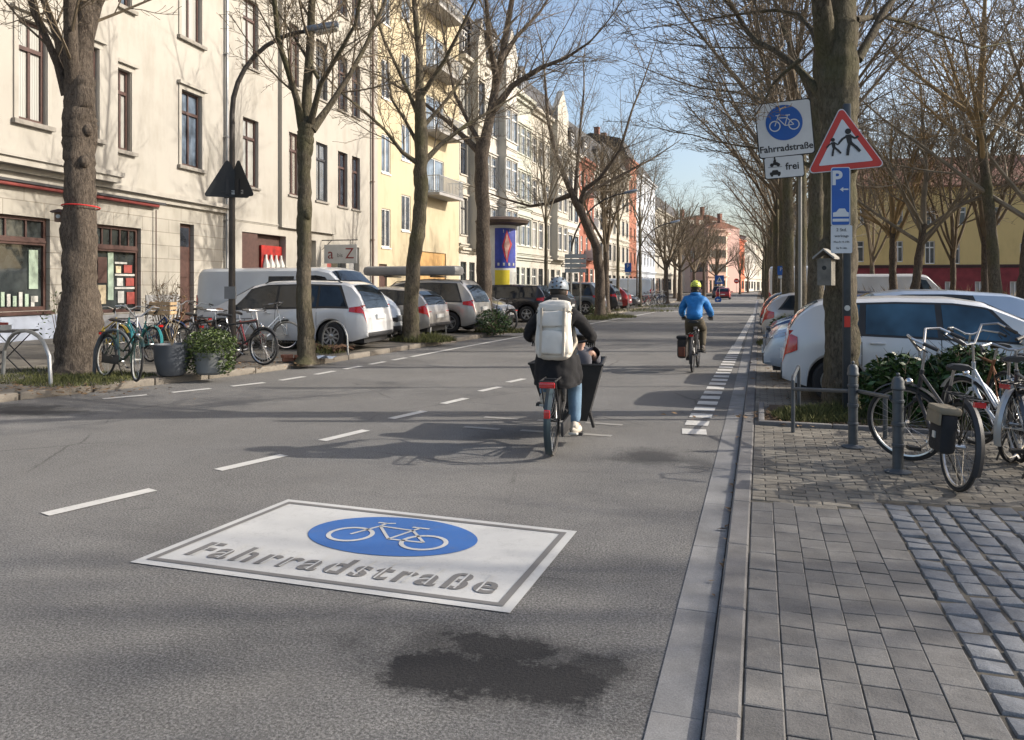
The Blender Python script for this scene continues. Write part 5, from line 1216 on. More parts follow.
# right side
a=radians(-1.5)
RC=hatch(col=WH,L=4.05,W=1.72,Hh=1.48,glassm=CGLB,clad=None,top=[(0,.5),(.02,.75),(.06,.95),(.2,1.2),(.42,1.38),(.62,1.44),(1.5,1.48),(2.2,1.47),(2.6,1.41),(3.45,1.0),(3.8,.9),(4.05,.78),(4.16,.62),(4.2,.5)],
   side=[(.72,1.0,.86,1.04,.03,.03),(1.1,2.0,1.12,1.98,.02,.03),(2.08,3.12,2.06,2.62,.02,.03)],wind=(3.35,2.62),seams=[1.05,2.04,3.1],tail=(.0,.2,.64,1.0))
RC.build((.32+2.02*cos(a),12.15+2.02*sin(a)*.4,.036),a,'white hatchback, rear to the road, directly behind the nearest right trunk and laurel',RG)
CC=mpv(col=BSIL,L=4.4,W=1.8,Hh=1.56,top=[(0,.6),(.03,.85),(.08,1.02),(.32,1.3),(.55,1.42),(.8,1.5),(1.7,1.56),(2.4,1.56),(2.85,1.5),(3.75,1.05),(4.1,.97),(4.5,.88),(4.66,.72),(4.75,.5)],belt=[(0,1.05),(.7,1.14),(1.4,1.04),(2.6,.98),(3.9,.96),(4.75,.78)],head=(3.85,4.36,.72,.86),clad=BLK,side=[(1.25,2.25,1.4,2.25,.03,.05),(2.31,3.5,2.3,2.85,.03,.05)],wind=(3.68,2.86),rearw=(.12,.5),tail=(0,.4,.92,1.04))
park(CC,14.6,.06,'R','bluish-silver crossover with black lower bumper, nose to the road, behind the white hatchback',RG,-1,z=.036)
park(hatch(col=BLU,L=4.2,glassm=CGLB),19.0,.15,'R','blue car with bright blue windscreen, nose to the road, behind the crossover',RG,-1,z=.036)
park(hatch(col=SIL2,L=4.2),23.2,.05,'R','silver car with bright red tail light, rear to the road, right bays',RG,1,z=.036)
park(hatch(col=DKG,L=4.2),27.6,.0,'R','dark car with red tail lights in front of the white box van',RG,1,z=.036)
park(hatch(col=BLKP,L=4.3),31.0,.4,'R','black car behind the dark one with the red tail lights',RG,-1,z=.036)
park(van(col=WH,L=5.6,W=2.0,Hh=2.75,top=[(0,2.55),(.05,2.7),(.2,2.75),(3.9,2.75),(4.05,2.0),(4.7,1.35),(5.1,1.15),(5.5,.9),(5.58,.7),(5.6,.5)],belt=[(0,1.3),(3.9,1.2),(4.9,1.12),(5.6,.8)],wheels=(1.0,4.6),side=[(4.0,4.7,4.0,4.3,.02,.2)],wind=(4.68,4.08),seams=[2.0,3.9]),47,.5,'R','tall white box van in the right bays',RG,1,z=.036)
park(van(col=WH,L=5.2),41,3.5,'R','white van partly hidden by the right tree row',RG,1,z=.036)
park(hatch(col=GRY,L=4.2),36,.3,'R','grey car next to the white vans',RG,-1,z=.036)
# ------------------------------------------------------------------ bicycles
BM={}
ALU=M('aluminium',(.5,.5,.5),.3,.9,var=.08); SAD=M('saddle_black',(.02,.02,.02),.5); BRN=M('leather_brown',(.13,.06,.03),.55,var=.2)
def wheelmesh(par,cx,cz,R,rimm,Mw,tyre=RUB,name='wheel'):
    mb=MB(); mb.torus(R-.018,.02,(0,0,0),36,6); mb.v=[tuple(Mw@Vector((v[0],v[1],v[2]))) for v in mb.v]; w_=mb.build(name,tyre,par,smooth=True)
    mb=MB(); mb.torus(R-.042,.011,(0,0,0),36,5,.011); mb.lathe([(.012,-.045),(.022,-.04),(.016,0),(.022,.04),(.012,.045)],10,None,'y'); mb.v=[tuple(Mw@Vector(v)) for v in mb.v]; mb.build('rim',rimm,w_,smooth=True)
    mb=MB()
    for k in range(26):
        a=2*pi*k/26; s_=.035 if k%2 else -.035; mb.tube([(.02*cos(a+.5),s_,.02*sin(a+.5)),((R-.045)*cos(a),0,(R-.045)*sin(a))],.0016,3,caps=False)
    mb.v=[tuple(Mw@Vector(v)) for v in mb.v]; mb.build('spokes',ALU,w_); return w_
def bicycle(loc,rz,label,group=None,col=None,style='dutch',lean=0,steer=0,rim=ALU,R=.35,guards=True,rack=True,bars='swept',saddle=None,stand=True,guardm=None,parent=None,cat='bicycle',name='bicycle',gcol=None):
    """x forward, origin on the ground below the bottom bracket"""
    col=col or BLK; guardm=guardm or col
    root=thing(name,loc,rz,label,cat,group); root.rotation_mode='XYZ'
    BM[root.name]=Matrix.Translation(loc)@Matrix.Rotation(rz,4,'Z')@Matrix.Rotation(lean,4,'X'); root.matrix_local=BM[root.name]
    rw=(-.46,0,R); bb=(0,0,.29); sp=(-.19,0,.80); hb=(.50,0,.62); ht=(.45,0,.86); fw=(.62,0,R)
    S=Matrix.Translation(hb)@Matrix.Rotation(steer,4,Vector((ht[0]-hb[0],0,ht[2]-hb[2])).normalized())@Matrix.Translation([-c for c in hb])
    fr=MB(); t=.016
    fr.tube([bb,sp],t,8); fr.tube([hb,ht],.02,8)
    if style=='dutch': fr.tube([hb,(.36,0,.46),(.15,0,.33),bb],.019,8); fr.tube([(ht[0],0,ht[2]-.08),(.28,0,.62),(.1,0,.46),(-.09,0,.52)],.015,8)
    elif style=='mixte': fr.tube([hb,bb],.018,8); fr.tube([(ht[0],0,ht[2]-.05),(-.12,0,.6)],.015,8)
    else: fr.tube([hb,bb],.018,8); fr.tube([(ht[0],0,ht[2]-.03),(sp[0]+.01,0,sp[2]-.04)],.016,8)
    for y in (-.05,.05): fr.tube([bb,(rw[0],y,rw[2])],.009,6); fr.tube([(sp[0]+.01,0,sp[2]-.08),(rw[0],y,rw[2])],.008,6)
    fr.build('frame',col,root,smooth=True)
    mb=MB(); 
    for y in (-.05,.05): mb.tube([(hb[0]+.005,y*.6,hb[2]-.03),(fw[0]-.03,y,fw[2]+.16),(fw[0],y,fw[2])],.011,6)
    mb.box(hb[0]-.02,hb[0]+.03,-.045,.045,hb[2]-.045,hb[2]-.015); mb.v=[tuple(S@Vector(v)) for v in mb.v]; mb.build('fork',col,root,smooth=True)
    wheelmesh(root,0,0,R,rim,Matrix.Translation(rw)); wheelmesh(root,0,0,R,rim,S@Matrix.Translation(fw))
    hz=ht[2]+.18; hx=ht[0]-.03; mb=MB(); mb.tube([ht,(hx,0,hz)],.012,8)
    if bars=='swept': pts=[(hx-.2,.29,hz+.02),(hx-.06,.28,hz+.05),(hx+.08,.17,hz+.06),(hx+.04,.04,hz),(hx+.04,-.04,hz),(hx+.08,-.17,hz+.06),(hx-.06,-.28,hz+.05),(hx-.2,-.29,hz+.02)]
    elif bars=='high': pts=[(hx-.22,.31,hz+.06),(hx-.02,.32,hz+.15),(hx+.06,.2,hz+.16),(hx+.03,.05,hz),(hx+.03,-.05,hz),(hx+.06,-.2,hz+.16),(hx-.02,-.32,hz+.15),(hx-.22,-.31,hz+.06)]
    else: pts=[(hx-.04,.31,hz+.01),(hx+.05,.1,hz),(hx+.05,-.1,hz),(hx-.04,-.31,hz+.01)]
    mb.tube(pts,.012,8); mb.v=[tuple(S@Vector(v)) for v in mb.v]; hbj=mb.build('handlebar',ALU,root,smooth=True)
    for p,q_ in ((pts[0],pts[1]),(pts[-1],pts[-2])): 
        mb=MB(); p=Vector(p);q2=Vector(q_); mb.tube([p+(p-q2).normalized()*.005,p+(q2-p).normalized()*.12],.017,8)
        mb.tube([p+(q2-p)*.8+Vector((.03,0,-.02)),p+(q2-p)*.2+Vector((.04,0,-.045))],.006,4)
        mb.v=[tuple(S@Vector(v)) for v in mb.v]; mb.build('grip',SAD,hbj,smooth=True)
    mb=MB(); mb.tube([sp,(-.225,0,.93)],.013,8); mb.build('seat_post',ALU,root,smooth=True)
    mb=MB(); vs=[];fs=[]; prof=[(-.14,.095,.975),(-.10,.10,.985),(-.04,.075,.975),(.03,.035,.965),(.12,.02,.955),(.135,.008,.95)]
    for (x,w_,z) in prof: vs+=[(x-.225,-w_,z-.02),(x-.225,-w_*.6,z+.004),(x-.225,0,z+.008),(x-.225,w_*.6,z+.004),(x-.225,w_,z-.02),(x-.225,0,z-.045)]
    for i in range(5):
        for j in range(6): fs.append((i*6+j,i*6+(j+1)%6,(i+1)*6+(j+1)%6,(i+1)*6+j))
    fs.append((0,1,2,3,4,5)); fs.append(tuple(30+j for j in (5,4,3,2,1,0))); mb.add(vs,fs); mb.build('saddle',saddle or SAD,root,smooth=True,ang=70)
    mb=MB(); mb.torus(.085,.006,(0,.04,.29),20,4); mb.tube([(0,.05,.29),(.13,.075,.20)],.009,5); mb.tube([(0,-.05,.29),(-.13,-.075,.38)],.009,5); mb.tube([(0,-.06,.29),(0,.06,.29)],.02,8)
    mb.build('crank',ALU,root,smooth=True)
    MB().box(.09,.18,.075,.17,.185,.215).build('pedal',SAD,root); MB().box(-.18,-.09,-.17,-.075,.365,.395).build('pedal',SAD,root)
    if style=='dutch': mb=MB(); mb.box(-.47,.11,-.075,-.055,.24,.39,bev=.02); mb.build('chain_guard',SAD,root,smooth=True)
    else: mb=MB(); mb.tube([(0,-.045,.375),(rw[0],-.045,R+.04)],.004,4); mb.tube([(0,-.045,.205),(rw[0],-.045,R-.04)],.004,4); mb.build('chain',BLK,root)
    if guards:
        for Mw,a0,a1 in ((Matrix.Translation(rw),radians(20),radians(205)),(S@Matrix.Translation(fw),radians(35),radians(190))):
            mb=MB(); n=16; v=[];f=[]
            for i in range(n+1):
                w_=a0+(a1-a0)*i/n
                for y,dr in ((-.03,-.006),(0,.006),(.03,-.006)): v.append(((R+.028+dr)*cos(w_),y,(R+.028+dr)*sin(w_)))
            for i in range(n):
                for j in range(2): f.append((i*3+j,i*3+j+1,(i+1)*3+j+1,(i+1)*3+j))
            mb.add(v,f); mb.tube([(0,.05,0),((R+.02)*cos(a1-.3),.03,(R+.02)*sin(a1-.3))],.003,3); mb.v=[tuple(Mw@Vector(v)) for v in mb.v]; mb.build('mudguard',guardm,root,smooth=True,fix=False)
    if rack:
        mb=MB(); z=R+.40
        for y in (-.06,0,.06): mb.tube([(-.22,y,z),(-.72,y,z)],.006,4)
        for x in (-.25,-.48,-.72): mb.tube([(x,-.065,z),(x,.065,z)],.006,4)
        for y in (-.065,.065): mb.tube([(-.62,y,z),rw],.006,4); mb.tube([(-.4,y,z),rw],.006,4)
        mb.build('rack',gcol or SAD,root)
        mb=MB(); mb.box(-.76,-.725,-.04,.04,z-.05,z-.01); mb.build('tail_light',LRED,root)
    if stand: mb=MB(); s_=.16 if lean<=0 else -.16; mb.tube([(-.12,s_*.25,.26),(-.14,s_,.02+abs(lean)*.05)],.009,5); mb.build('kickstand',SAD,root)
    mb=MB(); mb.ell((hb[0]+.07,0,.74),(.035,.035,.035),10,6); mb.v=[tuple(S@Vector(v)) for v in mb.v]; mb.build('headlight',CHR,root,smooth=True)
    return root
CR=paintc('bike_silver',(.45,.5,.55)); TEAL=paintc('bike_teal',(.03,.25,.26)); YLW=paintc('bike_yellow',(.6,.42,.03)); BRED=paintc('bike_red',(.3,.03,.03)); BGRN=paintc('bike_dark_green',(.02,.05,.04)); BWHT=paintc('bike_white',(.5,.52,.52)); RUST=M('rusty_frame',(.22,.1,.05),.7,.4,var=.4,sc=12); WTY=M('tyre_pale',(.45,.45,.42),.7)
def place_bike(rear,front,label,z=.04,**k):
    """rear and front tyre contact points given as photo pixels"""
    a=G(rear[0],rear[1],z); b=G(front[0],front[1],z); d=(b-a); d.z=0; d.normalize(); o=a+d*.46
    return bicycle((o.x,o.y,z),atan2(d.y,d.x),label,**k)
LB='bicycles parked on the left pavement'; RB='bicycles parked beside the right planting bed'
m1=place_bike((955,491),(908,461),'black bicycle with black pannier bag and red rear lamp by the second bollard',z=.042,col=BLK,style='mixte',lean=radians(5),steer=.9,bars='high',group=RB,rim=ALU)
place_bike((1035,470),(978,446),'silver-blue bicycle with silver front mudguard, right of the black one',z=.042,col=CR,style='dutch',lean=radians(-6),steer=.35,bars='high',group=RB,guardm=CR)
place_bike((1012,462),(1062,446),'white-framed bicycle with red rear lamp at the right edge',z=.042,col=BWHT,style='mixte',lean=radians(4),group=RB,guardm=BWHT)
place_bike((1058,492),(1016,460),'grey bicycle cut by the right edge of the picture',z=.042,col=DKG,style='city',lean=radians(-4),group=RB)
place_bike((1000,436),(958,420),'brown old bicycle standing against the laurel, behind the silver-blue one',z=.042,col=RUST,style='city',lean=radians(5),group=RB,bars='swept',guards=False,rack=False)
place_bike((104,377),(149,384),'dark green roadster with chrome bars, leaning on the hoop beside the thick trunk',z=.13,col=BGRN,style='dutch',lean=radians(-7),steer=-.25,bars='high',group=LB,rim=WTY)
place_bike((150,362),(112,358),'teal bicycle with crate behind the grey planter',z=.15,col=TEAL,style='dutch',lean=radians(5),group=LB,rim=ALU)
place_bike((98,357),(140,362),'yellow-framed bicycle behind the dark green roadster',z=.15,col=YLW,style='mixte',lean=radians(4),group=LB)
place_bike((182,362),(222,365),'black gents bicycle with high saddle between planter and lamp post',z=.14,col=BLK,style='city',lean=radians(-4),bars='flat',group=LB,rack=False,guards=False)
place_bike((222,352),(186,350),'grey bicycle with brown saddle behind the black gents bicycle',z=.16,col=DKG,style='dutch',lean=radians(3),group=LB,saddle=BRN)
place_bike((213,364),(254,365),'black bicycle with dark wheels just right of the lamp post',z=.14,col=BLK,style='city',lean=radians(-4),bars='flat',steer=-.2,group=LB)
place_bike((236,358),(277,363),'red and white bicycle with pale tyre, right of the black one by the lamp',z=.14,col=BRED,style='city',lean=radians(4),steer=.3,rim=WTY,group=LB,bars='flat',guards=False,rack=False)
place_bike((125,352),(160,352),'blue bicycle behind the yellow-framed one',z=.18,col=BLU,style='dutch',lean=radians(4),group=LB)
place_bike((205,350),(172,347),'old brown bicycle before the leafless shrub',z=.18,col=RUST,style='city',lean=radians(-4),group=LB)
place_bike((242,352),(275,350),'silver bicycle partly behind the lamp post',z=.16,col=CR,style='dutch',lean=radians(-5),group=LB)
place_bike((392,338),(414,331),'grey bicycle leaning between the slender olive tree and the silver hatchback',z=.14,col=DKG,style='city',lean=radians(4),group=LB,rack=False)
place_bike((510,332),(488,330),'black bicycle among leaves beside the people carrier',z=.14,col=BLK,style='dutch',lean=radians(5),group=LB)
far0=None
for i,(px,Y) in enumerate(((643,58),(647,60),(650.5,62),(654,64),(657.5,66),(661,68))):
    x=colX(px,Y); bicycle((x,Y,.12),.6+.3*(i%3),['red-saddled bicycle first','second small dark bicycle','third small bicycle','fourth small bicycle','fifth small bicycle','last small bicycle'][i]+' in the far row of bicycles before the side street',group='far row of bicycles',col=[BRED,BLK,DKG,BLU,BLK,CR][i],style='city',lean=radians(4 if i%2 else -4),saddle=BRN if i==0 else None)
# bag and crate
def on(root,name,off,label,cat,rz=0):
    Mw=BM[root.name]; t=thing(name,(0,0,0),0,label,cat); t.matrix_local=Mw@Matrix.Translation(off)@Matrix.Rotation(rz,4,'Z'); return t
t=on(m1,'pannier_bag',(-.55,.16,.40),'black pannier bag with beige flap and pale tag on the black bicycle by the bollard','bag')
mb=MB(); mb.box(-.13,.12,-.06,.07,-.09,.24,bev=.04); bag=mb.build('bag_body',M('canvas_black',(.018,.018,.02),.9,var=.3,bp=.4),t,smooth=True)
mb=MB(); mb.box(-.14,.13,-.075,.09,.21,.27,bev=.02); mb.box(-.13,.12,.071,.088,.13,.22); mb.build('flap',M('canvas_beige',(.2,.17,.12),.85,var=.2,bp=.3),t,smooth=True); mb=MB(); mb.box(-.05,.0,.071,.08,.02,.07); mb.build('tag',POST[1],t)
# ------------------------------------------------------------------ people
JK=M('jacket_black',(.006,.006,.008),.9,var=.4,sc=6,bp=.5,bsc=9); JB=M('jacket_blue',(.008,.15,.42),.7,var=.25,sc=5,bp=.6,bsc=10); JN=M('jeans_light',(.13,.21,.30),.85,var=.25,sc=7,bp=.4); TR=M('trousers_olive',(.075,.062,.04),.9,var=.3,bp=.4,bsc=15); SK=M('skin',(.5,.3,.22),.5,var=.1); HR=M('hair_dark',(.02,.014,.01),.6,var=.4,sc=30); SHW=M('shoe_pale',(.5,.45,.38),.7,var=.2); SHD=M('shoe_dark',(.04,.035,.03),.7); GLV=M('glove_black',(.015,.015,.016),.8)
HLG=M('helmet_grey',(.2,.24,.28),.4,var=.15,sc=12); HLY=M('helmet_yellow',(.55,.62,.08),.45,var=.1); HLW=M('helmet_white',(.6,.6,.6),.35)
def person(loc,rz,label,P,jk,tr,shoe,helmet,hood=False,coat=False,bulk=1.0):
    """P: joints in metres, x forward, y left"""
    t=thing('person',loc,rz,label,'person'); v=P
    def V(k): return Vector(v[k])
    # body: one continuous skinned figure
    names=['pelvis','belly','chest','neck','head','shL','elL','haL','shR','elR','haR','hipL','knL','anL','toL','hipR','knR','anR','toR']
    idx={n:i for i,n in enumerate(names)}; E=[(0,1),(1,2),(2,3),(3,4),(2,5),(5,6),(6,7),(2,8),(8,9),(9,10),(0,11),(11,12),(12,13),(13,14),(0,15),(15,16),(16,17),(17,18)]
    R=[.12,.115,.125,.05,.085,.06,.045,.03,.06,.045,.03,.08,.058,.04,.03,.08,.058,.04,.03]
    body=skin('body',[v[n] for n in names],E,R,SK,t)
    # jacket
    Jv=['pelvis','belly','chest','neck','shL','elL','haL','shR','elR','haR']; pts=[V(n) for n in Jv]; pts[3]=V('chest').lerp(V('neck'),.75)
    pts[6]=V('elL').lerp(V('haL'),.9); pts[9]=V('elR').lerp(V('haR'),.9); b=bulk
    Rj=[(.165*b,.15*b),(.155*b,.135*b),(.165*b,.14*b),.075,.085*b,.068*b,.05*b,.085*b,.068*b,.05*b]
    Ej=[(0,1),(1,2),(2,3),(2,4),(4,5),(5,6),(2,7),(7,8),(8,9)]
    if coat=='hip': pts[0]=pts[0]+Vector((-.02,0,-.05)); Rj[0]=(.18*b,.16*b)
    elif coat:
        pts[0]=pts[0]+Vector((-.03,0,.0)); Rj[0]=(.185*b,.16*b); pts.append(V('pelvis')+Vector((-.05,0,-.19))); Rj.append((.20*b,.165*b)); Ej.append((0,10)); pass
        mb=MB(); n=28; rg=[(1.10,.25,.165,.165),(1.0,.27,.225,.20),(.90,.30,.27,.225),(.80,.32,.30,.235),(.70,.33,.305,.24),(.655,.33,.30,.237)]; v_=[];f_=[]
        for (z_,c_,rx_,ry_) in rg: v_+=[(c_+rx_*cos(2*pi*i/n),ry_*sin(2*pi*i/n),z_+.012*sin(6*pi*i/n)) for i in range(n)]
        for a_ in range(5): f_+=[(a_*n+i,a_*n+(i+1)%n,(a_+1)*n+(i+1)%n,(a_+1)*n+i) for i in range(n)]
        f_.append(tuple(range(n))); mb.add(v_,f_); ruffle(mb.build('coat_skirt',jk,t,smooth=True),.02,7,2,.016)
    ruffle(skin('jacket',[tuple(p) for p in pts],Ej,Rj,jk,t,sub=3),.012,7,0,.010)
    tro=None; Tv=['pelvis','hipL','knL','anL','hipR','knR','anR']; skin('trousers',[v[n] for n in Tv],[(0,1),(1,2),(2,3),(0,4),(4,5),(5,6)],[.12,.10,.082,.062,.10,.082,.062],tr,t,sub=3)
    for s_ in 'LR':
        a=V('an'+s_); b_=V('to'+s_); mb=MB(); d=(b_-a); d.z*=.5; d.normalize(); rz_=atan2(d.y,d.x)
        Mx=Matrix.Translation(a+Vector((0,0,-.05)))@Matrix.Rotation(rz_,4,'Z')@Matrix.Rotation(-math.asin(max(-1,min(1,d.z))),4,'Y')
        mb.ell((.06,0,0),(.15,.05,.055),14,8,Mx); mb.ell((-.02,0,.035),(.06,.045,.06),10,6,Mx); sh=mb.build('shoe',shoe,t,smooth=True)
        mb=MB(); mb.box(-.09,.2,-.047,.047,-.055,-.03,Mx,bev=.02); mb.build('sole',POST[1] if shoe is SHW else BLK,sh,smooth=True)
        # hand: palm, four curled fingers, thumb
        h=V('ha'+s_); e=V('el'+s_); d=(h-e).normalized(); mb=MB(); side=Vector((0,0,1)).cross(d).normalized(); up=d.cross(side)
        for k in range(5):
            c=h+d*.045*(k/4.0)+side*0
        mb.tube([h-d*.03,h+d*.02,h+d*.06,h+d*.075],[.03,.038,.04,.03],10,flat=.6)
        for k in range(4):
            o=h+d*.07+side*(.03-.02*k); ln=(.07,.078,.074,.06)[k]; mb.tube([o,o+d*ln*.45-up*.008,o+d*ln*.6-up*.035,o+d*ln*.25-up*.055],[.0095,.009,.0085,.007],6)
        sg_=1 if s_=='R' else -1; o=h+d*.02+side*.03*sg_; mb.tube([o,o+side*.025*sg_+d*.02-up*.02,o+side*.015*sg_+d*.045-up*.045],[.012,.011,.009],6)
        mb.build('glove',GLV,t,smooth=True)
    hd=V('head'); f=Vector(P.get('face',(1,0,0))).normalized()
    mb=MB(); mb.ell(tuple(hd+f*.01+Vector((0,0,.01))),(.095,.078,.115),16,12); hdj=mb.build('head_skin',SK,body,smooth=True)
    mb=MB(); l=Vector((0,0,1)).cross(f); mb.tube([tuple(hd+f*.095+Vector((0,0,.03))),tuple(hd+f*.125+Vector((0,0,-.015))),tuple(hd+f*.1+Vector((0,0,-.03)))],[.008,.015,.012],6)
    for s_ in (1,-1): mb.ell(tuple(hd+l*.08*s_),(.018,.012,.03),8,6)
    mb.build('nose_and_ears',SK,body,smooth=True)
    mb=MB()
    for s_ in (1,-1): mb.ell(tuple(hd+f*.093+l*.032*s_+Vector((0,0,.02))),(.01,.012,.008),8,6)
    mb.box(-.008,.008,-.025,.025,-.004,.004,Matrix.Translation(hd+f*.095+Vector((0,0,-.055)))@Matrix.Rotation(atan2(f.y,f.x),4,'Z')); mb.build('eyes_and_mouth',HR,body)
    mb=MB(); mb.ell(tuple(hd-f*.02+Vector((0,0,.02))),(.1,.088,.11),14,10); mb.ell(tuple(hd-f*.05+Vector((0,0,-.05))),(.06,.07,.07),12,8); mb.build('hair',HR,t,smooth=True)
    if hood:
        mb=MB(); c=V('neck'); mb.ell(tuple(c+Vector((-.05,0,.01))),(.12,.15,.09),16,8); mb.build('hood',jk,t,smooth=True)
    else:
        mb=MB(); c=V('neck'); mb.torus(.075,.035,(0,0,0),20,8); mb.v=[tuple(Matrix.Translation(c+Vector((-.01,0,-.01)))@Matrix.Rotation(pi/2,4,'X')@Vector(q)) for q in mb.v]; mb.build('collar',jk,t,smooth=True)
    mb=MB(); tl=Matrix.Translation(hd+Vector((-.01,0,.045)))@Matrix.Rotation(radians(6),4,'Y'); mb.ell((0,0,0),(.135,.105,.115),20,9,tl,zmin=-.18); mb.mi=0
    hobj=mb.build('helmet',helmet,t,smooth=True)
    mb=MB()
    for a in (-.5,0,.5):
        for (x,z) in ((-.105,.055),(-.06,.095),(.03,.108),(.09,.07),(-.128,.01)): mb.ell((x,a*.11*(1 if abs(x)<.1 else .8),z-abs(a)*.02),(.024,.0115,.012),8,4,tl)
    mb.build('helmet_vent',BLK,hobj,smooth=True)
    mb=MB(); mb.tube([tuple(tl@Vector((.02,.09,-.01))),tuple(hd+f*.03+l*.07+Vector((0,0,-.07))),tuple(hd+f*.04+Vector((0,0,-.12))),tuple(hd+f*.03-l*.07+Vector((0,0,-.07))),tuple(tl@Vector((.02,-.09,-.01)))],.006,5); mb.build('chin_strap',BLK,hobj)
    return t
# front rider on a cargo bike; local x forward, origin under the rear axle
def frame_at(px,py,rz): p=G(px,py,0); return Vector((p.x,p.y,0))
FR=frame_at(553,455.5,0); rzF=pi/2+radians(6)
bk=thing('cargo_bicycle',FR,rzF,'black cargo bicycle with deep front box, under the rider with the cream backpack','bicycle'); R=.345
wheelmesh(bk,0,0,R,BLK,Matrix.Translation((0,0,R))@Matrix.Rotation(radians(0),4,'Z'),tyre=M('tyre_grey',(.075,.07,.065),.85)); wheelmesh(bk,0,0,.25,BLK,Matrix.Translation((1.95,0,.25)))
mb=MB(); mb.tube([(.47,0,.28),(.28,0,.86)],.022,8); mb.tube([(.47,0,.28),(.75,0,.42),(.86,0,.95)],.026,8); mb.tube([(.75,0,.42),(.34,0,.66)],.02,8); mb.tube([(.8,0,.3),(1.6,0,.28),(1.72,0,.62)],.026,8)
for y in (-.06,.06): mb.tube([(.47,0,.28),(0,y,R)],.012,6); mb.tube([(.3,0,.78),(0,y,R)],.011,6)
for y in (-.05,.05): mb.tube([(1.74,y,.6),(1.95,y,.25)],.012,6)
mb.build('frame',BLK,bk,smooth=True)
mb=MB(); z0,z1=.17,.80
bot=[(1.0,-.22),(1.62,-.2),(1.62,.2),(1.0,.22)]; top=[(.86,-.40),(1.78,-.36),(1.78,.36),(.86,.40)]; ins=[(.89,-.37),(1.75,-.33),(1.75,.33),(.89,.37)]; bin_=[(1.02,-.2),(1.6,-.18),(1.6,.18),(1.02,.2)]
v=[(x,y,z0) for x,y in bot]+[(x,y,z1) for x,y in top]+[(x,y,z1) for x,y in ins]+[(x,y,z0+.03) for x,y in bin_]
f=[(3,2,1,0)]+[(i,(i+1)%4,4+(i+1)%4,4+i) for i in range(4)]+[(4+i,4+(i+1)%4,8+(i+1)%4,8+i) for i in range(4)]+[(8+i,8+(i+1)%4,12+(i+1)%4,12+i) for i in range(4)]+[(12,13,14,15)]
mb.add(v,f); mb.build('cargo_box',M('box_black',(.02,.02,.021),.6,var=.3,sc=5),bk,smooth=True,ang=25); mb=MB()
for i in range(4): a=top[i]; b_=top[(i+1)%4]; mb.tube([(a[0],a[1],z1),(b_[0],b_[1],z1)],.014,6)
mb.build('box_rim',RUB,bk,smooth=True)
mb=MB(); mb.tube([(.86,0,.93),(.82,0,1.02)],.014,8); mb.tube([(.60,.30,1.06),(.74,.29,1.07),(.84,.12,1.04),(.84,-.12,1.04),(.74,-.29,1.07),(.60,-.30,1.06)],.013,8); mb.build('handlebar',BLK,bk,smooth=True)
mb=MB(); mb.ell((.24,0,.915),(.13,.09,.035),12,6); mb.tube([(.28,0,.84),(.25,0,.9)],.013,8); mb.build('saddle',SAD,bk,smooth=True)
mb=MB()
n=14;v=[];f=[]
for i in range(n+1):
    w_=radians(60)+radians(170)*i/n
    for y,dr in ((-.034,-.008),(0,.006),(.034,-.008)): v.append(((R+.03+dr)*cos(w_),y,R+(R+.03+dr)*sin(w_)))
for i in range(n):
    for j in range(2): f.append((i*3+j,i*3+j+1,(i+1)*3+j+1,(i+1)*3+j))
mb.add(v,f); mb.build('mudguard',M('mud_dark',(.03,.05,.06),.4),bk,smooth=True,fix=False)
mb=MB()
for y in (-.07,.07): mb.tube([(.15,y,.76),(-.35,y,.76)],.008,5); mb.tube([(-.3,y,.76),(0,y,.36)],.007,5)
for x in (.1,-.12,-.34): mb.tube([(x,-.07,.76),(x,.07,.76)],.008,5)
mb.build('rack',BLK,bk)
mb=MB(); mb.box(-.38,-.345,-.075,.075,.70,.755,bev=.01); mb.box(-.385,-.36,-.03,.03,.42,.50,bev=.008); mb.build('tail_light',LRED,bk,smooth=True)
mb=MB(); mb.box(-.1,.42,-.12,-.09,.2,.34,bev=.02); mb.build('chain_guard',BLK,bk,smooth=True)
mb=MB(); mb.tube([(.47,-.08,.28),(.53,-.11,.13)],.011,6); mb.tube([(.47,.08,.28),(.41,.11,.43)],.011,6); mb.box(.47,.58,-.23,-.11,.11,.14); mb.box(.35,.46,.11,.23,.42,.45); mb.build('crank',BLK,bk)
MB().tube([(1.0,-.25,.27),(1.05,-.29,.1)],.02,6).build('kickstand',BLK,bk)
PF=dict(pelvis=(.24,0,.98),belly=(.26,0,1.12),chest=(.31,0,1.34),neck=(.35,0,1.47),head=(.38,0,1.585),shL=(.32,.17,1.36),elL=(.42,.33,1.15),haL=(.62,.31,1.09),shR=(.32,-.17,1.36),elR=(.42,-.33,1.15),haR=(.62,-.31,1.09),
        hipL=(.27,.10,.93),knL=(.62,.14,.83),anL=(.40,.15,.52),toL=(.55,.16,.49),hipR=(.27,-.10,.93),knR=(.58,-.14,.62),anR=(.5,-.15,.22),toR=(.65,-.17,.18))
person(FR,rzF,'rider in black coat, light jeans and grey helmet on the black cargo bicycle',PF,JK,JN,SHW,HLG,hood=True,coat=True,bulk=1.0)
t=thing('backpack',FR,rzF,'tall cream roll-top backpack on the back of the rider in black','backpack')
CRM=M('backpack_cream',(.6,.57,.51),.75,var=.12,sc=4,bp=.35,bsc=8)
Mx=Matrix.Translation((.07,0,1.22))@Matrix.Rotation(radians(9),4,'Y')
mb=MB(); mb.box(-.10,.09,-.175,.175,-.29,.22,Mx,bev=.07); mb.box(-.09,.08,-.165,.165,.12,.28,Mx,bev=.055); pk=ruffle(mb.build('main_bag',CRM,t,smooth=True,ang=60),.022,6,3,.012)
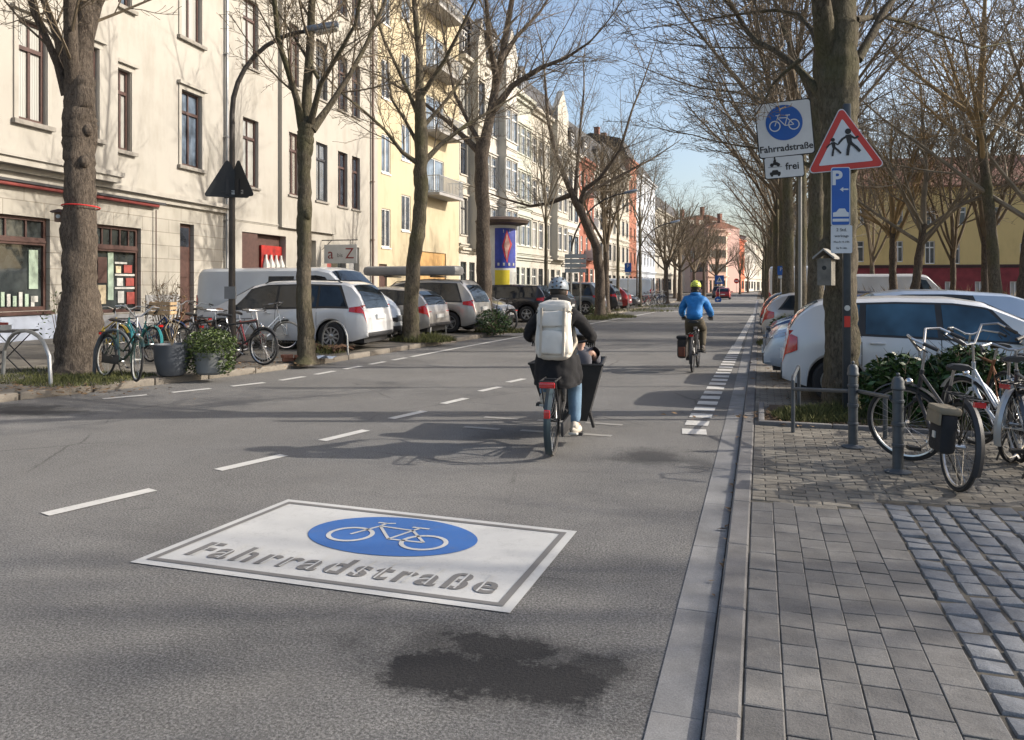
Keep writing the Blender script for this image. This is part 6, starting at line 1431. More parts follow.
mb=MB(); mb.box(-.125,-.08,-.13,.13,-.25,-.02,Mx,bev=.022); mb.box(-.125,-.09,-.14,.14,.02,.17,Mx,bev=.015); ruffle(mb.build('pocket',CRM,t,smooth=True,ang=60),.014,8,3,.008)
mb=MB()
for y in (-.11,.11): mb.box(-.13,-.1,y-.011,y+.011,-.27,.2,Mx)
mb.box(-.075,.06,-.168,.168,.17,.18,Mx); mb.tube([tuple(Mx@Vector(p)) for p in ((.02,-.03,.27),(.0,-.025,.31),(.0,.025,.31),(.02,.03,.27))],.009,6); mb.build('strap',M('strap_cream',(.42,.37,.3),.8),t)
mb=MB()
for s_ in (1,-1): mb.tube([(.13,s_*.10,1.42),(.25,s_*.12,1.47),(.38,s_*.13,1.40),(.40,s_*.14,1.25),(.28,s_*.19,1.08),(.12,s_*.16,1.0)],.02,6)
mb.build('shoulder_strap',MT['strap_cream'],t,smooth=True)
def child(off,label,helm,jk):
    M4=Matrix.Translation(FR)@Matrix.Rotation(rzF,4,'Z')@Matrix.Translation(off); t=thing('person',M4.translation,rzF,label,'person')
    sk=lambda n,v,e,r,m: skin(n,v,e,r,m,t)
    V_=[(0,0,0),(0,0,.2),(.02,0,.34),(.03,0,.44),(.02,.12,.3),(.1,.16,.18),(.2,.1,.15),(.02,-.12,.3),(.1,-.16,.18),(.2,-.1,.15),(.2,.07,.02),(.3,.07,-.15),(.2,-.07,.02),(.3,-.07,-.15)]
    E_=[(0,1),(1,2),(2,3),(1,4),(4,5),(5,6),(1,7),(7,8),(8,9),(0,10),(10,11),(0,12),(12,13)]
    sk('body',V_,E_,[.08,.08,.04,.06,.045,.035,.025,.045,.035,.025,.04,.02,.04,.02],SK)
    sk('trousers',[V_[0]]+V_[10:14],[(0,1),(1,2),(0,3),(3,4)],[.1,.07,.05,.07,.05],JN)
    sk('jacket',V_[:3]+[V_[4],V_[5],V_[6],V_[7],V_[8],V_[9]],[(0,1),(1,2),(1,3),(3,4),(4,5),(1,6),(6,7),(7,8)],[.12,.125,.07,.075,.065,.055,.075,.065,.055],jk)
    mb=MB(); mb.ell((.03,0,.47),(.085,.075,.1),14,10); mb.build('hair',HR,t,smooth=True); mb=MB(); mb.ell((.04,0,.465),(.082,.07,.09),14,10); mb.build('face',SK,t,smooth=True)
    mb=MB(); mb.ell((.02,0,.50),(.125,.105,.10),18,8,zmin=-.35); h=mb.build('helmet',helm,t,smooth=True); mb=MB(); mb.torus(.11,.012,(0,0,0),20,5); mb.v=[(x*1.1+.02,z,y+.475) for x,y,z in mb.v]; mb.build('helmet_rim',BLK,h,smooth=True)
child((1.12,-.14,.63),'small child with white helmet sitting in the right half of the cargo box',HLW,M('jacket_grey_child',(.1,.1,.12),.8))
# second rider
SR=frame_at(693,372.5,0); rzS=pi/2-radians(1)
o2=(SR.x,SR.y+.46,0); b2_=bicycle(o2,rzS,'black city bicycle of the rider in the blue jacket',col=BLK,style='city',stand=False,rim=BLK)
PS=dict(pelvis=(.24,0,1.02),belly=(.30,0,1.16),chest=(.42,0,1.36),neck=(.48,0,1.50),head=(.53,0,1.605),shL=(.42,.17,1.40),elL=(.50,.27,1.16),haL=(.76,.27,1.05),shR=(.42,-.17,1.40),elR=(.50,-.27,1.16),haR=(.76,-.27,1.05),
        hipL=(.28,.10,.95),knL=(.62,.13,.70),anL=(.48,.14,.30),toL=(.63,.15,.25),hipR=(.28,-.10,.95),knR=(.66,-.13,.80),anR=(.42,-.14,.46),toR=(.57,-.15,.42))
person(SR,rzS,'rider in bright blue jacket, olive trousers and yellow-green helmet, cycling ahead on the right',PS,JB,TR,SHD,HLY,coat='hip',bulk=1.12)
t=on(b2_,'pannier_bag',(-.5,.17,.44),'bulging dark pannier bag with orange patch on the blue rider\'s bicycle','bag')
mb=MB(); mb.box(-.17,.15,-.08,.1,-.16,.22,bev=.05); mb.build('bag_body',M('pannier_dark',(.03,.025,.022),.8,var=.4),t,smooth=True); mb=MB(); mb.box(-.185,-.16,-.05,.07,-.12,.06,bev=.01); mb.build('patch',M('pannier_orange',(.16,.05,.025),.7,var=.3,sc=8),t,smooth=True); mb=MB(); mb.box(-.18,.16,-.09,.115,.2,.27,bev=.03); mb.build('flap',MT['canvas_black'],t,smooth=True)
# ------------------------------------------------------------------ street furniture
STL=M('steel_dark',(.05,.058,.065),.5,.5,var=.25,sc=5); GALV=M('galvanised',(.32,.33,.33),.45,.7,var=.2,sc=4); BOL=M('bollard_grey',(.075,.085,.095),.5,.3,var=.2,sc=7); SBL=M('sign_blue',(.012,.09,.36),.35,var=.08); SWH=M('sign_white',(.55,.58,.60),.35,var=.06); SRD=M('sign_red',(.48,.03,.02),.35,var=.1); SBK=M('sign_black',(.012,.012,.012),.5); SBACK=M('sign_back',(.018,.02,.022),.6)
def plate(mb,poly,t=.006,y=0): mb.prism(poly,y-t/2,y+t/2,'xz')
def rrect(w,h,r,n=4):
    out=[]
    for (cx,cy,a) in ((w/2-r,h/2-r,0),(-w/2+r,h/2-r,90),(-w/2+r,-h/2+r,180),(w/2-r,-h/2+r,270)):
        for k in range(n+1): t=radians(a+90*k/n); out.append((cx+r*cos(t),cy+r*sin(t)))
    return out
def facing(px,d,py,roll=0,yaw=0): 
    p=at(px,d,zat(py,d)); return p
XY=Matrix(((1,0,0,0),(0,0,-1,0),(0,1,0,0),(0,0,0,1)))   # text plane xy -> xz facing -y
def circ(r,n=40,cx=0,cz=0): return [(cx+r*cos(2*pi*i/n),cz+r*sin(2*pi*i/n)) for i in range(n)]
yawS=radians(9)
# pole with the cycle street sign
d=12.66; s=d/F; pb=at(800,d,.04); post=thing('sign_post',pb,yawS,'thin grey sign pole behind the white hatchback, carrying the cycle street sign','sign post')
mb=MB(); ztop=zat(104,d); mb.tube([(0,0,0),(0,0,ztop)],.03,10); mb.lathe([(.034,ztop),(.034,ztop+.02),(0,ztop+.03)],10); mb.build('pole',M('pole_pale',(.2,.2,.19),.5,.3),post,smooth=True); mb=MB()
for z in (zat(115,d),zat(148,d),zat(165,d)): mb.box(-.26,.04,-.04,-.03,z-.015,z+.015)
mb.build('clamp',GALV,post)
def signthing(px,py,d,label,yaw=0,roll=0,name='traffic_sign'):
    p=at(px,d-.06,zat(py,d)); t=thing(name,p,yaw,label,'sign'); t.rotation_euler=(0,roll,yaw); return t
w=.86
sgn=signthing(784.5,129.5,d,'square white sign with blue bicycle disc above the word Fahrradstraße',yawS,radians(-5))
mb=MB(); plate(mb,rrect(w+.03,w+.05,.05)); mb.build('backing',SBK,sgn); mb=MB(); plate(mb,rrect(w-.005,w+.015,.045),.004,-.006); fc=mb.build('face',SWH,sgn)
mb=MB(); plate(mb,circ(.29,48,0,.10),.004,-.0105); ds=mb.build('blue_disc',SBL,fc)
mb=MB(); bike_icon(mb,lambda x,y:(x*.25,-.0145,.10+y*.25),.028,flip=1); mb.build('bicycle_pictogram',SWH,fc,fix=False)
txt('Fahrradstraße',.150,fc,SBK,'lettering',Matrix.Translation((0,-.0095,-.315))@XY,.001,bold=.003)
s2=signthing(784,167.5,d,'small white plate with motorcycle, car and frei under the cycle street sign',yawS,radians(-4))
mb=MB(); plate(mb,rrect(.63,.37,.04)); mb.build('backing',SBK,s2); mb=MB(); plate(mb,rrect(.60,.34,.035),.004,-.006); f2=mb.build('face',SWH,s2)
txt('frei',.16,f2,SBK,'lettering',Matrix.Translation((.13,-.0095,-.0))@XY,.001,bold=.003)
mb=MB(); 
plate(mb,[(-.23,-.12),(-.06,-.12),(-.06,-.075),(-.09,-.07),(-.105,-.04),(-.185,-.04),(-.20,-.07),(-.23,-.075)],.002,-.0095); plate(mb,circ(.02,12,-.2,-.125),.002,-.0115); plate(mb,circ(.02,12,-.09,-.125),.002,-.0115)
plate(mb,[(-.25,.012),(-.03,.012),(-.03,.006),(-.25,.006)],.002,-.0095); plate(mb,circ(.03,14,-.19,.045),.002,-.0117); plate(mb,circ(.03,14,-.09,.045),.002,-.0117); plate(mb,[(-.19,.05),(-.16,.09),(-.1,.09),(-.07,.05),(-.12,.035)],.002,-.0095); plate(mb,[(-.17,.09),(-.15,.14),(-.12,.135),(-.12,.09)],.002,-.0139); plate(mb,circ(.016,12,-.14,.155),.002,-.0095)
mb.build('symbols',SBK,f2)
# dark post with the triangle
d=9.55; pb=at(846.5,d,.05); post=thing('sign_post',pb,yawS,'dark sign post in the planting bed before the thick trunk, carrying the triangular sign','sign post')
mb=MB(); zt_=zat(108,d); mb.box(-.045,.045,-.035,.035,0,zt_,bev=.008); mb.build('pole',STL,post,smooth=True); 
mb=MB(); mb.lathe([(.035,0),(.035,.004)],16,Matrix.Translation((0,-.04,zat(312,d))),'y'); mb.build('round_sticker',POST[1],post); mb=MB(); mb.box(-.035,.035,-.04,-.0355,zat(331,d),zat(320,d)); mb.build('red_sticker',SRD,post)
tri=signthing(843.5,139,d,'red-edged white triangular warning sign with two running children',yawS,radians(-4.5))
def rtri(R,r,n=5):
    out=[]
    for a in (90,210,330):
        cx,cz=(R-2*r)*cos(radians(a)),(R-2*r)*sin(radians(a))
        for k in range(n+1): t=radians(a-60+120*k/n); out.append((cx+r*cos(t),cz+r*sin(t)))
    return out
R=.535; dz=-.13
TT=Matrix.Translation((0,0,dz))
mb=MB(); mb.prism(rtri(R,.045),-.004,.004,'xz',TT); mb.build('backing',SWH,tri); mb=MB(); mb.prism(rtri(R-.02,.04),-.008,-.005,'xz',TT); rd=mb.build('red_border',SRD,tri)
mb=MB(); mb.prism(rtri(R-.165,.012),-.012,-.009,'xz',TT); wf=mb.build('face',SWH,tri)
mb=MB()
def limb(a,b,c=None,w=.018,yy=-.0135):
    pts=[a,b]+([c] if c else [])
    for i,(p,q_) in enumerate(zip(pts,pts[1:])):
        p=Vector(p);q2=Vector(q_);t_=(q2-p).normalized();n=Vector((-t_.y,t_.x))*w; mb.prism([tuple(p-n),tuple(q2-n*.85),tuple(q2+n*.85),tuple(p+n)],yy-.001*i,yy+.0008-.001*i,'xz')
def runner(ox,oz,k,yy):
    P_=lambda x,z:(ox+x*k,oz+z*k)
    mb.prism([P_(x,z) for x,z in circ(.036,14,0,.205)],yy-.003,yy-.002,'xz')
    limb(P_(0,.165),P_(.01,.06),None,.034*k,yy); limb(P_(-.01,.15),P_(-.07,.12),P_(-.12,.07),.014*k,yy-.003); limb(P_(.02,.15),P_(.075,.11),P_(.115,.135),.014*k,yy-.003)
    limb(P_(.01,.07),P_(-.015,-.01),P_(-.03,-.09),.019*k,yy-.006); limb(P_(.015,.065),P_(.07,.01),P_(.12,-.055),.019*k,yy-.006)
runner(.055,-.13,1.0,-.0135); runner(-.13,-.15,.68,-.0135); mb.build('running_children',SBK,wf)
ps=signthing(840.5,197,d,'tall narrow blue parking sign with P, arrow and car on the dark post',yawS,0)
mb=MB(); plate(mb,rrect(.225,.72,.025)); mb.build('backing',SWH,ps); mb=MB(); plate(mb,rrect(.205,.70,.02),.003,-.006); bf=mb.build('face',SBL,ps)
txt('P',.24,bf,SWH,'lettering',Matrix.Translation((-.045,-.009,.22))@XY,.001,bold=.008)
mb=MB(); plate(mb,[(-.01,.085),(.03,.115),(.03,.095),(.09,.095),(.09,.078),(.03,.078),(.03,.055)],.002,-.009)
plate(mb,[(-.095,-.31),(.095,-.31),(.095,-.275),(-.095,-.275)],.002,-.009); plate(mb,[(-.09,-.25),(.095,-.25),(.095,-.20),(.07,-.19),(.05,-.15),(-.02,-.15),(-.05,-.19),(-.09,-.2)],.002,-.009); mb.build('car_symbol',SWH,bf)
pt=signthing(841.5,239.5,d,'small white plate with parking hours below the blue parking sign',yawS,0)
mb=MB(); plate(mb,rrect(.25,.345,.02)); pf=mb.build('face',SWH,pt)
for i,(tx,sz) in enumerate((('2 Std.',.055),('werktags',.045),('Mo-Fr 9-19h',.036),('Sa 9-16h',.036))): txt(tx,sz,pf,SBK,'lettering',Matrix.Translation((0,-.005,.115-.075*i))@XY,.0008)
# nest box on the thick trunk
d=9.75; p=at(826,d,zat(268,d)); t=thing('nest_box',p,yawS-.5,'grey wooden nest box hanging on the thick mossy trunk','nest box'); NW=M('nest_grey',(.16,.15,.13),.9,var=.3,sc=8,bp=.4)
mb=MB(); mb.box(-.085,.085,-.08,.10,-.22,.12); mb.build('box',NW,t); mb=MB(); mb.prism([(-.13,.11),(0,.22),(.13,.11),(.13,.135),(0,.245),(-.13,.135)],-.13,.12,'xz'); mb.build('roof',M('nest_roof',(.3,.29,.27),.8),t); mb=MB(); mb.lathe([(.028,0),(.028,.004)],14,Matrix.Translation((0,-.083,.0)),'y'); mb.build('hole',SBK,t)
# bollards
BG='ringed bollards beside the planting bed'; bol0=None
for (px,py,lb) in ((853,447,'dark ringed bollard with domed top, standing left, at the railing end'),(898,472,'dark ringed bollard with domed top, standing right, in front of the bicycle wheel')):
    p=G(px,py,.04)
    if bol0 is None:
        bol0=thing('bollard',p,0,lb,'bollard',BG); mb=MB()
        mb.lathe([(.045,0),(.045,.22),(.052,.225),(.052,.245),(.045,.25),(.045,.40),(.054,.405),(.054,.43),(.045,.435),(.045,.60),(.052,.605),(.052,.625),(.043,.63),(.043,.71),(.056,.72),(.056,.74),(.05,.75),(.05,.79),(.035,.82),(.0,.835)],20); mb.build('post',BOL,bol0,smooth=True,ang=40)
        mb=MB(); mb.lathe([(.11,0),(.11,.008),(.06,.018),(.046,.03)],20); mb.build('base_plate',BOL,bol0,smooth=True); mb=MB(); mb.ell((.0,0,.845),(.016,.016,.016),10,6); mb.build('knob',BOL,bol0,smooth=True)
    else: dup(bol0,p,.3,lb,BG)
# railing
q0=G(793,432,.04); b1_=G(853,447,.04); b2__=G(898,472,.04); q1=Vector((q0.x+.12,q0.y+1.35,.04)); q2_=Vector((q0.x+1.5,q0.y+1.2,.04))
t=thing('railing',q0,0,'low dark tubular railing around the planting bed corner','railing'); o=q0
mb=MB(); A=lambda p,z:(p.x-o.x,p.y-o.y,z); 
mb.tube([A(q0,0),A(q0,.50),A(q0,.56),A(q0+(q1-q0)*.06,.6),A(q1-(q1-q0)*.06,.6),A(q1,.56),A(q1,0)],.021,8); mb.build('hoop',BOL,t,smooth=True)
mb=MB(); mb.tube([A(q0,.475),A(b1_+Vector((-.04,.02,0)),.555),A(b1_+Vector((.05,0,0)),.56),A(b2__+Vector((-.05,.02,0)),.64)],.02,8); mb.build('rail',BOL,t,smooth=True)
m_=(b1_+b2__)/2+Vector((.25,1.1,0)); mb=MB(); mb.tube([A(m_,0),A(m_,.45)],.024,8); mb.build('post',BOL,t,smooth=True)
# bicycle stands
HG='galvanised bicycle hoops on the left pavement'
def hoop(a,b,h,label,z=.13,r=.022,m=GALV):
    p0=G(a[0],a[1],z); p1=G(b[0],b[1],z); c=(p0+p1)/2; t=thing('bicycle_stand',c,0,label,'bicycle stand',HG); e=(p1-p0)/2; pts=[]
    for k in range(17):
        w_=pi*k/16; x=-cos(w_); zz=sin(w_)**.8 if sin(w_)>0 else 0; pts.append((e.x*x*(1-.1*(1-abs(x))),e.y*x,h*min(1,zz*1.0)))
    pts=[(-e.x,-e.y,-.02)]+[(-e.x*.93,-e.y*.93,h*.55)]+[(-e.x*cos(w_)*.86,-e.y*cos(w_)*.86,h*.55+h*.45*sin(w_)) for w_ in [pi*k/10 for k in range(1,10)]]+[(e.x*.93,e.y*.93,h*.55),(e.x,e.y,-.02)]
    MB().tube(pts,r,10).build('hoop',m,t,smooth=True); return t
hoop((3,376),(51,385),.80,'galvanised hoop in the grass strip at the left edge',r=.03); hoop((94,376),(133,376),.78,'dark hoop behind the dark green roadster',r=.03,m=BOL)
hoop((272,352),(306,357),.72,'hoop just left of the slim forked tree'); hoop((322,352),(348,354),.72,'hoop just right of the slim forked tree'); hoop((430,338),(446,334),.62,'hoop beside the silver hatchback')
# street lamps
def lamp(px,py,label,headpx,headpy,z=.14,hd=None,signs=False,lean=0,group='curved street lamps',r0=.09,ytop=None):
    p=G(px,py,z); d=F*(H-z)/(py-HZ); t=thing('street_lamp',p,0,label,'street lamp',group); hp=at(headpx,d+.3,zat(headpy,d)); e=Vector((hp.x-p.x,hp.y-p.y,0)); zt=hp.z-z; L_=e.length
    zs_=zt-L_*1.05; pts=[(0,0,0),(0,0,.5),(0,0,1.2),(0,0,zs_*.6),(0,0,zs_)]; rr=[r0,r0,r0*.8,r0*.72,r0*.62]
    for k in range(1,9):
        a=pi/2*k/8*.93; f=(1-cos(a)); pts.append((e.x*f,e.y*f,zs_+(zt-zs_)*sin(a)*1.0)); rr.append(r0*(.62-.02*k))
    mb=MB(); mb.tube(pts[:5],rr[:5],12); mb.build('pole',M('lamp_pole',(.06,.052,.045),.6,.3,var=.4,sc=3),t,smooth=True); MB().tube(pts[4:],rr[4:],10).build('arm',MT['lamp_pole'],t,smooth=True)
    u=e.normalized(); rz=atan2(u.y,u.x); Mx=Matrix.Translation(pts[-1])@Matrix.Rotation(rz,4,'Z')@Matrix.Rotation(-radians(14),4,'Y')
    mb=MB(); mb.box(-.1,.62,-.14,.14,-.05,.08,Mx,bev=.05); hd_=mb.build('lamp_head',M('lamp_head_grey',(.20,.24,.30),.4,.2),t,smooth=True); mb=MB(); mb.box(.12,.58,-.11,.11,-.10,-.045,Mx,bev=.03); mb.build('diffuser',M('diffuser_pale',(.5,.48,.42),.3),hd_,smooth=True)
    return t,d,p
lt,ld,lp_=lamp(232,361,'tall curved street lamp with two dark triangular sign backs, at the left by the planters',318,26,r0=.085)
mb=MB(); mb.box(-.13,.13,-.07,-.03,1.25,1.5); mb.build('junction_box',M('box_grey',(.2,.21,.22),.6),lt)
for k,(dx,ry,lb) in enumerate(((-.12,.35,'left of the two dark triangular sign backs on the curved lamp'),(.16,-.5,'right of the two dark triangular sign backs on the curved lamp'))):
    p=at(232+dx*40,ld-.12,zat(185,ld)); t=thing('traffic_sign',p,TH+ry,lb,'sign'); mb=MB(); mb.prism(rtri(.52,.045),-.004,.004,'xz'); mb.build('plate',SBACK,t); mb=MB(); mb.box(-.03,.03,-.02,-.004,-.2,.1); mb.box(-.12,.12,-.014,-.004,-.16,-.14); mb.build('clamp',BLK,t)
    mb=MB(); mb.box(.08,.14,-.008,-.0045,-.2,-.12); mb.build('sticker',GALV,t)
lamp(571,316,'curved street lamp arching over the grey direction board',632,192,r0=.08); lamp(637,306.5,'farther curved street lamp before the side street',676,222,r0=.08)
# advertising column
d=33.5; p=at(502,d,.16); t=thing('advertising_column',p,TH,'white advertising column with posters and dark flat roof','advertising column'); Rc=.63; zt=zat(226,d)-.16
mb=MB(); mb.lathe([(Rc+.06,0),(Rc+.06,.4),(Rc,.45),(Rc,zt)],36); mb.build('drum',M('column_white',(.55,.55,.53),.7,var=.1),t,smooth=True); mb=MB(); mb.lathe([(Rc+.05,zt),(Rc+.5,zt+.08),(Rc+.55,zt+.2),(Rc+.42,zt+.3),(Rc*.9,zt+.38),(0,zt+.42)],36); mb.build('roof',M('column_roof',(.08,.055,.04),.6,var=.3),t,smooth=True,ang=25)
def curved(a0,a1,z0,z1,m,name,rr=.006,par=t):
    mb=MB();n=12;v=[];f=[]
    for i in range(n+1):
        w_=a0+(a1-a0)*i/n; v+=[((Rc+rr)*cos(w_),(Rc+rr)*sin(w_),z0),((Rc+rr)*cos(w_),(Rc+rr)*sin(w_),z1)]
    for i in range(n): f.append((2*i,2*i+2,2*i+3,2*i+1))
    mb.add(v,f); return mb.build(name,m,par,fix=False,smooth=True)
a_=radians(-118); zz=lambda py: zat(py,d-.6)-.16
po=curved(a_,a_+radians(95),zz(268),zz(228),M('poster_blue',(.03,.05,.30),.5,var=.3,sc=2),'poster'); curved(a_,a_+radians(60),zz(292),zz(270),M('poster_yellow',(.62,.5,.03),.5,var=.1),'poster'); curved(a_+radians(66),a_+radians(105),zz(290),zz(272),POST[1],'poster')
pr=[M('poster_red',(.5,.04,.06),.5,var=.3,sc=5),M('poster_skin',(.5,.3,.25),.5,var=.3,sc=5)]
def cpoly(pts,m,rr,name='print'):
    mb=MB(); v=[]
    for (u,w_) in pts: a=a_+radians(95)*u; v.append(((Rc+rr)*cos(a),(Rc+rr)*sin(a),zz(268)+(zz(228)-zz(268))*w_))
    mb.add(v,[tuple(range(len(v)))]); mb.build(name,m,po,fix=False)
cpoly([(.5,.95),(.62,.75),(.75,.6),(.62,.4),(.52,.12),(.4,.3),(.3,.55),(.4,.75)],pr[0],.014); cpoly([(.5,.88),(.58,.7),(.64,.58),(.55,.42),(.5,.2),(.44,.38),(.38,.56),(.44,.7)],pr[1],.022); cpoly([(.35,.88),(.65,.88),(.65,.96),(.35,.96)],POST[1],.012)
for k in range(4): cpoly([(.12+k*.22,.06),(.2+k*.22,.06),(.2+k*.22,.13),(.12+k*.22,.13)],POST[1],.026)
# grey direction board on two posts, small signs down the street
Y=36; x0,x1=colX(565,Y),colX(586,Y); dd=-x0*st+Y*ct; t=thing('direction_board',((x0+x1)/2,Y,.12),TH*.3,'grey direction board with lines of faded lettering on two posts','sign'); W_=(x1-x0)
mb=MB(); 
for s_ in (-1,1): mb.tube([(s_*W_*.22,.05,0),(s_*W_*.22,.05,zat(254,dd))],.04,8)
mb.build('post',GALV,t); mb=MB(); zb_,zt_=zat(273,dd)-.12,zat(254,dd)-.12
for k in range(4): h_=(zt_-zb_)/4; mb.box(-W_/2,W_/2,-.02,.0,zb_+h_*k+.02,zb_+h_*(k+1)-.01)
mb.build('board',M('board_grey',(.36,.39,.4),.5,var=.1),t)
def smallsign(px,Y,py0,py1,label,kind,base=.12):
    x=colX(px,Y); d=-x*st+Y*ct; h=zat(py0,d)-zat(py1,d); zc=(zat(py0,d)+zat(py1,d))/2-base; t=thing('traffic_sign',(x,Y,base),.1,label,'sign'); MB().tube([(0,.05,0),(0,.05,zc+h/2)],.03,6).build('pole',GALV,t); mb=MB()
    if kind=='zebra':
        plate(mb,rrect(h,h,.03),.01); f=mb.build('plate',SBL,t); f.location=(0,0,zc); mb=MB(); plate(mb,[(-h*.36,-h*.3),(h*.36,-h*.3),(0,h*.36)],.01,-.012); w_=mb.build('triangle',SWH,f); mb=MB(); plate(mb,circ(h*.05,10,0,h*.12),.006,-.02); plate(mb,[(-h*.06,h*.06),(h*.05,h*.06),(h*.12,-h*.2),(h*.06,-h*.2),(0,-h*.05),(-h*.1,-h*.2),(-h*.15,-h*.2)],.006,-.02); mb.build('walking_figure',SBK,w_)
    elif kind=='round_blue':
        plate(mb,circ(h/2),.01); f=mb.build('plate',SBL,t); f.location=(0,0,zc); mb=MB(); plate(mb,[(-h*.3,-h*.0),(h*.02,h*.2),(0,h*.05),(h*.25,h*.1),(h*.25,h*.0),(-h*.02,-h*.08),(0,-h*.2)],.01,-.012); mb.build('arrow',SWH,f)
    elif kind=='round_red':
        plate(mb,circ(h/2),.01); f=mb.build('plate',SRD,t); f.location=(0,0,zc); mb=MB(); plate(mb,rrect(h*.7,h*.18,.01),.01,-.012); mb.build('bar',SWH,f)
    else:
        plate(mb,rrect(h*.75,h,.03),.01); f=mb.build('plate',SBL,t); f.location=(0,0,zc); txt('P',h*.55,f,SWH,'lettering',Matrix.Translation((0,-.008,h*.12))@XY,.003); mb=MB(); plate(mb,rrect(h*.6,h*.3,.02),.01); pl=mb.build('plate',SWH,t); pl.location=(0,0,zc-h*.72)
    return t
smallsign(719.5,86,275.3,284,'blue square pedestrian crossing sign in the far middle of the street','zebra'); smallsign(718,82,296.5,303,'low blue round arrow sign on the far traffic island','round_blue'); smallsign(736.5,120,278.5,283.5,'small red round no-entry sign far down the street','round_red',.06); smallsign(628,46,263,272,'small blue parking sign in front of the off-white house','park'); smallsign(781,30,266,275,'small blue parking sign above the white box van','park',.05)
# planters
p=G(172,375,.13); t=thing('planter',p,0,'smooth dark grey round plant pot beside the roadster','planter'); mb=MB(); mb.lathe([(.19,0),(.23,.04),(.28,.25),(.30,.5),(.31,.53),(.28,.53),(.27,.49),(0,.48)],28); mb.build('pot',M('pot_grey',(.075,.085,.1),.6,var=.12),t,smooth=True); 
def leafball(mb,c,r,n,sz,rr,flat=.8,zmin=-1):
    for i in range(n):
        while True:
            v=Vector((rr.uniform(-1,1),rr.uniform(-1,1),rr.uniform(zmin,1)))
            if .25<v.length<1: break
        p_=Vector((c[0]+v.x*r[0],c[1]+v.y*r[1],c[2]+v.z*r[2])); a=Vector((rr.gauss(0,1),rr.gauss(0,1),rr.gauss(0,.7))).normalized(); b=a.cross(Vector((rr.gauss(0,1),rr.gauss(0,1),rr.gauss(0,1)))).normalized(); s_=sz*rr.uniform(.6,1.3)
        mb.add([tuple(p_-a*s_),tuple(p_+b*s_*.38),tuple(p_+a*s_),tuple(p_-b*s_*.38)],[(0,1,2,3)])
def leafmat(name,c0,c1,rough=.45):
    m,nt,b=newmat(name); g=nt.nodes.new('ShaderNodeNewGeometry'); r=ramp(nt,g.outputs['Random Per Island'],[(0,c0),(.6,c1),(1,tuple(min(1,k*1.5) for k in c1))]); nt.links.new(r.outputs[0],b.inputs['Base Color']); b.inputs['Roughness'].default_value=rough; b.inputs['Specular IOR Level'].default_value=.35
    b.inputs['Transmission Weight'].default_value=0; MT[name]=m; return m
IVY=leafmat('ivy_leaves',(.018,.035,.01),(.06,.085,.022)); LAU=leafmat('laurel_leaves',(.012,.03,.01),(.04,.075,.022),.3); DRY=leafmat('dry_leaves',(.09,.055,.03),(.2,.13,.07),.9); GRS=leafmat('grass_blades',(.035,.042,.014),(.10,.105,.035),.8); STRAW=leafmat('dry_stalks',(.13,.095,.05),(.26,.2,.12),.9)
rr=random.Random(5)
mb=MB()
for k in range(5): mb.tube([(0,0,.48),(rr.uniform(-.1,.1),rr.uniform(-.1,.1),.8),(rr.uniform(-.2,.2),rr.uniform(-.2,.2),1.05)],.006,4)
mb.build('dead_stems',STRAW,t)
p=G(211,374,.13); t=thing('planter',p,0,'round pot overgrown with trailing dark ivy, left of the lamp post','planter'); mb=MB(); mb.lathe([(.20,0),(.24,.04),(.28,.3),(.30,.38),(.27,.38),(0,.35)],24); mb.build('pot',M('pot_stone',(.16,.17,.17),.8,var=.2),t,smooth=True)
mb=MB(); leafball(mb,(0,0,.50),(.46,.46,.30),2300,.032,rr); leafball(mb,(-.25,-.12,.22),(.2,.25,.22),380,.04,rr); leafball(mb,(.3,.0,.2),(.16,.2,.2),260,.04,rr); mb.build('ivy',IVY,t,fix=False)
# shrubs
def shrub(base,label,h,r,n,leaf,sz,name='shrub',stems=14,group=None,stemm=TW,rr=rr,lz=.45):
    t=thing(name,base,0,label,'shrub',group); mb=MB()
    for i in range(stems):
        a=rr.random()*6.28; q_=rr.uniform(.2,1); x,y=cos(a)*r[0]*q_,sin(a)*r[1]*q_; mb.tube([(x*.3,y*.3,0),(x*.7,y*.7,h*.5),(x,y,h*rr.uniform(.7,1))],[.012,.008,.003],4)
        for k in range(3): f_=rr.uniform(.4,.9); o_=Vector((x*f_,y*f_,h*f_)); mb.tube([o_,o_+Vector((rr.gauss(0,.1),rr.gauss(0,.1),rr.uniform(.05,.25)))*h],[.005,.002],3)
    mb.build('stems',stemm,t,fix=False)
    if n: mb=MB(); leafball(mb,(0,0,h*lz),(r[0],r[1],h*(1-lz)),n,sz,rr); mb.build('leaves',leaf,t,fix=False)
    return t
shrub(G(168,341,.28),'leafless brown shrub before the shop window, behind the bicycles',1.5,(.7,.5),260,DRY,.05,stems=46)
LBG='laurel bushes in the right planting bed'
for i,(x,y,h,rx,lb) in enumerate(((1.62,10.35,.78,.48,'laurel bush right beside the dark sign post'),(2.35,10.25,.92,.55,'laurel bush behind the second bollard'),(3.15,10.1,.9,.55,'laurel bush behind the black bicycle'),(4.0,10.0,.85,.55,'laurel bush at the right end of the bed'))): shrub((x,y,.05),lb,h,(rx,.42),int(3800*rx*h/.4),LAU,.052,stems=22,group=LBG,lz=.42)
shrub(G(494,333,.14),'low green bush between people carrier and silver car',.8,(.6,.6),900,LAU,.06); shrub(G(62,345,.25),'thin climbing shrub on the blue plinth',1.3,(.8,.2),140,IVY,.05,stems=10); shrub(G(45,309,1.0),'row of dry plants along the shop sill',.3,(.6,.1),120,IVY,.04) if False else None
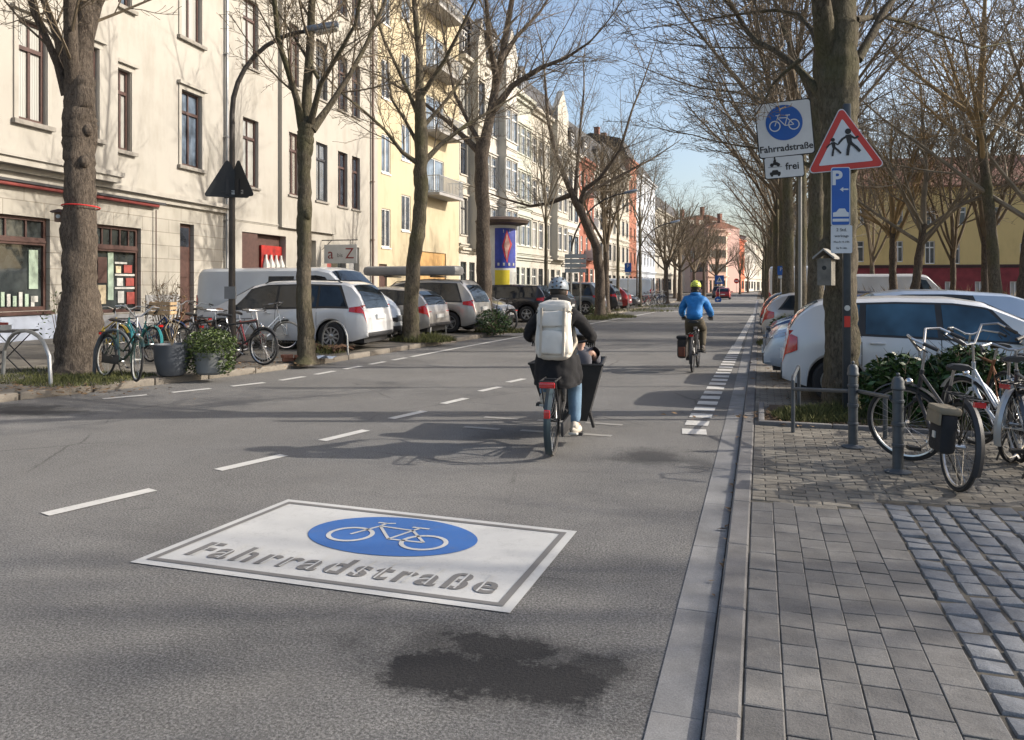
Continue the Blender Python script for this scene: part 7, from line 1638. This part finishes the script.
shrub((.65,21.1,.04),'green shrub between the parked cars of the right bays',.9,(.5,.4),500,LAU,.07); shrub(at(598,38.5,.12),'small evergreen at the foot of the leaning tree',.7,(.5,.5),400,IVY,.06)
# beds, grass, litter
def bed(name,poly,z,mat): return sheet(name,poly,z,mat)
soil=M('bed_soil',(.07,.045,.028),.95,var=.45,sc=6,bp=.8,bsc=25,world=True)
bed('bed_soil',[(.05,9.5),(7.2,9.5),(7.2,10.75),(.12,10.95)],.052,soil)
mb=MB(); 
for (x0,y0,x1,y1) in ((-.02,9.38,7.2,9.46),(-.02,9.47,.05,10.95)):
    if x1-x0>y1-y0:
        x=x0
        while x<x1: mb.box(x+.003,min(x+.8,x1)-.003,y0,y1,-.02,.085,bev=.012); x+=.8
    else: mb.box(x0,x1,y0,y1,-.02,.085,bev=.012)
tag(mb.build('bed_kerb',kerb_m,smooth=True),kind='structure')
def grass(name,regions,n,mat,hmin,hmax,seed,label=None,wd=.006):
    rr=random.Random(seed); mb=MB()
    for (cx,cy,rx,ry,z,k) in regions:
        for i in range(int(n*k)):
            a=rr.random()*6.28; q_=sqrt(rr.random()); x=cx+rx*q_*cos(a); y=cy+ry*q_*sin(a); h=rr.uniform(hmin,hmax)*(1.1-q_*.6); b=rr.random()*6.28; w_=wd*rr.uniform(.6,1.3); dx,dy=rr.gauss(0,.35)*h,rr.gauss(0,.35)*h
            mb.add([(x-w_*cos(b),y-w_*sin(b),z),(x+w_*cos(b),y+w_*sin(b),z),(x+dx*.5+w_*.6*cos(b),y+dy*.5+w_*.6*sin(b),z+h*.6),(x+dx,y+dy,z+h)],[(0,1,2,3)])
    return tag(mb.build(name,mat,fix=False),kind='stuff')
def gp(px,py,z=.14): p=G(px,py,z); return p.x,p.y
regs=[]
for (px,py,rx,ry,k) in ((30,378,.9,.7,1),(70,381,.9,.6,1.2),(95,377,.9,.55,1),(52,372,.8,.8,.9),(122,374,.7,.3,.6),(25,372,.6,.8,.7)): x,y=gp(px,py); regs.append((x,y,rx,ry,.125,k))
sheet('tree_pit_left',[(-12.9,8.6,0),(-11.1,8.4,0),(-10.3,9.7,0),(-10.0,11.2,0),(-11.6,12.2,0),(-13.4,12.0,0)],.148,soil)
grass('grass_strip',regs,1500,GRS,.03,.12,3)
regs=[]
for (px,py,rx,ry,k) in ((420,341,.9,.5,1),(432,340,.7,.5,.8),(325,352,.5,.6,.15),(500,332,.9,.6,.8),(612,317,1.2,1.5,1.0),(590,319,1,1,.5),(640,311,2,2,.5),(670,307,3,3,.6)): x,y=gp(px,py); regs.append((x,y,rx,ry,.13,k))
grass('grass_tufts',regs,1600,GRS,.08,.3,4,wd=.009)
grass('bed_grass',[(.55,10.0,.42,.45,.05,1.0),(.95,10.4,.5,.3,.05,.6),(2.2,9.75,2.0,.15,.05,.35),(.25,22.5,.35,1.2,.05,.6),(.5,17.6,.4,.6,.04,.6)],2600,GRS,.05,.2,5,wd=.005)
grass('park_undergrowth',[(colX(px,Y),Y,4,2.5,.04,1.0) for px,Y in ((880,40),(905,38),(930,36),(955,38),(980,36),(1005,34),(1030,30),(870,46),(1060,28))],1300,STRAW,.5,1.7,6,wd=.02)
def litter(name,regions,n,mat,sz,seed):
    rr=random.Random(seed); mb=MB()
    for (cx,cy,rx,ry,z,k) in regions:
        for i in range(int(n*k)):
            x=cx+rr.gauss(0,rx*.5); y=cy+rr.gauss(0,ry*.5); a=rr.random()*6.28; s_=sz*rr.uniform(.5,1.4); c,s2=cos(a)*s_,sin(a)*s_; t1,t2=rr.uniform(0,s_*.5),rr.uniform(0,s_*.5)
            mb.add([(x-c,y-s2,z+.004),(x+s2*.45,y-c*.45,z+.005+t1),(x+c,y+s2,z+.004+t2),(x-s2*.45,y+c*.45,z+.006)],[(0,1,2,3)])
    return tag(mb.build(name,mat,fix=False),kind='stuff')
gx,gy=gp(60,388)
litter('leaf_litter',[(.4,9.9,.5,.4,.055,1.2),(2.5,9.7,3,.3,.055,.8),(gx,gy,1.6,.6,.13,1.0),(-9.2,12.8,1.0,1.2,.13,.5),(-9.0,19.4,1.2,.8,.13,.6),(-8.2,30,.8,5,.13,.6),(.3,15.5,.4,4,.038,.5),(-.18,6,.06,4,.012,.12)],330,DRY,.035,8)
# small things left of the white car
x,y=gp(318,352); t=thing('brushwood_heap',(x+.1,y+.2,.13),0,'brown heap of roots and brushwood at the foot of the slim forked tree','heap'); mb=MB(); r2=random.Random(3)
for k in range(40): a=r2.random()*6.28; q_=Vector((r2.gauss(0,.28),r2.gauss(0,.2),abs(r2.gauss(0,.08)))); mb.tube([q_-Vector((cos(a)*.2,sin(a)*.2,0)),q_+Vector((0,0,.06)),q_+Vector((cos(a)*.2,sin(a)*.2,r2.uniform(-.02,.08)))],[.025,.035,.015],5)
mb.build('sticks',M('root_brown',(.09,.05,.03),.95,var=.4,sc=8),t)
x,y=gp(320,358); mb=MB(); n=10; v=[];f=[]
for i in range(n):
    for j in range(n): v.append((i*.07-.32+r2.uniform(-.01,.01),j*.04-.18,.01+abs(r2.gauss(0,.025))))
for i in range(n-1):
    for j in range(n-1): f.append((i*n+j,(i+1)*n+j,(i+1)*n+j+1,i*n+j+1))
mb.add(v,f); o=mb.build('crumpled_cloth',M('cloth_bluewhite',(.3,.36,.45),.8,var=.3,sc=12),None,smooth=True,fix=False); o.location=(x,y,.135); o.rotation_euler=(0,0,.3); tag(o,'crumpled blue-white cloth lying before the slim forked tree','cloth')
x,y=gp(298,360); t=thing('loose_bricks',(x-.02,y-.12,.13),0,'small pile of red bricks against the foot of the slim forked tree','bricks'); mb=MB()
for k in range(6): mb.box(-.11,.11,-.055,.055,.0,.065,Matrix.Translation((r2.uniform(-.18,.2),r2.uniform(-.1,.06),.066*(k//3)))@Matrix.Rotation(r2.random()*3,4,'Z'),bev=.006)
mb.build('bricks',M('brick_loose',(.3,.13,.08),.9,var=.3,sc=9),t)
# cafe table at the left edge
p=G(8,372,.15); t=thing('folding_table',p,TH+.2,'folding table with thin crossed black legs at the left edge','table'); mb=MB(); mb.box(-.42,.38,-.3,.3,.70,.73); mb.build('table_top',M('table_slats',(.05,.045,.045),.6,var=.2),t)
for s_ in (-1,1):
    for k in (-1,1): MB().tube([(k*.33,s_*.26,0),(-k*.3,s_*.26,.7)],.011,5).build('leg',BLK,t)
p2=at(2,p.dot(Vector((-st,ct,0))),p.z+.732); t=thing('paper_stack',p2,0,'stack of papers and small red book on the folding table','papers'); mb=MB(); mb.box(-.15,.1,-.1,.1,0,.09); mb.build('papers',POST[1],t); mb=MB(); mb.box(-.13,.05,-.08,.08,.092,.13); mb.build('book',POST[2],t)
# crate on the teal bicycle
p=at(163,14.6,zat(314,14.6)); t=thing('bicycle_crate',p,.3,'pale wooden crate on a rear rack behind the grey planter','crate'); CRT=M('crate_wood',(.4,.28,.16),.8,var=.25,sc=7)
mb=MB()
for k in range(3):
    z=.0+k*.085
    for s_ in (-1,1): mb.box(-.2,.2,s_*.14-.006,s_*.14+.006,z,z+.055); mb.box(s_*.2-.006,s_*.2+.006,-.133,.133,z,z+.055)
mb.box(-.19,.19,-.13,.13,-.012,-.002); mb.build('slats',CRT,t)
